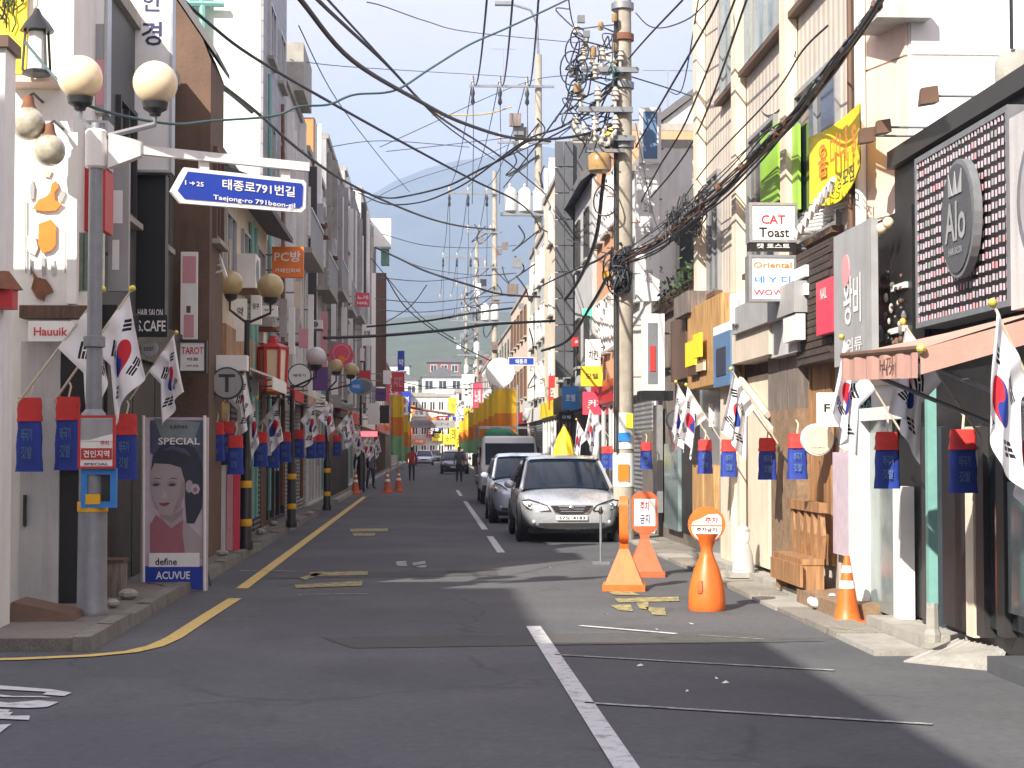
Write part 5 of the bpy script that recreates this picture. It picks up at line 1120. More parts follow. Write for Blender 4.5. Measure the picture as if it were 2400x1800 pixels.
q = MB(); q.tube([(X0,Y0,4.4),(X0,Y0,gl.z-.42)],.05,10); put(q,'pole_top','galvanised',t_,40)
# notice and blue tray on the post
rc = camrect(186,976,267,1096,Y0-.17); c,r,u,n,w_,h_ = rc; q = MB(); q.slab(c,r,u,n,w_,h_,.03); nb_ = put(q,'notice','paper_white',t_,label='red and white notice board strapped to the post')
q = MB(); q.frame(c+n*.01,r,u,n,w_+.02,h_+.02,.022,.04); put(q,'frame','sign_red',nb_)
deco(nb_,rc,.03,.05,.95,.46,'sign_grey','printed_panel'); q = MB(); q.prism([c+r*(-.48*w_)+u*(.02*h_)+n*.006,c+r*(.48*w_)+u*(.02*h_)+n*.006,c+r*(.48*w_)+u*(.16*h_)+n*.006,c+r*(.2*w_)+u*(.12*h_)+n*.006,c+r*(-.2*w_)+u*(.04*h_)+n*.006],n*.002); put(q,'printed_wave','paper_white',nb_)
deco(nb_,rc,.06,.62,.94,.84,'sign_red','red_panel',.007); write(nb_,'견인지역',c+u*(-.23*h_),r,u,n,w_*.74,h_*.14,'sign_white',proud=.012); write(nb_,'주차',c+r*(.24*w_)+u*(-.02*h_),r,u,n,w_*.25,h_*.1,'red_ink',proud=.009); write(nb_,'SPECIAL',c+u*(-.43*h_),r,u,n,w_*.7,h_*.05,'black_ink',proud=.007)
rc = camrect(190,1098,272,1190,Y0-.14); c,r,u,n,w_,h_ = rc; q = MB(); q.frame(c,r,u,n,w_,h_,.055,.06); fr_ = put(q,'blue_tray','sign_blue2',t_); q = MB(); q.slab(c-n*.05,r,u,n,w_-.1,h_-.1,.01); put(q,'tray_back','glass',fr_)
q = MB(); q.slab(c+r*-.05+u*-.1+n*.01,r,u,n,.13,.09,.05); put(q,'yellow_clip','band_yellow',fr_)
# street name sign on its arm
A = P(262,345,Y0); B_ = P(722,392,16.6); t_ = thing('street_name_sign','blue street name sign with arrow end hanging from a white arm','sign',tuple(A))
d = (B_-A); dn = d.normalized(); q = MB(); side_ = dn.cross(ZU).normalized()
def beam(q, a, b_, w_, h_): 
    e = (b_-a).normalized(); s_ = e.cross(ZU).normalized(); uu = s_.cross(e)
    q.hexa([a-s_*w_-uu*h_, a+s_*w_-uu*h_, b_+s_*w_-uu*h_, b_-s_*w_-uu*h_],[a-s_*w_+uu*h_, a+s_*w_+uu*h_, b_+s_*w_+uu*h_, b_-s_*w_+uu*h_])
beam(q, A+dn*.1, B_, .035, .042); put(q,'arm','white_metal',t_)
q = MB(); q.hexa([A+dn*-.02+Vector((0,-.06,-.2)),A+dn*.28+Vector((0,-.06,-.06)),A+dn*.28+Vector((0,.06,-.06)),A+dn*-.02+Vector((0,.06,-.2))],[A+dn*-.02+Vector((0,-.06,.12)),A+dn*.28+Vector((0,-.06,.08)),A+dn*.28+Vector((0,.06,.08)),A+dn*-.02+Vector((0,.06,.12))]); put(q,'bracket','white_metal',t_)
q = MB(); q.lathe((X0,Y0,A.z-.2),[(.08,0),(.1,.02),(.1,.34),(.08,.36)],14); put(q,'clamp','white_metal',t_,40)
def on(px, py):   # point of the sign plane (vertical plane through the arm) under a pixel
    r_ = ray(px,py); nn = Vector((dn.y,-dn.x,0)); t__ = (A-CAMP).dot(nn)/r_.dot(nn); return CAMP+r_*t__
nn = Vector((dn.y,-dn.x,0)).normalized(); nn = -nn if nn.y > 0 else nn; rr = Vector((dn.x,dn.y,0)).normalized()
def plate(pts, m, name, proud, t): 
    q = MB(); q.prism([on(*p)+nn*(proud-t) for p in pts], nn*t); return put(q,name,m,t_)
outer = [(401,448),(432,392),(712,422),(718,430),(716,488),(706,498),(424,476)]; inner = [(416,447),(440,402),(706,430),(710,436),(708,482),(700,488),(432,466)]
plate(outer[::-1],'sign_white','plate_border',0,.05); plate(inner[::-1],'sign_blue','plate',.006,.003)
k = rr; skew = (on(700,432)-on(440,402)); su = skew.normalized()
def wr(s_, px, py, w_, h_): write(t_, s_, on(px,py), su, (on(px,py-10)-on(px,py+10)).normalized(), nn, w_*Y0/F, h_*Y0/F, 'sign_white', proud=.012)
wr('태종로791번길', 606, 441, 188, 26); wr('Taejong-ro 791beon-gil', 596, 474, 212, 15); wr('1', 434, 428, 3, 11); wr('25', 468, 432, 18, 11)
q = MB(); q.prism([on(x,y)+nn*.012 for x,y in [(443,428),(450,429),(450,425),(456,430),(450,435),(450,431),(443,430)]], nn*.001); put(q,'printed_arrow','sign_white',t_)
for px in (480,670):
    a = on(px,382+(px-480)*.1); q = MB(); q.slab(a-ZU*.02+nn*.0,rr,ZU,nn,.09,.12,.05); put(q,'hanger','white_metal',t_)
# second and further lamp posts
def lamp(pxb, pyb, gl_, gr_, rp, m, lab, bands=True, pr=.05):
    b_ = G(pxb,pyb,.1); t_ = thing('lamp_post',lab,'street lamp',tuple(b_),'globe street lamps'); Y = b_.y; zt = P(gl_[0],gl_[1],Y).z
    q = MB(); q.lathe(b_,[(.11,0),(.11,.1),(.085,.16),(.085,1.2),(.06,1.26),(pr,1.4),(pr*.8,zt-.55-b_.z)],14); put(q,'pole','black_metal',t_,40)
    for px,py in (gl_,gr_):
        if px is None: continue
        c = P(px,py,Y); q = MB(); q.ball(c, rp*Y/F, 20, 12); put(q,'globe',m,t_,180)
        q = MB(); q.lathe(c-ZU*(rp*Y/F+.07),[(.04,0),(.1,.03),(.12,.1)],12); put(q,'collar','black_metal',t_,40)
        q = MB(); q.tube([c-ZU*(rp*Y/F+.06),c-ZU*(rp*Y/F+.2),Vector((b_.x,Y,zt-.6))],.022,6); put(q,'arm','black_metal',t_,50)
    if bands:
        for z in (.35,.92):
            q = MB(); q.lathe(b_+ZU*z,[(.088,0),(.09,.005),(.09,.1),(.088,.105)],14); put(q,'yellow_band','band_yellow',t_,40)
lamp(576,1288,(539,664),(634,672),31,'globe_amber','black lamp post with two amber globes and yellow bands')
lamp(683,1236,(741,836),(None,None),23,'globe_grey','black lamp post holding the single grey globe')
lamp(766,1196,(788,858),(822,866),16,'globe_amber','black lamp post with two small amber globes further up')
lamp(845,1148,(802,842),(830,868),12,'globe_amber','thin dark lamp post with two tiny amber globes farthest up',False)
# ================================================================== PORTRAIT BANNER
Yb = 19.5; rc = camrect(332,978,486,1384,Yb); c,r,u,n,w_,h_ = rc
t_ = thing('portrait_banner','standing banner with grey toned portrait above a blue foot panel','banner',tuple(c-u*(h_/2)))
def pp(px,py): return P(px,py,Yb)
q = MB(); q.slab(c,r,u,n,w_,h_,.05); put(q,'sheet','sign_lilac',t_)
for px in (337,480): 
    q = MB(); q.tube([pp(px,974)+Vector((0,-.02,0)),pp(px,1392)+Vector((0,-.02,0))],.02,6); put(q,'side_pole','white_metal',t_)
q = MB(); 
for sx in (-1,1): q.tube([c+Vector((sx*w_*.4,.03,-h_*.2)),c+Vector((sx*w_*.45,.55,-h_/2+.02))],.014,5)
put(q,'rear_stand','steel_grey',t_)
mat('print_skin',(.40,.335,.345),.5,.06,6); mat('print_hair',(.03,.035,.055),.5,.2,9); mat('print_rose',(.36,.125,.165),.5,.12,9); mat('print_bg',(.07,.085,.14),.5,.2,6); mat('print_shade',(.31,.245,.255),.5,.08,8); mat('print_lips',(.22,.06,.075),.5,.05,6)
def ell(cx,cy,rx,ry,a0=0,n_=22): return [(cx+rx*math.cos(2*math.pi*i/n_+a0),cy+ry*math.sin(2*math.pi*i/n_+a0)) for i in range(n_)]
def pr_(pts, m, name, lvl):
    q = MB(); q.add([pp(*p)+NY*(.004+.0012*lvl) for p in pts],[list(range(len(pts)))[::-1]]); put(q,name,m,t_)
pr_([(352,985),(480,985),(478,1120),(440,1150),(352,1060)],'print_bg','print',1); pr_([(360,980),(420,985),(470,990),(452,1040),(380,1030)],'glass_pale','print',2)
pr_([(352,1300),(352,1225),(372,1210),(400,1232),(428,1216),(440,1228),(474,1262),(478,1310),(352,1310)],'print_skin','print_shoulder',2)
pr_([(352,1300),(352,1230),(366,1206),(398,1236),(430,1212),(428,1250),(434,1300)],'print_rose','print_dress',3)
pr_([(374,1180),(426,1180),(430,1218),(402,1238),(376,1214)],'print_skin','print_neck',4)
pr_([(354,1104),(358,1070),(376,1046),(400,1034),(430,1036),(456,1050),(472,1080),(478,1130),(474,1190),(456,1226),(438,1226),(434,1170),(434,1130),(424,1098),(398,1090),(362,1088)],'print_hair','print_hair',5)
pr_([(356,1100),(362,1086),(398,1088),(424,1096),(434,1130),(432,1160),(424,1186),(404,1208),(386,1206),(366,1188),(356,1160),(353,1130)],'print_skin','print_face',6)
pr_(ell(444,1140,9,15),'print_skin','print_ear',6); pr_(ell(458,1146,11,13,0,7),'sign_lilac','print_flower',7); pr_(ell(458,1148,5,6),'print_rose','print_flower',8)
for cx in (366,404):
    pr_([(cx-9,1137),(cx-3,1133),(cx+4,1133),(cx+9,1136),(cx+4,1138.5),(cx-4,1139)],'print_hair','print_eye',9); pr_(ell(cx,1134,12,7),'print_shade','print_eye_shade',8); pr_([(cx-10,1124),(cx,1119.5),(cx+12,1122),(cx+12,1123.2),(cx,1121.5)],'print_hair','print_brow',9)
pr_([(380,1142),(384,1158),(378,1166),(386,1168),(392,1164)],'sign_lilac','print_nose',8); pr_([(372,1180),(380,1178),(385,1179),(392,1177),(400,1179),(392,1185),(384,1186.5),(377,1184)],'print_lips','print_lips',9); pr_([(434,1130),(432,1160),(424,1186),(404,1208),(410,1186),(422,1160),(426,1128)],'print_shade','print_cheek_shade',8); pr_([(376,1206),(404,1208),(430,1190),(428,1206),(402,1226),(378,1212)],'print_shade','print_neck_shade',7); pr_([(380,1056),(404,1044),(436,1052),(450,1072),(432,1062),(406,1054)],'print_bg','print_hair_sheen',7)
q = MB(); q.slab(pp(409,1312)+NY*.02,r,u,n,116*Yb/F,32*Yb/F,.004); o = put(q,'product_strip','sign_white',t_); q = MB(); q.slab(pp(407,1354)+NY*.016,r,u,n,134*Yb/F,54*Yb/F,.004); put(q,'foot_panel','sign_blue',t_)
write(t_,'define',pp(390,1316)+NY*.02,r,u,n,50*Yb/F,16*Yb/F,'navy_ink',proud=.004); write(t_,'ACUVUE',pp(406,1348)+NY*.016,r,u,n,78*Yb/F,18*Yb/F,'sign_white',proud=.004); write(t_,'SPECIAL',pp(420,1034),r,u,n,96*Yb/F,16*Yb/F,'sign_white',proud=.012); write(t_,'LENS',pp(420,1000),r,u,n,40*Yb/F,8*Yb/F,'navy_ink',proud=.012)
# ================================================================== ORANGE NO-PARKING STANDS AND CONES
def rounded(w_, h_, rad, k_=5):
    pts = []
    for cx,cz,a0 in ((w_/2-rad,h_/2-rad,0),(-w_/2+rad,h_/2-rad,90),(-w_/2+rad,-h_/2+rad,180),(w_/2-rad,-h_/2+rad,270)):
        for i in range(k_+1): a = R(a0+90*i/k_); pts.append((cx+rad*math.cos(a), cz+rad*math.sin(a)))
    return pts
def board_stand(px,py,rotz,lab,m,board_w=.32,total=1.05):
    b_ = G(px,py); t_ = thing('no_parking_stand',lab,'barrier',tuple(b_),'orange no-parking stands',rotz)
    q = MB(); s_ = .24
    def ring(w_,d_,z): return [(-w_,-d_,z),(w_,-d_,z),(w_,d_,z),(-w_,d_,z)]
    q.hexa(ring(s_,s_,0),ring(s_*1.0,s_,.07)); q.hexa(ring(s_*.9,s_*.9,.07),ring(.05,.05,.47)); put(q,'base','orange_plastic' if m else 'orange_dull',t_,local=True)
    q = MB(); q.hexa(ring(.05,.05,.46),ring(.075,.045,.56)); put(q,'neck','orange_plastic' if m else 'orange_dull',t_,local=True)
    q = MB(); q.prism([(x,.05,z+.80) for x,z in rounded(board_w,total-.53,.11)],(0,-.1,0)); put(q,'board','orange_plastic' if m else 'orange_dull',t_,30,local=True)
    q = MB(); q.slab((0,-.054,.80),XR,ZU,NY,board_w*.82,.34,.004); pn = put(q,'notice','sign_white',t_,local=True)
    for i,ch in enumerate(['주차','금지']):
        q = MB(); write(None,ch,Vector((.0,-.056,.88-.16*i)),XR,ZU,NY,.12,.12,None,mb=q); put(q,'lettering','red_ink' if i==0 else 'navy_ink',pn,local=True)
    q = MB(); q.prism([(x*.6,-.05,z*.5+1.0) for x,z in rounded(.22,.1,.04)],(0,-.006,0)); put(q,'handle_slot','orange_dull',t_,local=True)
board_stand(1463,1382,R(82),'bright orange no-parking stand with its board turned edge-on',True); board_stand(1511,1350,R(-4),'dull orange no-parking stand with white notice panel',False)
b_ = G(1657,1430); t_ = thing('no_parking_stand','orange no-parking stand with round head and bulging base','barrier',tuple(b_),'orange no-parking stands',R(-10))
q = MB(); q.lathe((0,0,0),[(.175,0),(.185,.03),(.18,.16),(.165,.26),(.12,.42),(.07,.54),(.055,.60),(.075,.66),(.13,.76)],24); put(q,'base','orange_plastic',t_,40,local=True)
q = MB(); k_ = 28; q.prism([(.185*math.cos(2*math.pi*i/k_),.055,.85+.175*math.sin(2*math.pi*i/k_)) for i in range(k_)],(0,-.11,0)); hd = put(q,'head','orange_plastic',t_,30,local=True)
q = MB(); q.prism([(.15*math.cos(a),-.055,.83+.15*math.sin(a)) for a in [math.pi*(1+i/14) for i in range(15)]],(0,-.005,0)); put(q,'lower_panel','sign_white',hd,local=True)
q = MB(); q.prism([(-.15,-.055,.845),(.15,-.055,.845),(.145,-.055,.92),(.11,-.055,.955),(.02,-.055,.95),(-.06,-.055,.905),(-.13,-.055,.88)][::-1],(0,-.005,0)); put(q,'upper_panel','sign_white',hd,local=True)
q = MB(); write(None,'주차금지',Vector((0,-.061,.80)),XR,ZU,NY,.2,.045,None,mb=q); put(q,'lettering','black_ink',hd,local=True)
q = MB(); write(None,'주차',Vector((.05,-.061,.895)),XR,ZU,NY,.13,.06,None,mb=q); put(q,'lettering','red_ink',hd,local=True)
q = MB(); q.lathe((-.06,-.155,.18),[(.03,0),(.035,.03),(.02,.12)],6); put(q,'handle','orange_dull',t_,local=True)
def cone(px,py,h_,lab,grp,m='orange_plastic',stripes=True,z=0):
    b_ = G(px,py,z); t_ = thing('traffic_cone',lab,'traffic cone',tuple(b_),grp); s_ = h_/.7
    q = MB(); q.prism([(b_.x+x,b_.y+y,b_.z) for x,y in [(-.2*s_,-.2*s_),(.2*s_,-.2*s_),(.2*s_,.2*s_),(-.2*s_,.2*s_)]],(0,0,.035*s_)); put(q,'base',m,t_)
    pr = lambda f: (.135-.108*f)*s_
    q = MB(); q.lathe(b_+ZU*.035*s_,[(pr(0)+.02*s_,0),(pr(0),.03*s_)]+[(pr(f),f*h_*.95) for f in (.2,.4,.6,.8,1)],18); put(q,'body',m,t_,40)
    if stripes:
        for f0,f1 in ((.50,.62),(.74,.85)):
            q = MB(); q.lathe(b_+ZU*.035*s_,[(pr(f0)+.003,f0*h_*.95),(pr(f1)+.003,f1*h_*.95)],18); put(q,'reflective_band','sign_white',t_,40)
    return t_
cone(1986,1462,.62,'orange traffic cone with two white bands before the white shop post','orange traffic cones')
for px,py,lab in ((833,1158,'small distant red-orange cone left of the walking man'),(908,1156,'distant red-orange cone standing left in a pair'),(934,1152,'distant red-orange cone standing right in a pair')): cone(px,py,.8,lab,'distant red-orange cones','orange_dull')
# weathered white cone with dumbbell-like top
b_ = G(1742,1352,.05); t_ = thing('weathered_cone','weathered white cone on a grey square foot by the garage post','traffic cone',tuple(b_))
q = MB(); q.box(b_.x-.2,b_.x+.18,b_.y-.18,b_.y+.18,b_.z-.0,b_.z+.06); put(q,'foot','concrete',t_)
q = MB(); q.lathe(b_+ZU*.06,[(.14,0),(.13,.1),(.12,.2),(.08,.33),(.055,.36),(.06,.38),(.085,.44),(.08,.52),(.03,.57)],14); put(q,'body','light_grey_wall',t_,40)
q = MB(); q.lathe(b_+ZU*.40,[(.066,0),(.09,.05),(.085,.14),(.03,.185)],14); put(q,'top','sign_white',t_,40)
# thin steel post on a plate
b_ = G(1408,1322); t_ = thing('rope_post','thin grey steel post on a small square plate before the silver sedan','post',tuple(b_)); q = MB(); q.box(b_.x-.12,b_.x+.12,b_.y-.1,b_.y+.1,0,.03); put(q,'plate','steel_grey',t_)
q = MB(); q.tube([b_+ZU*.03,b_+ZU*.72],.017,8); put(q,'rod','galvanised',t_); q = MB(); q.lathe(b_+ZU*.70,[(.03,0),(.035,.03),(.012,.1)],8); put(q,'knob','black_metal',t_,40)
# ================================================================== SALMON AWNING, RAMP, BENCH, BITS
t_ = thing('shop_awning','salmon cloth awning with lettered valance over the black shop','awning',(4.1,10.7,2.1))
Yf,Yn,Xf,Xw = 11.6,9.75,2.85,4.22; q = MB(); N_ = 10
for i in range(N_):
    ya,yb = Yf+(Yn-Yf)*i/N_, Yf+(Yn-Yf)*(i+1)/N_; za = .012*math.sin(i*2.1); zb = .012*math.sin((i+1)*2.1)
    q.add([(Xf,ya,2.24-.06*i/N_),(Xf,yb,2.24-.06*(i+1)/N_),((Xf+Xw)/2,yb,2.38+zb),((Xf+Xw)/2,ya,2.38+za),(Xw,yb,2.56),(Xw,ya,2.56)],[(0,1,2,3),(3,2,4,5)])
put(q,'cloth','awning_salmon',t_,60)
q = MB(); q.tube([(Xf,Yf,2.24),(Xf,Yn,2.18)],.022,8); put(q,'front_bar','frame_brown',t_,40)
q = MB(); q.ball((Xf,Yn-.02,2.18),.03,8,6); put(q,'end_cap','finial_gold',t_)
q = MB(); 
for i in range(18):
    ya,yb = Yf+(Yn-Yf)*i/18, Yf+(Yn-Yf)*(i+1)/18; xa,xb = Xf-.012*math.sin(i*1.9), Xf-.012*math.sin((i+1)*1.9)
    q.poly([(xa-.01,ya,2.22-.06*i/18),(xb-.01,yb,2.22-.06*(i+1)/18),(xb-.012,yb,2.07-.06*(i+1)/18),(xa-.012,ya,2.07-.06*i/18)])
put(q,'valance','awning_salmon',t_,60)
q = MB(); q.add([(Xf,Yn,2.18),(Xw,Yn,2.56),(Xw,Yn,2.42),(Xf,Yn,2.03)],[(0,1,2,3)]); put(q,'side_flap','awning_salmon',t_)
n,r = facing(1); write(t_,'H끼',Vector((Xf-.035,10.35,2.12)),r,ZU,n,.3,.09,'frame_brown')
for y in (11.3,10.0):
    q = MB(); q.tube([(Xf+.02,y,2.14),(4.2,y,1.6)],.016,6); put(q,'support_rod','galvanised',t_)
a,b_ = G(2186,1505,.13), 0; q = MB(); t_ = thing('teal_post','turquoise square post standing at the awning shop step','post',(a.x,a.y,.13)); q.box(a.x-.035,a.x+.035,a.y-.035,a.y+.035,.42,2.3); put(q,'shaft','teal_metal',t_)
q = MB(); q.lathe((a.x,a.y,.13),[(.06,0),(.065,.06),(.05,.1),(.045,.3)],8); put(q,'foot','concrete',t_)
t_ = thing('kerb_ramp','grey chequered metal kerb ramp on the road edge','ramp',(3.4,12.4,0)); A_,B_,C_,D_ = G(2118,1552),G(2345,1575),G(2360,1520,.12),G(2240,1497,.12)
q = MB(); q.hexa([A_,B_,Vector((C_.x,C_.y,0)),Vector((D_.x,D_.y,0))],[A_+ZU*.012,B_+ZU*.012,C_,D_]); put(q,'plate','concrete',t_)
for i in range(9):
    f_ = (i+.5)/9; p0 = A_+(B_-A_)*f_+ZU*.014; p1 = D_+(C_-D_)*f_+ZU*.003; q = MB(); q.tube([p0,p1],.007,4); put(q,'rib','light_grey_wall',t_)
# second pavers around: ramp board at the left corner, stacked junk
c = G(110,1450,.1); t_ = thing('timber_ramp','dark red timber step board at the corner entrance','step',(c.x,c.y,.1)); q = MB(); q.hexa([(c.x-.28,c.y-.3,.1),(c.x+.28,c.y-.22,.1),(c.x+.28,c.y+.3,.1),(c.x-.28,c.y+.3,.1)],[(c.x-.25,c.y-.25,.27),(c.x+.25,c.y-.2,.16),(c.x+.25,c.y+.3,.16),(c.x-.25,c.y+.3,.27)]); put(q,'board','frame_brown',t_)
# carved wooden bench on the sunny side
t_ = thing('carved_bench','carved wooden bench with pierced back at the wooden doors','bench',(3.95,18.0,.1)); X = 3.97
q = MB(); q.box(3.78,4.02,17.2,18.6,.42,.48); put(q,'seat','wood',t_)
for i in range(5):
    y = 17.25+.32*i; q = MB(); q.prism([(3.98,y-.05,.48),(3.98,y+.05,.48),(3.98,y+.10,.72),(3.98,y+.04,.95),(3.98,y-.04,.95),(3.98,y-.10,.72)],(.05,0,0)); put(q,'back_slat','wood',t_)
q = MB(); q.box(3.96,4.05,17.15,18.65,.95,1.05); put(q,'back_rail','wood',t_)
for y in (17.25,18.5):
    q = MB(); q.box(3.8,4.02,y-.04,y+.04,.1,.42); put(q,'leg','wood',t_)
q = MB(); q.box(3.76,3.79,17.15,18.65,.2,.42); put(q,'front_panel','wood',t_)
# rubble, cloth bundle, bricks and bits on the pavements
rnd = random.Random(21)
def stone(px,py,s_,lab,m='concrete',z=.05):
    c = G(px,py,z); q = MB(); q.ball(c+ZU*(s_*.35),s_,7,5,sx=rnd.uniform(.9,1.5),sy=rnd.uniform(.8,1.2),sz=.6); solo(q,'loose_stone',m,lab,'stone','loose stones and rubble on the pavements',smooth=20)
for px,py in ((1790,1352),(1815,1360),(1838,1368),(1850,1345),(2188,1500),(1776,1345)): stone(px,py,rnd.uniform(.04,.08),'small pale loose stone on the sunny pavement')
for px,py in ((500,1285),(610,1250),(640,1230),(690,1215),(725,1205),(300,1400),(265,1420),(520,1300)): stone(px,py,rnd.uniform(.06,.12),'dark lump of rubble on the shaded pavement','concrete',.12)
c = G(1925,1425,.05); q = MB(); q.ball(c+ZU*.05,.1,10,6,sx=1.3,sz=.55); q.ball(c+Vector((.12,.05,.09)),.05,8,6); q.ball(c+Vector((-.1,.0,.07)),.04,8,6); solo(q,'cloth_bundle','paper_white','crumpled white cloth bundle left behind the traffic cone','bundle',smooth=60)
for i,(px,py,w_,h_) in enumerate([(255,1400,.25,.35),(468,1255,.3,.22),(525,1285,.35,.2),(600,1225,.4,.25),(655,1205,.4,.25),(700,1185,.5,.2),(560,1250,.3,.18)]):
    c = G(px,py,.1); t_ = thing('pavement_crate','weathered crate left on the shaded pavement','crate',tuple(c),'crates and boxes on the shaded pavement'); q = MB(); q.box(c.x-w_/2,c.x+w_/2,c.y,c.y+.35,c.z,c.z+h_); put(q,'box',['wood_grey','frame_alu','paper_white','concrete'][i%4],t_)
    q = MB(); q.box(c.x-w_/2-.015,c.x+w_/2+.015,c.y-.012,c.y+.36,c.z+h_,c.z+h_+.03); put(q,'lid',['wood_dark','steel_grey','sign_grey','concrete'][i%4],t_)
# crimson rack posts and pale board by the second lamp
for k,(px,m) in enumerate([(512,'white_wall'),(540,'sign_pink'),(556,'sign_pinkred')]):
    rc = camrect(px-8,1090,px+ (16 if k==0 else 5),1290,25.3); q = MB(); q.slab(*rc[:4],rc[4],rc[5],.06); solo(q,'upright_board',m,['pale upright board leaning by the second lamp post','dusty pink upright post by the second lamp post','crimson upright post by the second lamp post'][k],'board')
# ================================================================== VEHICLES (local frame: front at y=0 facing -y)
def wheel(t_, x, y, r_, wd=.2):
    sg = 1 if x > 0 else -1; q = MB(); q.lathe((x-sg*wd/2, y, r_), [(r_*.62,-0.0),(r_*.93,0),(r_,wd*.18),(r_,wd*.82),(r_*.93,wd),(r_*.62,wd)], 22, axis=(sg,0,0)); o = put(q,'tyre','rubber',t_,40,local=True)
    q = MB(); q.lathe((x-sg*wd/2, y, r_), [(.02,wd*.85),(r_*.2,wd*.9),(r_*.5,wd*.80),(r_*.64,wd*.96)], 20, axis=(sg,0,0)); put(q,'rim','frame_alu',o,40,local=True)
    for k in range(5):
        a = 2*math.pi*k/5; q = MB(); d = Vector((0,math.cos(a),math.sin(a))); q.tube([Vector((x+sg*wd*.42,y,r_))+d*.03,Vector((x+sg*wd*.44,y,r_))+d*r_*.6],.022,4); put(q,'spoke','frame_alu',o,local=True)
def loft(q, rings):
    b0 = len(q.v); n = len(rings[0])
    for rg in rings: q.v += [Vector(p) for p in rg]
    for i in range(len(rings)-1):
        for j in range(n): q.f.append([b0+i*n+j, b0+i*n+(j+1)%n, b0+(i+1)*n+(j+1)%n, b0+(i+1)*n+j]); q.mi.append(0)
    q.f.append([b0+j for j in range(n)][::-1]); q.f.append([b0+(len(rings)-1)*n+j for j in range(n)]); q.mi += [0,0]
def car(label, loc, m, L_=4.5, W=1.775, H=1.48, kind='sedan', rot=0, plate='57노 4183', detail=True, grp='cars along the street', name='parked_car'):
    t_ = thing(name, label, 'car', loc, grp, rotz=rot if rot else 1e-6); w0 = W/2
    if kind == 'sedan': st = [(0,.64,.30,.60,.57),(.05,.76,.23,.68,.62),(.22,.86,.20,.745,.68),(.6,.95,.19,.82,.76),(1.15,1,.19,.93,.85),(2.1,1,.19,.95,.90),(3.2,1,.19,.97,.93),(3.9,.98,.2,1.04,.97),(4.35,.9,.25,1.02,.95),(4.5,.72,.36,.82,.78)]
    else: st = [(0,.66,.30,.66,.62),(.05,.78,.22,.76,.69),(.2,.88,.19,.84,.75),(.5,.96,.18,.92,.83),(.95,1,.18,1.02,.92),(1.8,1,.18,1.02,.95),(2.8,1,.18,1.03,.97),(3.35,.98,.19,1.04,.98),(3.52,.93,.25,1.0,.95),(3.6,.8,.36,.86,.82)]
    sc = L_/st[-1][0]; rings = []
    for y,wf,zb,zt,zs in st:
        y *= sc; w_ = w0*wf; zm = (zb+zs)/2
        half = [(w_*.80,zb),(w_*.955,zb+.10),(w_,zm),(w_*.985,zs-.06),(w_*.93,zs),(w_*.70,(zs+zt)/2+.015),(w_*.3,zt)]
        rings.append([(x,y,z) for x,z in half]+[(-x,y,z) for x,z in half[::-1]])
    q = MB(); loft(q, rings); bd = put(q,'body',m,t_,local=True); md = bd.modifiers.new('smooth','SUBSURF'); md.levels = md.render_levels = 2
    bd.data.polygons.foreach_set('use_smooth',[True]*len(bd.data.polygons))
    if kind == 'sedan': cs = [(1.12,.915,.80,.86),(1.95,1.405,.64,.66),(2.35,H-.015,.63,.64),(3.15,H-.03,.62,.63),(3.55,H-.10,.62,.63),(4.1,1.03,.72,.78)]
    else: cs = [(.82,.99,.82,.88),(1.45,H-.08,.68,.70),(1.8,H-.01,.67,.68),(2.9,H-.02,.66,.67),(3.3,H-.10,.66,.67),(3.5,1.06,.76,.82)]
    zb_ = .88 if kind == 'sedan' else .93; rings = []
    for y,zt,wt,wm in cs:
        y *= sc; wb = w0*.93; wt_ = w0*wt*1.12; half = [(wb*.98,zb_),(max(wt_,wb*(1-(zt-zb_)*.4)) if zt < 1.1 else wt_*1.03,zt-.05 if zt > 1.1 else zt-.02),(wt_*.92,zt-.012),(wt_*.5,zt)]
        rings.append([(x,y,z) for x,z in half]+[(-x,y,z) for x,z in half[::-1]])
    q = MB(); loft(q, rings); gl = put(q,'windows','car_glass',t_,35,local=True)
    # roof skin and pillars, painted
    q = MB(); rr = []
    for y,zt,wt,wm in cs[1:-1]:
        wt_ = w0*wt*1.12; row = [(-wt_*1.035,zt-.055),(-wt_*.93,zt+.004),(-wt_*.5,zt+.02),(wt_*.5,zt+.02),(wt_*.93,zt+.004),(wt_*1.035,zt-.055)]; rr.append([(x,y*sc,z) for x,z in row])
    b0 = 0
    for row in rr: q.v += [Vector(p) for p in row]
    for i in range(len(rr)-1):
        for j in range(5): q.f.append([i*6+j,i*6+j+1,(i+1)*6+j+1,(i+1)*6+j]); q.mi.append(0)
    put(q,'roof',m,t_,60,local=True)
    for sx in (-1,1):
        def pt(i): y,zt,wt,_ = cs[i]; return Vector((sx*(w0*wt*1.12*1.03 if zt > 1.1 else w0*.9),y*sc,zt-.045 if zt > 1.1 else zt-.02))
        q = MB(); q.tube([pt(0),pt(1)],.036,6); put(q,'front_pillar',m,t_,50,local=True)
        q = MB(); q.tube([pt(4),pt(5)],.06,6); put(q,'rear_pillar',m,t_,50,local=True)
        ym = 2.35*sc if kind == 'sedan' else 1.9*sc; q = MB(); q.tube([Vector((sx*w0*.93,ym,zb_)),Vector((sx*w0*.74,ym-.02,H-.06))],.03,5); put(q,'middle_pillar','car_trim',t_,local=True)
        # mirror
        q = MB(); q.ball((sx*(w0+.10),(1.45 if kind=='sedan' else 1.1)*sc,zb_+.09),.085,10,8,sx=1.15,sy=.8,sz=.85); mr = put(q,'mirror',m,t_,60,local=True)
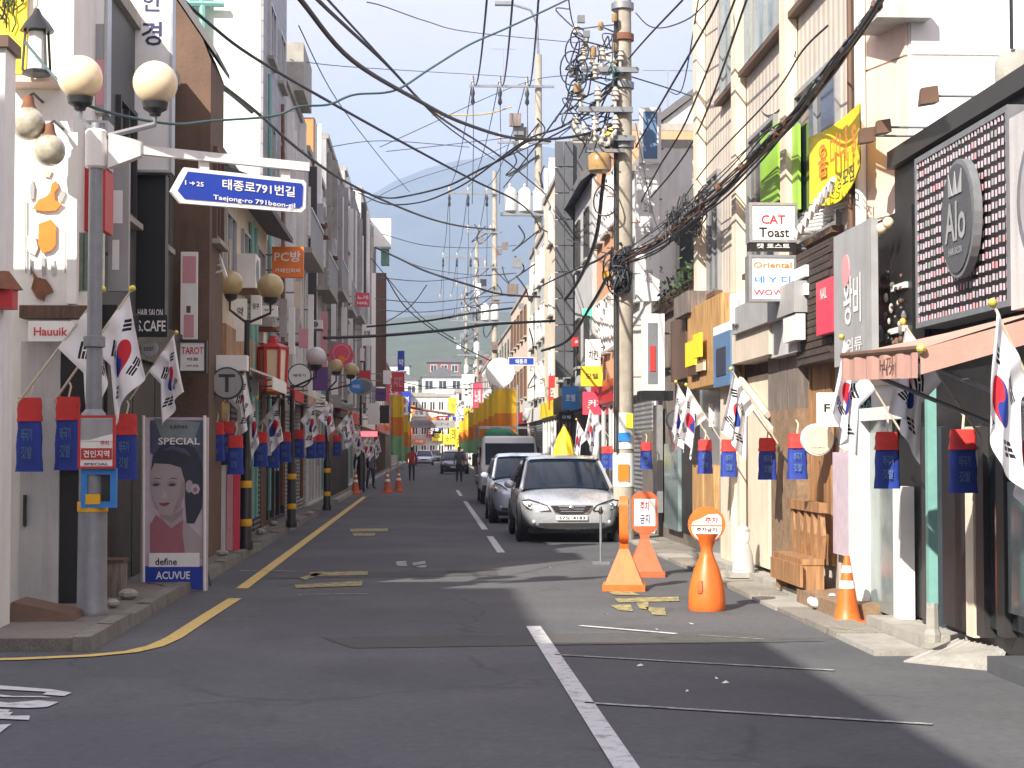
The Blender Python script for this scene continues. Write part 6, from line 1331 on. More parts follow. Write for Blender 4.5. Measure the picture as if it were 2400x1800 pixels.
        # headlamp: swept lens that follows the rounded corner
        if kind == 'sedan': hp_ = [(.36,.555),(.52,.535),(.70,.57),(.80,.64),(.83,.715),(.72,.735),(.56,.69),(.42,.635)]
        else: hp_ = [(.42,.66),(.58,.64),(.70,.70),(.74,.80),(.70,.87),(.58,.83),(.46,.74)]
        yy_ = lambda x,z: -.015+.34*(x/w0)**4+max(0,z-.58)*(.62 if kind=='sedan' else .35)
        front = [Vector((sx*x,yy_(x,z),z)) for x,z in hp_]; back = [p+Vector((-sx*.02,.14,0)) for p in front]; k2 = len(hp_)
        q = MB(); q.add(front+back,[list(range(k2))[::sx],[k2+i for i in range(k2)][::-sx]]+[[i,(i+1)%k2,k2+(i+1)%k2,k2+i][::sx*-1] for i in range(k2)]); hl = put(q,'headlight','lamp_glass',t_,local=True)
        cm = sum(front,Vector())/k2; ex = Vector((1,0,0)); nn_ = Vector((sx*.3,-1,.3)).normalized(); c = cm
        q = MB(); q.tube([p+Vector((0,-.006,0)) for p in front+[front[0]]],.011,5); put(q,'bezel','car_trim',hl,local=True)
        for ox in (-.10,.08): q = MB(); q.ball(cm+Vector((sx*ox,-.005+ (.04 if ox > 0 else -.02),.0)),.046,10,6,sy=.6); put(q,'reflector','chrome',hl,60,local=True)
        if kind != 'sedan': q = MB(); q.ball(c+ex*(.14*sx)+nn_*.05,.035,8,6); put(q,'indicator','lamp_amber',hl,60,local=True)
        q = MB(); q.ball((sx*w0*.72,.07,.36),.036,8,6); put(q,'fog_lamp','lamp_glass',t_,60,local=True)
        for y_ in ((.86*sc,3.48*sc) if kind=='sedan' else (.72*sc,3.0*sc)):
            q = MB(); q.lathe((sx*(w0-.05),y_,.31),[(.01,.055),(.36,.055),(.365,.03),(.36,0)],20,axis=(sx,0,0)); put(q,'wheel_arch','car_trim',t_,40,local=True); wheel(t_,sx*(w0-.085),y_,.31)
    if kind == 'sedan':
        g = [(-.34,.635),(.34,.635),(.27,.53),(.17,.485),(-.17,.485),(-.27,.53)]
    else: g = [(-.2,.66),(.2,.66),(.16,.60),(-.16,.60)]
    q = MB(); q.prism([(x,.06,z) for x,z in g][::-1],(0,-.075,0)); gr = put(q,'grille','car_trim',t_,local=True)
    q = MB(); pts = [Vector((x*1.05,-.012,z*1.04-.022)) for x,z in g]; q.tube(pts+[pts[0]],.014,5); put(q,'grille_surround','chrome',gr,50,local=True)
    for k in range(3): q = MB(); z = .535+.04*k; q.box(-.19-.02*k,.19+.02*k,-.022,0,z,z+.012); put(q,'grille_bar','frame_alu',gr,local=True)
    q = MB(); q.ball((0,-.025,.6),.04,10,6,sx=1.5,sy=.4); put(q,'emblem','chrome',gr,60,local=True)
    q = MB(); q.box(-.56,.56,-.012,.06,.265,.345); put(q,'air_intake','car_trim',t_,local=True)
    q = MB(); q.box(-.26,.26,-.034,.0,.395,.475); pl_ = put(q,'number_plate','sign_white',t_,local=True)
    q = MB(); write(None,plate,Vector((0,-.036,.435)),XR,ZU,NY,.44,.055,None,mb=q); put(q,'lettering','black_ink',pl_,local=True)
    q = MB(); q.tube([(-.35,(1.05 if kind=='sedan' else .78)*sc,zb_+.075),(.15,(1.1 if kind=='sedan' else .82)*sc,zb_+.085)],.012,4); put(q,'wiper','car_trim',t_,local=True)
    q = MB(); q.box(-w0*.8,w0*.8,.3,L_-.3,.16,.24); put(q,'underbody','car_trim',t_,local=True)
    q = MB(); q.slab((-w0*.5,1.33*sc,zb_+.12) if kind=='sedan' else (-w0*.5,1.0*sc,zb_+.12),XR,Vector((0,.8,.5)).normalized(),Vector((0,-.5,.8)).normalized(),.1,.07,.003); put(q,'windscreen_paper','sign_white',t_,local=True)
    return t_
car('silver sedan parked beside the concrete pole',(2.44,28.9,0),'car_silver',plate='57노 4183')
car('small blue-silver hatchback parked behind the silver sedan',(2.14,36.4,0),'car_bluegrey',3.6,1.6,1.5,'hatch',plate='36버 2749')
car('white distant hatchback parked past the truck',(2.0,118,0),'car_white',3.7,1.65,1.55,'hatch'); car('dark distant sedan parked before the white hatchback',(1.7,108,0),'car_dark'); car('pale grey distant sedan coming down the lane',(-.35,165,0),'car_bluegrey',name='moving_car'); car('dark distant car behind the pale grey one',(.7,190,0),'car_dark',name='moving_car')
# white cab-over truck
t_ = thing('cargo_truck','white cab-over cargo truck with frame bed and green load','truck',(2.36,49.0,0),'cars along the street',rotz=1e-6); w0 = .87
def ringb(y,w_,zb,zt,wt): half = [(w_*.9,zb),(w_,zb+.1),(w_,1.05),(wt,zt-.08),(wt*.9,zt)]; return [(x,y,z) for x,z in half]+[(-x,y,z) for x,z in half[::-1]]
q = MB(); loft(q,[ringb(0,w0*.93,.45,.98,w0*.9),ringb(.06,w0*.98,.38,1.1,w0*.96),ringb(.42,w0,.36,1.90,w0*.86),ringb(.6,w0,.36,1.97,w0*.86),ringb(1.55,w0,.36,1.98,w0*.86)]); put(q,'cab','car_white',t_,50,local=True)
n_ = Vector((0,-.90,.42)).normalized(); u_ = Vector((0,.42,.90)).normalized()
q = MB(); q.slab(Vector((0,.215,1.45))+n_*.035,XR,u_,n_,1.42,.66,.05); put(q,'windscreen','car_glass',t_,local=True)
for sx in (-1,1):
    q = MB(); q.slab((sx*(w0-.0),.95,1.4),Vector((0,sx,0)),ZU,Vector((sx,0,0)),.7,.5,.06); put(q,'side_window','car_glass',t_,local=True)
    q = MB(); q.box(sx*.55,sx*.82,-.03,.1,.66,.80); put(q,'headlight','lamp_glass',t_,local=True)
    q = MB(); q.box(sx*(w0+.06),sx*(w0+.22),.25,.33,1.1,1.45); mr = put(q,'mirror','car_trim',t_,local=True); q = MB(); q.tube([(sx*(w0-.02),.3,1.4),(sx*(w0+.12),.29,1.4)],.015,5); put(q,'mirror_arm','car_trim',mr,local=True)
    for y in (.75,3.5): wheel(t_,sx*(w0-.14),y,.33,.2)
q = MB(); q.box(-.8,.8,-.05,.06,.36,.56); put(q,'bumper','car_trim',t_,local=True); q = MB(); q.box(-.45,.45,-.02,.06,.66,.78); put(q,'grille','car_trim',t_,local=True)
q = MB(); q.box(-.26,.26,-.07,-.04,.42,.52); put(q,'number_plate','sign_white',t_,local=True)
q = MB(); q.box(-.87,.87,1.65,4.9,.62,.78); put(q,'bed','frame_alu',t_,local=True)
for x,y in ((-.85,1.7),(.85,1.7),(-.85,4.8),(.85,4.8)):
    q = MB(); q.tube([(x,y,.75),(x,y,2.25)],.022,6); put(q,'frame_post','frame_alu',t_,local=True)
for a,c_ in (((-.85,1.7),(.85,1.7)),((-.85,4.8),(.85,4.8)),((-.85,1.7),(-.85,4.8)),((.85,1.7),(.85,4.8))):
    q = MB(); q.tube([(*a,2.25),(*c_,2.25)],.02,6); put(q,'frame_rail','frame_alu',t_,local=True)
q = MB(); q.box(-.8,.8,1.8,4.7,.78,1.3); put(q,'side_boards','car_white',t_,local=True)
q = MB(); rnd = random.Random(3); 
mat('tarp_green',(.03,.26,.13),.6,.2,5)
for k in range(5): q.ball((rnd.uniform(-.3,.4),2.2+.4*k,1.85+rnd.uniform(-.1,.1)),.36,9,6,sx=1.1)
put(q,'green_load','tarp_green',t_,60,local=True)
# ================================================================== UTILITY POLES
def utility_pole(x, y, h_, r0, r1, label, arms=(), stepbolts=True, m='pole_concrete'):
    t_ = thing('utility_pole',label,'utility pole',(x,y,0),'concrete utility poles'); q = MB(); k_ = 8
    q.lathe((x,y,0),[(r0+(r1-r0)*i/k_,h_*i/k_) for i in range(k_+1)],20); put(q,'shaft',m,t_,60)
    if stepbolts:
        for i in range(14):
            z = 2.4+.45*i; sg = 1 if i%2 else -1; q = MB(); rr_ = r0+(r1-r0)*z/h_; q.tube([(x+sg*rr_*.9,y-.05,z),(x+sg*(rr_+.13),y-.08,z+.0)],.010,5); put(q,'step_bolt','rust',t_)
    for z,xa,xb in arms:
        q = MB(); q.box(x+xa,x+xb,y-.22-.045,y-.22+.045,z-.045,z+.045); ar = put(q,'crossarm','galvanised',t_)
        for f_ in (.04,.36,.68):
            xx = x+xa+(xb-xa)*f_; q = MB(); q.lathe((xx,y-.22,z+.05),[(.03,0),(.03,.1),(.075,.12),(.05,.18),(.08,.2),(.05,.26),(.07,.28),(.02,.36)],9); put(q,'insulator','porcelain',ar,40)
    return t_
px0 = P(1462,1200,29.6); MX, MY = px0.x, 29.6
mp_ = utility_pole(MX,MY,14.2,.185,.135,'nearest tan concrete utility pole with posters and a tangle of cables',[(12.2,-2.4,.5),(8.2,-.75,.25),(7.0,-.9,.2),(7.5,-.8,.15)])
# posters, collar, hardware
def wrap(px0_,py0_,px1_,py1_,m,name,lab=None):
    z1,z0 = P(1462,py0_,MY).z,P(1462,py1_,MY).z; q = MB(); n_=12
    a0,a1 = (px0_-1462)/25.,(px1_-1462)/25.; rr_ = .19; pts=[]
    for i in range(n_+1):
        s_ = max(-1,min(1,a0+(a1-a0)*i/n_)); a = math.asin(s_); pts.append((MX+rr_*math.sin(a),MY-rr_*math.cos(a)))
    for i in range(n_): q.poly([(*pts[i],z0),(*pts[i+1],z0),(*pts[i+1],z1),(*pts[i],z1)])
    return put(q,name,m,mp_,60,label=lab)
wrap(1437,968,1487,1052,'paper_white','poster'); 
for a in ((1464,970,1480,1004,'sign_yellow'),(1446,1014,1474,1034,'sign_blue2')):
    z1,z0 = P(1462,a[1],MY).z,P(1462,a[3],MY).z; q = MB(); q.box(P(a[0],900,MY).x,P(a[2],900,MY).x,MY-.205,MY-.19,z0,z1); put(q,'poster_print',a[4],mp_)
wrap(1437,1062,1487,1140,'paper_white','poster'); rc = camrect(1448,1088,1474,1128,MY-.2); q = MB(); q.slab(*rc[:4],rc[4],rc[5],.01); put(q,'poster_print','sign_orange',mp_)
for zz in (7.9,8.75,6.85,4.95,9.3):
    q = MB(); q.lathe((MX,MY,zz),[(.17,0),(.20,.01),(.20,.12),(.17,.13)],18); put(q,'steel_band',random.choice(['rust','galvanised']),mp_,40)
rnd = random.Random(12)
def hp(px,py,dy=0): return P(px,py,MY+dy)
# transformer pot, insulators, coils and splice boxes on the pole
c = hp(1405,383,-.25); q = MB(); q.lathe(c-ZU*.17,[(.12,0),(.2,.04),(.21,.2),(.2,.3),(.16,.34)],14); put(q,'transformer_pot','porcelain_brown',mp_,40)
q = MB(); q.box(c.x-.26,MX,c.y-.05,c.y+.05,c.z+.19,c.z+.25); put(q,'bracket','galvanised',mp_)
for i in range(5):
    a = hp(1365+i*14,300+i*4,-.3); q = MB(); q.lathe(a-ZU*.2,[(.02,0),(.05,.04),(.03,.1),(.055,.14),(.03,.2),(.05,.24),(.02,.34)],8,axis=(.3*(i-2),0,1)); put(q,'insulator','porcelain',mp_,40)
for i,(px,py,s_) in enumerate([(1350,70,.09),(1362,45,.08),(1390,120,.1),(1388,140,.09),(1420,132,.1),(1440,110,.08),(1370,100,.08),(1345,170,.1),(1352,205,.09),(1396,155,.08),(1420,165,.1),(1440,40,.08),(1437,150,.1),(1375,80,.07),(1408,60,.08),(1395,175,.07),(1452,165,.08),(1448,190,.08)]):
    a = hp(px,py,rnd.uniform(-.45,.1)); q = MB()
    if i%3 == 0: q.lathe(a-ZU*s_,[(.02,0),(s_*.7,s_*.4),(s_*.45,s_),(s_*.75,s_*1.3),(.02,s_*2.1)],9); put(q,'insulator','porcelain',mp_,40)
    elif i%3 == 1: q.box(a.x-s_*.8,a.x+s_*.8,a.y-s_*.5,a.y+s_*.5,a.z-s_*.8,a.z+s_*.8); put(q,'junction_box',rnd.choice(['galvanised','white_metal','steel_grey']),mp_)
    else: q.lathe(a-ZU*s_,[(s_*.5,0),(s_*.6,.02),(s_*.6,s_*1.6),(s_*.3,s_*1.9)],10); put(q,'fuse_holder','porcelain_brown',mp_,40)
def catmull(pts, sub=6):
    pts = [Vector(p) for p in pts]; out = []
    for i in range(len(pts)-1):
        p0,p1,p2,p3 = pts[max(i-1,0)],pts[i],pts[i+1],pts[min(i+2,len(pts)-1)]
        for k in range(sub):
            t = k/sub; out.append(.5*((2*p1)+(p2-p0)*t+(2*p0-5*p1+4*p2-p3)*t*t+(3*p1-p0-3*p2+p3)*t*t*t))
    out.append(pts[-1]); return out
# loose loops on the pole
for i in range(26):
    cx,cy = rnd.uniform(1325,1455),rnd.uniform(40,330); pts=[hp(cx+rnd.uniform(-35,35),cy+rnd.uniform(-60,60),rnd.uniform(-.5,.3)) for _ in range(5)]; pts[0] = hp(1452,cy,-.1)
    q = MB(); q.tube(catmull(pts,5),.010+.008*rnd.random(),5); put(q,'cable_loop',rnd.choice(['cable','cable','cable_thin','cable_teal']),mp_,60)
for i,(px,py,rp) in enumerate([(1352,120,34),(1358,90,26),(1345,160,40),(1350,190,30),(1420,470,36),(1440,640,34),(1448,660,30),(1436,620,28)]):
    c = hp(px,py,-.3); rad = rp*MY/F; q = MB(); q.tube([c+XR*(rad*math.cos(a))*.8+ZU*(rad*math.sin(a))+Vector((0,.1*math.sin(a*2),0)) for a in [2*math.pi*k/18 for k in range(19)]],.013,5); put(q,'cable_coil','cable',mp_,60)
for i in range(9):
    c = hp(1452+rnd.uniform(-26,14),625+rnd.uniform(-40,55),-.26+rnd.uniform(-.1,.1)); q = MB(); q.ball(c,rnd.uniform(.045,.09),8,6,sz=rnd.uniform(.8,1.5)); put(q,'splice_box',rnd.choice(['cable','black_metal','rust']),mp_,40)
for i in range(18):
    pts = [hp(1462+rnd.uniform(-34,18),605+rnd.uniform(-30,80),-.24+rnd.uniform(-.2,.1)) for _ in range(5)]; q = MB(); q.tube(catmull(pts+[pts[0]],4),.010+.010*rnd.random(),5); put(q,'cable_loop',rnd.choice(['cable','cable','cable_thin']),mp_,60)
c = hp(1422,642,-.3); q = MB(); q.box(c.x-.05,c.x+.05,c.y,c.y+.05,c.z-.05,c.z+.05); put(q,'yellow_tag','band_yellow',mp_)
for px in (1441,1446): q = MB(); q.tube([hp(px,1060,-.19),hp(px,300,-.16),hp(px,20,-.14)],.018,5); put(q,'riser_cable','cable',mp_)
# further poles
p2 = P(1272,1100,66); p2x = 3.85
poles_far = [(p2x,66,16.6,'second concrete utility pole up the street with white transformer cans'),(3.75,96,17.0,'third utility pole up the street'),(3.7,130,17,'fourth utility pole up the street'),(3.7,165,17,'fifth utility pole far up the street')]
cross = {29.6:12.2}
for i,(x,y,h_,lab) in enumerate(poles_far):
    x = P(1262,205,66).x if i == 0 else x
    zc = P(1200,205,66).z if i == 0 else [0,16.0,16.2,16.2][i]; h_ = zc+1.3; cross[y] = (x,zc)
    tp = utility_pole(x,y,h_,.2,.13,lab,[(zc,-2.7,.6),(zc-2.2,-1.6,.4),(zc-4.2,-1.2,.6)],False)
    if i == 0:
        q = MB(); q.tube([(x,y,h_-.1),(x-.05,y,h_+1.2),(x-.3,y,h_+1.75),(x-1.1,y,h_+2.0)],.05,7); put(q,'lamp_arm','galvanised',tp,50)
        q = MB(); q.box(x-1.7,x-1.05,y-.14,y+.14,h_+1.93,h_+2.06); put(q,'lamp_head','galvanised',tp)
    base_z = P(1200,500,y).z if i == 0 else 8.8
    for k in ((0,1,2,3) if i == 0 else (1,2) if i == 1 else (2,)):
        q = MB(); xx = x-1.1+.55*k; q.lathe((xx,y-.3,base_z),[(.16,0),(.24,.05),(.24,.8),(.18,.9),(.05,1.0)],12); put(q,'transformer_can','white_metal' if k%2 else 'light_grey_wall',tp,40)
    q = MB(); q.box(x-1.5,x+.9,y-.4,y-.2,base_z-.14,base_z-.02); put(q,'platform','galvanised',tp)
    for k in range(22):
        a = Vector((x+rnd.uniform(-1.2,.6),y-.3+rnd.uniform(-.2,.2),rnd.uniform(4.5,zc-1))); s_ = rnd.uniform(.08,.24); q = MB()
        if k%2: q.box(a.x-s_,a.x+s_,a.y-s_*.5,a.y+s_*.5,a.z-s_,a.z+s_*1.2); put(q,'junction_box',rnd.choice(['white_metal','galvanised','steel_grey','wood_grey','cable']),tp)
        else: q.tube(catmull([a,a+Vector((rnd.uniform(-.6,.6),0,-.5)),a+Vector((rnd.uniform(-.6,.6),.1,-1.0)),Vector((x,y-.2,a.z-.2))],4),.03,5); put(q,'cable_loop','cable',tp)
# white antenna panel beside the second pole
c = P(1296,425,64); t_ = thing('antenna_panel','slim white antenna panel rising beside the second pole','antenna',tuple(P(1296,490,64)))
q = MB(); q.box(c.x-.16,c.x+.16,63.9,64.1,P(0,485,64).z,P(0,360,64).z); put(q,'panel','frame_white',t_); q = MB(); q.box(c.x-.34,c.x-.2,63.95,64.1,P(0,500,64).z,P(0,385,64).z); put(q,'panel','frame_white',t_)
q = MB(); q.tube([(c.x+.1,64.2,P(0,520,64).z-2.5),(c.x+.1,64.2,P(0,400,64).z)],.05,6); put(q,'mast','steel_grey',t_)
# ================================================================== OVERHEAD CABLES
CABLE_LABELS = iter(['long dark cable descending diagonally from the brown roof towards the slate tower','dark cable sagging from the brown roof edge to the third pole','upper of two parallel cables rising from the grey fins','lower of two parallel cables rising from the grey fins to the nearest pole','dark cable sagging from the white projecting box to the transformer cans','dark cable just above the heavy low cable','short slack cable climbing beside the far roofs','steep dark cable falling from the white building towards the round white sign','steep dark cable crossing in front of the hillside houses'])
def cable(pts, r_, m='cable', label=None, sub=7, grp='overhead cables', name='overhead_cable'):
    label = label or next(CABLE_LABELS, None) or ('one of the level thin cables crossing between the far roofs' if m == 'cable_thin' and r_ > .025 else 'thin overhead cable converging on the second utility pole')
    q = MB(); q.tube(catmull([P(*p) for p in pts],sub),r_*(.78 if r_ < .1 else 1),6); return solo(q,name,m,label,'cable',grp,smooth=80)
cable([(640,-80,13),(705,0,14),(825,141,17),(976,233,21),(1085,288,24),(1215,325,27),(1345,320,29),(1446,290,29.5)],.032,'cable','thickest overhead cable swooping from above the street to the nearest pole')
cable([(1400,-40,26),(1328,0,25),(1190,65,24),(1100,105,23),(1010,160,22),(925,212,21),(830,222,20.5),(770,245,20),(700,250,19.5),(640,272,19),(500,283,18),(400,290,17),(250,262,16),(170,225,15.9),(110,160,16),(60,100,16.3)],.019,'cable_teal','bluish cable with fairy-light kinks running past the globe lamp to the corner')
cable([(700,-60,16),(745,0,18),(905,150,26),(1025,270,34),(1170,365,46),(1285,460,60)],.03,'cable_thin','grey cable running diagonally to the second pole'); cable([(760,-10,18),(915,158,26),(1040,290,36),(1160,375,46)],.02,'cable_thin','thin grey cable running close beside the diagonal one')
cable([(400,-30,26),(490,55,27),(620,150,29),(900,310,36),(1105,420,44),(1200,465,50),(1245,500,54),(1275,540,58),(1340,552,60)],.035)
cable([(503,205,26),(525,208,27),(560,235,29),(590,262,31)],.05,'cable','short thick cable stub over the brown roof')
cable([(500,185,26),(600,262,30),(700,350,36),(800,420,42),(900,470,48),(1000,510,54),(1080,530,58),(1160,538,62)],.04)
cable([(820,440,50),(900,463,47),(960,458,45),(1050,435,42),(1120,400,39),(1180,370,37),(1240,330,35),(1290,332,34)],.032); cable([(840,452,50),(905,478,47),(985,474,45),(1060,446,42),(1118,412,39),(1200,350,36),(1250,320,34),(1330,290,31),(1440,200,29.7)],.026)
cable([(880,580,70),(940,608,66),(1000,636,62),(1100,668,62),(1180,690,63),(1320,698,64)],.05); cable([(760,792,40),(900,786,42),(1060,772,44),(1150,760,46),(1300,752,48)],.055,'cable','straight black heavy cable low across the street'); cable([(860,766,60),(1000,752,58),(1100,735,56),(1200,722,54)],.045)
cable([(900,758,62),(960,720,58),(1000,668,52)],.02,'cable_thin'); cable([(905,650,70),(960,730,75),(1060,800,85),(1180,860,90)],.035); cable([(870,605,80),(985,740,80),(1065,795,82)],.03)
for i,(ya,yb) in enumerate(((700,690),(726,708),(650,640),(880,905),(905,890),(548,575),(590,640))): cable([(880+i*3,ya,70+i*4),(1000,(ya+yb)/2+14,76+i*4),(1130,yb+6,82+i*4),(1210,yb,86+i*4)],.028,'cable_thin')
# high-voltage lines along the street, pole to pole
prev = [Vector((MX-2.4+1.0*k,MY-.22,12.6)) for k in (0,.9,1.8)]
start = [P(1146+60*k,-60,24) for k in range(3)]
seq = [(start,None)]
for y in (66,96,130,165): x,zc = cross[y]; seq.append(([Vector((x-2.7+3.3*f_,y-.22,zc+.4)) for f_ in (.04,.36,.68)],y))
for (a,_),(b_,_) in zip(seq,seq[1:]):
    for k in range(3):
        p,q_ = a[k],b_[k]; q = MB(); q.tube([p.lerp(q_,t)-ZU*(.9*4*t*(1-t)) for t in [i/12 for i in range(13)]],.020,5); solo(q,'power_line','cable','thin power line running pole to pole above the street','cable','power lines from pole to pole',smooth=80)
for y in (66,96,130):      # dropper wires under the crossarms
    x,zc = cross[y]
    for f_ in (.04,.36,.68):
        q = MB(); xx = x-2.7+3.3*f_; q.tube([(xx,y-.2,zc),(xx+.03,y-.2,zc-2.2),(xx-.02,y-.2,zc-4.6)],.016,4); solo(q,'dropper_wire','cable_thin','thin dropper wire hanging below a crossarm','cable','dropper wires')
        q = MB(); q.lathe((xx,y-.22,zc-.75),[(.03,0),(.09,.1),(.05,.3),(.09,.45),(.04,.68)],8); solo(q,'hanging_insulator','black_metal','dark hanging insulator below a crossarm','insulator','hanging insulators',smooth=40)
# bundle from the pole to the right foreground
base_pts = [(1462,604,29.4),(1540,562,27),(1620,500,24.5),(1700,432,22),(1790,342,19.4),(1870,262,17.4),(1950,156,15.4),(2030,52,13.8),(2090,-40,12.6)]
rnd = random.Random(5)
for i in range(13):
    k_ = [0,-14,12,-24,22,6,-8,30,-34,2,-18,16,-4][i]; pts = [(x+rnd.uniform(-7,7),y+k_*(.4+.6*math.sin(math.pi*min(1,j/5.)))+rnd.uniform(-10,10),d+rnd.uniform(-.15,.15)) for j,(x,y,d) in enumerate(base_pts)]
    cable(pts,[.028,.014,.02,.011,.016,.012,.011,.018,.009,.01,.012,.01,.013][i],['cable','cable_thin','cable','cable_thin','cable','rust','cable_thin','cable','cable_thin','rust','cable','cable_thin','cable'][i],'one strand of the tangled cable bundle running from the nearest pole over the sunny roofs',grp='tangled cable bundle')
for i in range(22):
    f_ = rnd.uniform(.1,.97)*(len(base_pts)-1.01); j = int(f_); a,b_ = base_pts[j],base_pts[j+1]; t = f_-j; c = P(*[a[k]+(b_[k]-a[k])*t for k in range(3)]); d = (P(*b_)-P(*a)).normalized(); q = MB()
    q.tube([c-d*.12+ZU*rnd.uniform(-.06,.1),c,c+d*.12+ZU*rnd.uniform(-.05,.06)],[.03,.05,.03],7); solo(q,'splice_sleeve',rnd.choice(['black_metal','rust','steel_grey']),'dark splice sleeve on the tangled cable bundle','splice','splice sleeves on the cable bundle',smooth=40)
q = MB(); pts = [P(1565+i*11,520-i*6+18*math.sin(i*1.5),26.3-.25*i) for i in range(9)]
for k in range(16): q.tube(catmull([p+Vector((rnd.uniform(-.1,.1),rnd.uniform(-.1,.1),rnd.uniform(-.3,.2))) for p in pts],4),.011,5)
solo(q,'cable_tangle','cable_thin','knot of tangled thin cables beside the nearest pole','cable')
# cables right of the pole
for pts,r_,lab in [([(1690,-30,22),(1665,40,22.5),(1545,250,28),(1490,345,31)],.022,None),([(1640,-20,24),(1600,205,30),(1570,215,33)],.014,None),([(1730,-20,20),(1610,280,26),(1540,400,29),(1490,500,32)],.020,None),([(1757,-20,19),(1625,330,26),(1510,480,32)],.020,None),
    ([(1490,30,29.4),(1520,60,28),(1560,64,26),(1620,40,24),(1668,-10,22)],.014,'thin slack cable looping right from the nearest pole'),([(1480,180,29.4),(1570,208,31),(1640,232,33)],.016,None),([(1940,60,15.8),(1880,120,17),(1810,225,19),(1660,385,24),(1600,470,28)],.014,None),([(1760,165,22),(1780,250,21.4),(1805,270,20.6),(1840,235,19.8),(1865,120,19)],.010,'thin looped wire hanging on the beige facade'),
    ([(1600,0,22),(1480,130,29),(1380,260,40),(1300,330,60)],.02,None),([(1330,-20,26),(1340,45,28),(1352,75,29.4)],.014,None),([(1490,290,29.4),(1530,500,28),(1560,560,27.5)],.010,None),([(1450,600,29.5),(1390,585,33),(1330,560,38)],.014,None)]:
    cable(pts,r_,'cable',lab or 'thin cable fanning out to the right of the nearest pole',grp='cables right of the nearest pole')
cable([(1425,330,29.5),(1412,440,30),(1396,560,32),(1360,650,36),(1325,702,42)],.05,'cable','thick drop cable hanging left of the nearest pole'); cable([(1440,600,29.4),(1420,655,30),(1380,725,33),(1330,798,38),(1270,822,46)],.045,'cable','second thick drop cable sagging towards the banners'); cable([(1455,570,29.4),(1400,610,32),(1330,640,40),(1250,680,60)],.03)
cable([(1010,270,66),(1130,268,66),(1200,250,66)],.035,'cable_yellow','short yellow sheathed cable near the second pole'); cable([(905,355,60),(1000,345,62),(1130,330,64),(1250,318,66)],.02,'cable_thin'); cable([(890,345,60),(1010,290,62),(1150,225,64),(1260,185,66),(1450,170,30)],.02,'cable_thin'); cable([(770,345,48),(900,330,54),(1100,345,62)],.018,'cable_thin'); cable([(680,140,40),(800,155,44),(1000,168,54),(1240,182,66)],.015,'cable_thin')
cable([(860,5,40),(900,15,42),(1000,50,50),(1100,75,58),(1350,100,66)],.02,'cable_thin'); cable([(700,60,30),(790,235,40),(900,380,56),(960,450,66)],.016,'cable_thin')
cable([(1330,240,30),(1250,350,42),(1180,440,54)],.025); cable([(1440,205,29.5),(1330,300,36),(1180,370,50)],.025); cable([(850,480,60),(960,425,62),(1100,380,64),(1190,340,66)],.016,'cable_thin')
# ================================================================== PEOPLE
def person(label, x, y, h_, mats, stride=.18, rotz=0, armbend=.1):
    """one continuous skinned body; mats = (skin, hair, top, trousers, shoes)"""
    k = h_/1.7; J = {}
    V = [('pelvis',(0,0,.93),.135,.11),('waist',(0,.0,1.08),.125,.1),('chest',(0,.0,1.28),.155,.11),('neckb',(0,.0,1.42),.075,.07),('neck',(0,-.01,1.47),.052,.052),('head0',(0,-.02,1.55),.075,.085),('head1',(0,-.02,1.63),.078,.09),('head2',(0,-.01,1.69),.045,.05)]
    for s,sg in (('l',1),('r',-1)):
        V += [('hip'+s,(sg*.09,0,.88),.095,.1),('knee'+s,(sg*.1,-sg*stride*.55-.02,.49),.062,.066),('ank'+s,(sg*.1,sg*stride*-.9+.03,.09),.042,.045),('toe'+s,(sg*.11,sg*stride*-.9-.12,.035),.04,.032),
              ('sh'+s,(sg*.17,0,1.38),.068,.068),('el'+s,(sg*.235,sg*stride*.4+.02,1.10),.048,.05),('wr'+s,(sg*.235,sg*stride*.8-armbend,.88),.034,.036),('hand'+s,(sg*.23,sg*stride*.85-armbend-.02,.79),.036,.022)]
    idx = {v[0]:i for i,v in enumerate(V)}
    E = [('pelvis','waist'),('waist','chest'),('chest','neckb'),('neckb','neck'),('neck','head0'),('head0','head1'),('head1','head2')]
    for s in 'lr': E += [('pelvis','hip'+s),('hip'+s,'knee'+s),('knee'+s,'ank'+s),('ank'+s,'toe'+s),('chest','sh'+s),('sh'+s,'el'+s),('el'+s,'wr'+s),('wr'+s,'hand'+s)]
    me = bpy.data.meshes.new('body'); me.from_pydata([tuple(c*k for c in v[1]) for v in V],[(idx[a],idx[b]) for a,b in E],[])
    o = bpy.data.objects.new('body',me); COL.objects.link(o); md = o.modifiers.new('skin','SKIN'); sv = me.skin_vertices[0].data
    for i,v in enumerate(V): sv[i].radius = (v[2]*k,v[3]*k)
    sv[0].use_root = True; s2 = o.modifiers.new('sub','SUBSURF'); s2.levels = s2.render_levels = 2
    return o, (label,x,y,h_,mats,rotz)
mat('coat_red',(.42,.025,.03),.8,.15,9); mat('coat_black',(.022,.022,.026),.8,.2,9); mat('trousers_navy',(.03,.035,.06),.8,.2,9); mat('coat_grey',(.12,.12,.14),.8,.2,9); mat('hair_black',(.015,.013,.012),.6,.2,9); mat('shoe_dark',(.02,.018,.016),.6,.2,9)
ppl = []
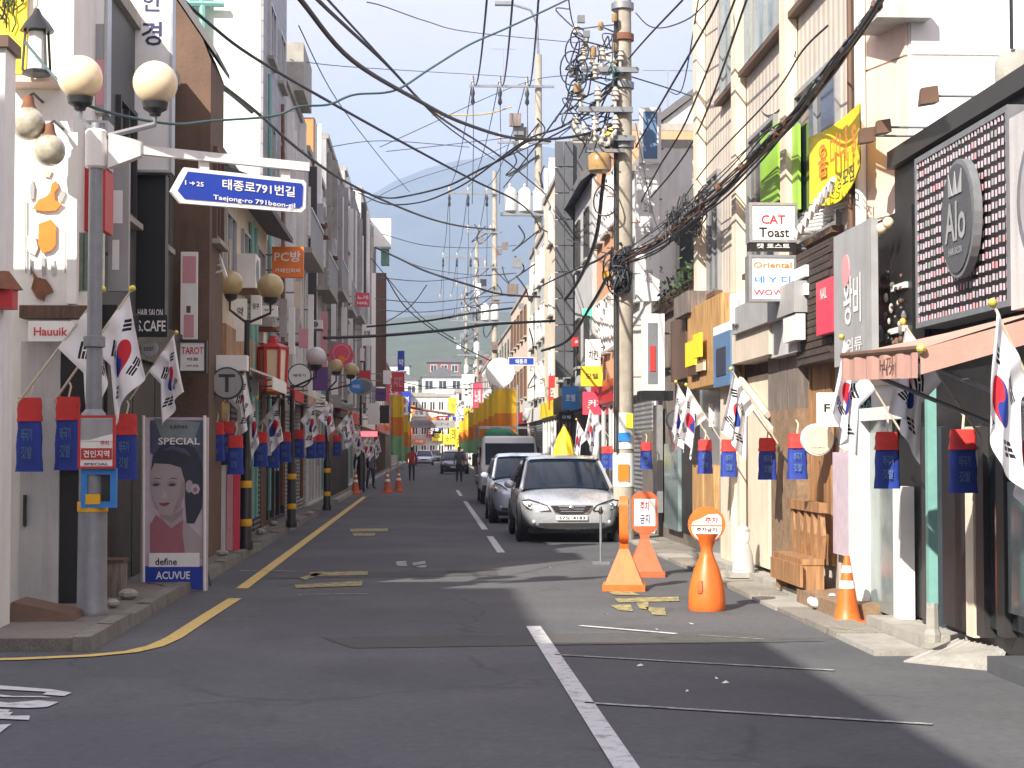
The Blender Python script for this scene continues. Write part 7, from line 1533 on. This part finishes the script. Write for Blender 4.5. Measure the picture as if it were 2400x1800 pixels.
for lab,pxf,pyf,h_,ms,st,rz in [('person in red jacket and dark trousers walking up the lane',965,1127,1.68,('skin','hair_black','coat_red','trousers_navy','shoe_dark'),.2,math.pi),('person in black coat walking past the distant cones',846,1154,1.72,('skin','hair_black','coat_black','coat_black','shoe_dark'),.2,math.pi),
    ('person in dark clothes walking beside the parked cars',1076,1130,1.68,('skin','hair_black','coat_grey','trousers_navy','shoe_dark'),.16,0),('person in black standing in the shade by the truck',1122,1136,1.66,('skin','hair_black','coat_black','trousers_navy','shoe_dark'),.05,0),('person in grey among the shaded shopfronts beyond the cones',868,1146,1.66,('skin','hair_black','coat_grey','trousers_navy','shoe_dark'),.1,.6)]:
    g = G(pxf,pyf); ppl.append(person(lab,g.x,g.y,h_,ms,st,rz))
bpy.context.view_layer.update(); dg = bpy.context.evaluated_depsgraph_get()
for o,(lab,x,y,h_,ms,rz) in ppl:
    me = bpy.data.meshes.new_from_object(o.evaluated_get(dg)); bpy.data.objects.remove(o); k = h_/1.7
    for m in ms: me.materials.append(M(m))
    for p in me.polygons:
        c = sum((me.vertices[i].co for i in p.vertices),Vector())/len(p.vertices)/k; z = c.z
        if z > 1.64 or (z > 1.5 and c.y > .035): i = 1
        elif z > 1.455: i = 0
        elif abs(c.x) > .16 and z < .87: i = 0
        elif z > .84 or abs(c.x) > .19: i = 2
        elif z > .08: i = 3
        else: i = 4
        p.material_index = i; p.use_smooth = True
    me.name = 'person'; q = bpy.data.objects.new('person',me); COL.objects.link(q); q.location = (x,y,0); q.rotation_euler = (0,0,rz); tag(q,lab,'person','people in the street')
    # face: nose, ears and hair cap as children
    hb = MB(); hb.ball((0,-.005*k,1.655*k),.088*k,12,8,sy=1.1,sz=.72); put(hb,'hair',ms[1],q,60,local=True)
    for sg in (-1,1):
        e = MB(); e.ball((sg*.078*k,-.01*k,1.58*k),.02*k,6,5,sx=.5); put(e,'ear',ms[0],q,60,local=True)
        e = MB(); e.ball((sg*.03*k,-.108*k,1.60*k),.010*k,6,5); put(e,'eye',ms[1],q,60,local=True)
    e = MB(); e.ball((0,-.118*k,1.57*k),.016*k,6,5,sz=1.4); put(e,'nose',ms[0],q,60,local=True)
    e = MB(); e.ball((0,-.108*k,1.525*k),.018*k,6,4,sx=1.2,sz=.35); put(e,'mouth','red_ink',q,60,local=True)
# ================================================================== YELLOW, ORANGE AND GREEN CLOTH BANNERS
mat('cloth_yellow',(.72,.47,.02),.75,.12,4); mat('cloth_orange',(.62,.20,.012),.75,.12,4); mat('cloth_green',(.20,.42,.19),.75,.12,4)
def striped(x, y, ztop, hgt, wd, label, side):
    t_ = thing('striped_banner',label,'banner',(x,y,0),'yellow orange and green cloth banners')
    q = MB(); q.tube([(x+side*wd*.55,y,0),(x+side*wd*.55,y,ztop+.15)],.03,6); put(q,'pole','frame_alu',t_)
    for k,(m,a,b_) in enumerate((('cloth_yellow',0,.36),('cloth_orange',.36,.68),('cloth_green',.68,1))):
        q = MB(); N_ = 6
        for i in range(N_):
            xa,xb = x-wd/2+wd*i/N_, x-wd/2+wd*(i+1)/N_; ya,yb = y+.05*math.sin(i*1.7+y),y+.05*math.sin((i+1)*1.7+y)
            q.add([(xa,ya,ztop-hgt*b_),(xb,yb,ztop-hgt*b_),(xb,yb,ztop-hgt*a),(xa,ya,ztop-hgt*a),(xa,ya+.012,ztop-hgt*b_),(xb,yb+.012,ztop-hgt*b_),(xb,yb+.012,ztop-hgt*a),(xa,ya+.012,ztop-hgt*a)],[(0,1,2,3),(7,6,5,4)])
        put(q,'cloth_band',m,t_,60)
    q = MB(); q.tube([(x-wd*.55,y,ztop+.03),(x+wd*.6,y,ztop+.03)],.02,6); put(q,'top_rod','frame_alu',t_)
for i,y in enumerate((60,65.5,71.5,79,88,99,112,128)): striped(2.72-.0*i,y,3.7,2.35,.78,'striped cloth banner on a pole along the sunny side',1)
for i,y in enumerate((84,108,132)): striped(-1.5+.0*i-.05*i,y,4.2 if i==0 else 3.7,2.9,.62,'striped cloth banner on a pole along the shaded side',-1)
# cross-street cloth banner and far pennants
rc = camrect(966,985,1066,1003,150); sign(rc,'long pale banner stretched across the far street','sign_grey',[('OPEN',.5,.5,.7,.4,'steel_grey')],t=.06,name='cross_banner',cat='banner')
a,b_ = rc[0]-XR*(rc[4]/2), rc[0]+XR*(rc[4]/2)
for k,(p,q_) in enumerate(((Vector((-3.1,150,a.z)),a),(b_,Vector((4.1,150,b_.z))))): q = MB(); q.tube([p,q_],.03,5); solo(q,'banner_rope','cable_thin','rope holding the long pale banner across the far street','rope','banner ropes')
cable([(962,955,150),(1000,962,150),(1066,972,150)],.12,'rust','rusty brown pipe spanning the far street',name='span_pipe')
rnd = random.Random(33)
for i in range(34):
    Y = rnd.uniform(110,196); s_ = 1 if rnd.random() < .55 else -1; x = (rnd.uniform(2.6,3.8) if s_ > 0 else rnd.uniform(-3.1,-2.1)); z = rnd.uniform(2.4,7); w_ = rnd.uniform(.5,1.1); h_ = rnd.uniform(.7,2.6); m = rnd.choice(['sign_white','sign_yellow','sign_red','sign_blue','sign_orange','sign_white','sign_pinkred'])
    t_ = sign((Vector((x,Y,z)),XR,ZU,NY,w_,h_),'small far %s projecting sign near the end of the street' % m.replace('sign_','').replace('pinkred','crimson'),m,[(rnd.choice(['커피','호텔','모텔','치킨','당구','노래']),.5,.5,.6,.5,'black_ink' if m in ('sign_white','sign_yellow') else 'sign_white')],t=.15,name='far_sign',group='far shop signs near the street end',arm=4.1 if s_ > 0 else -3.2)
for i in range(26):
    x = rnd.uniform(-8,8); z = rnd.uniform(2.4,6.5); y0 = 205.85 if x < -2.3 or x > 3.4 else 209.8; w_ = rnd.uniform(.8,2.2); h_ = rnd.uniform(.5,1.4); m = rnd.choice(['sign_white','sign_yellow','sign_red','sign_orange','sign_blue'])
    sign((Vector((x,y0-.2,z)),XR,ZU,NY,w_,h_),'small %s wall sign on the block closing the street' % m.replace('sign_',''),m,[(rnd.choice(['호텔','모텔','미용실']),.5,.5,.6,.5,'black_ink' if m in ('sign_white','sign_yellow') else 'sign_white')],t=.15,name='far_sign',group='signs on the closing blocks')
# roof tanks, small antennas above the roofs
for i,(x,y,z) in enumerate([(6.5,56,10.4),(6,75,8.4),(-5.5,62,11.2),(-5,90,10.8),(6,118,7.6)]):
    t_ = thing('water_tank','pale rooftop water tank on the street roofs','tank',(x,y,z),'rooftop water tanks'); q = MB(); q.lathe((x,y,z+.3),[(.7,0),(.75,.1),(.75,1.3),(.5,1.55),(.1,1.65)],16); put(q,'drum',['sign_yellow','sign_blue2','frame_white'][i%3],t_,40); q = MB(); q.box(x-.7,x+.7,y-.7,y+.7,z,z+.3); put(q,'plinth','concrete',t_)
# thin roof aerials
for px,py,Y in ((1180,25+90,120),(1565,165,60)):
    c = P(px,py,Y); q = MB(); q.tube([c-ZU*3,c],.03,5); q.tube([c-XR*.9,c+XR*.9],.02,4); solo(q,'roof_aerial','frame_alu','thin roof aerial against the sky','aerial','roof aerials')
rl = random.Random(8)
for i,(px,py) in enumerate([(1700,1600),(1610,1620),(1500,1560),(1330,1590),(1680,1590),(1420,1440),(1290,1330),(1540,1475),(1620,1462)]):
    c = G(px,py,.006); a = rl.uniform(0,3.1); s_ = rl.uniform(.012,.03); d = Vector((math.cos(a),math.sin(a),0))*s_; e = Vector((-d.y,d.x,0))*.6; q = MB(); q.add([c-d-e,c+d-e*.7,c+d*.9+e+ZU*.012,c-d*.8+e*.8],[(0,1,2,3)]); solo(q,'paper_scrap',rl.choice(['paper_white','concrete','stone_brown']),'tiny scrap of litter lying on the road surface','litter','scraps of litter on the road')
# ================================================================== HAZE
q = MB(); q.box(-5200,5200,-120,5200,-1.2,760); hz = put(q,'haze',[]); hz['kind'] = 'stuff'
m = bpy.data.materials.new('haze_air'); m.use_nodes = True; t = m.node_tree; t.nodes.clear(); pv = t.nodes.new('ShaderNodeVolumePrincipled'); ot = t.nodes.new('ShaderNodeOutputMaterial')
pv.inputs['Density'].default_value = .00045; pv.inputs['Color'].default_value = (.50,.635,.90,1); pv.inputs['Anisotropy'].default_value = 0; t.links.new(pv.outputs[0],ot.inputs['Volume']); hz.data.materials.append(m)
hz.display_type = 'WIRE'
SC.cycles.volume_bounces = 1
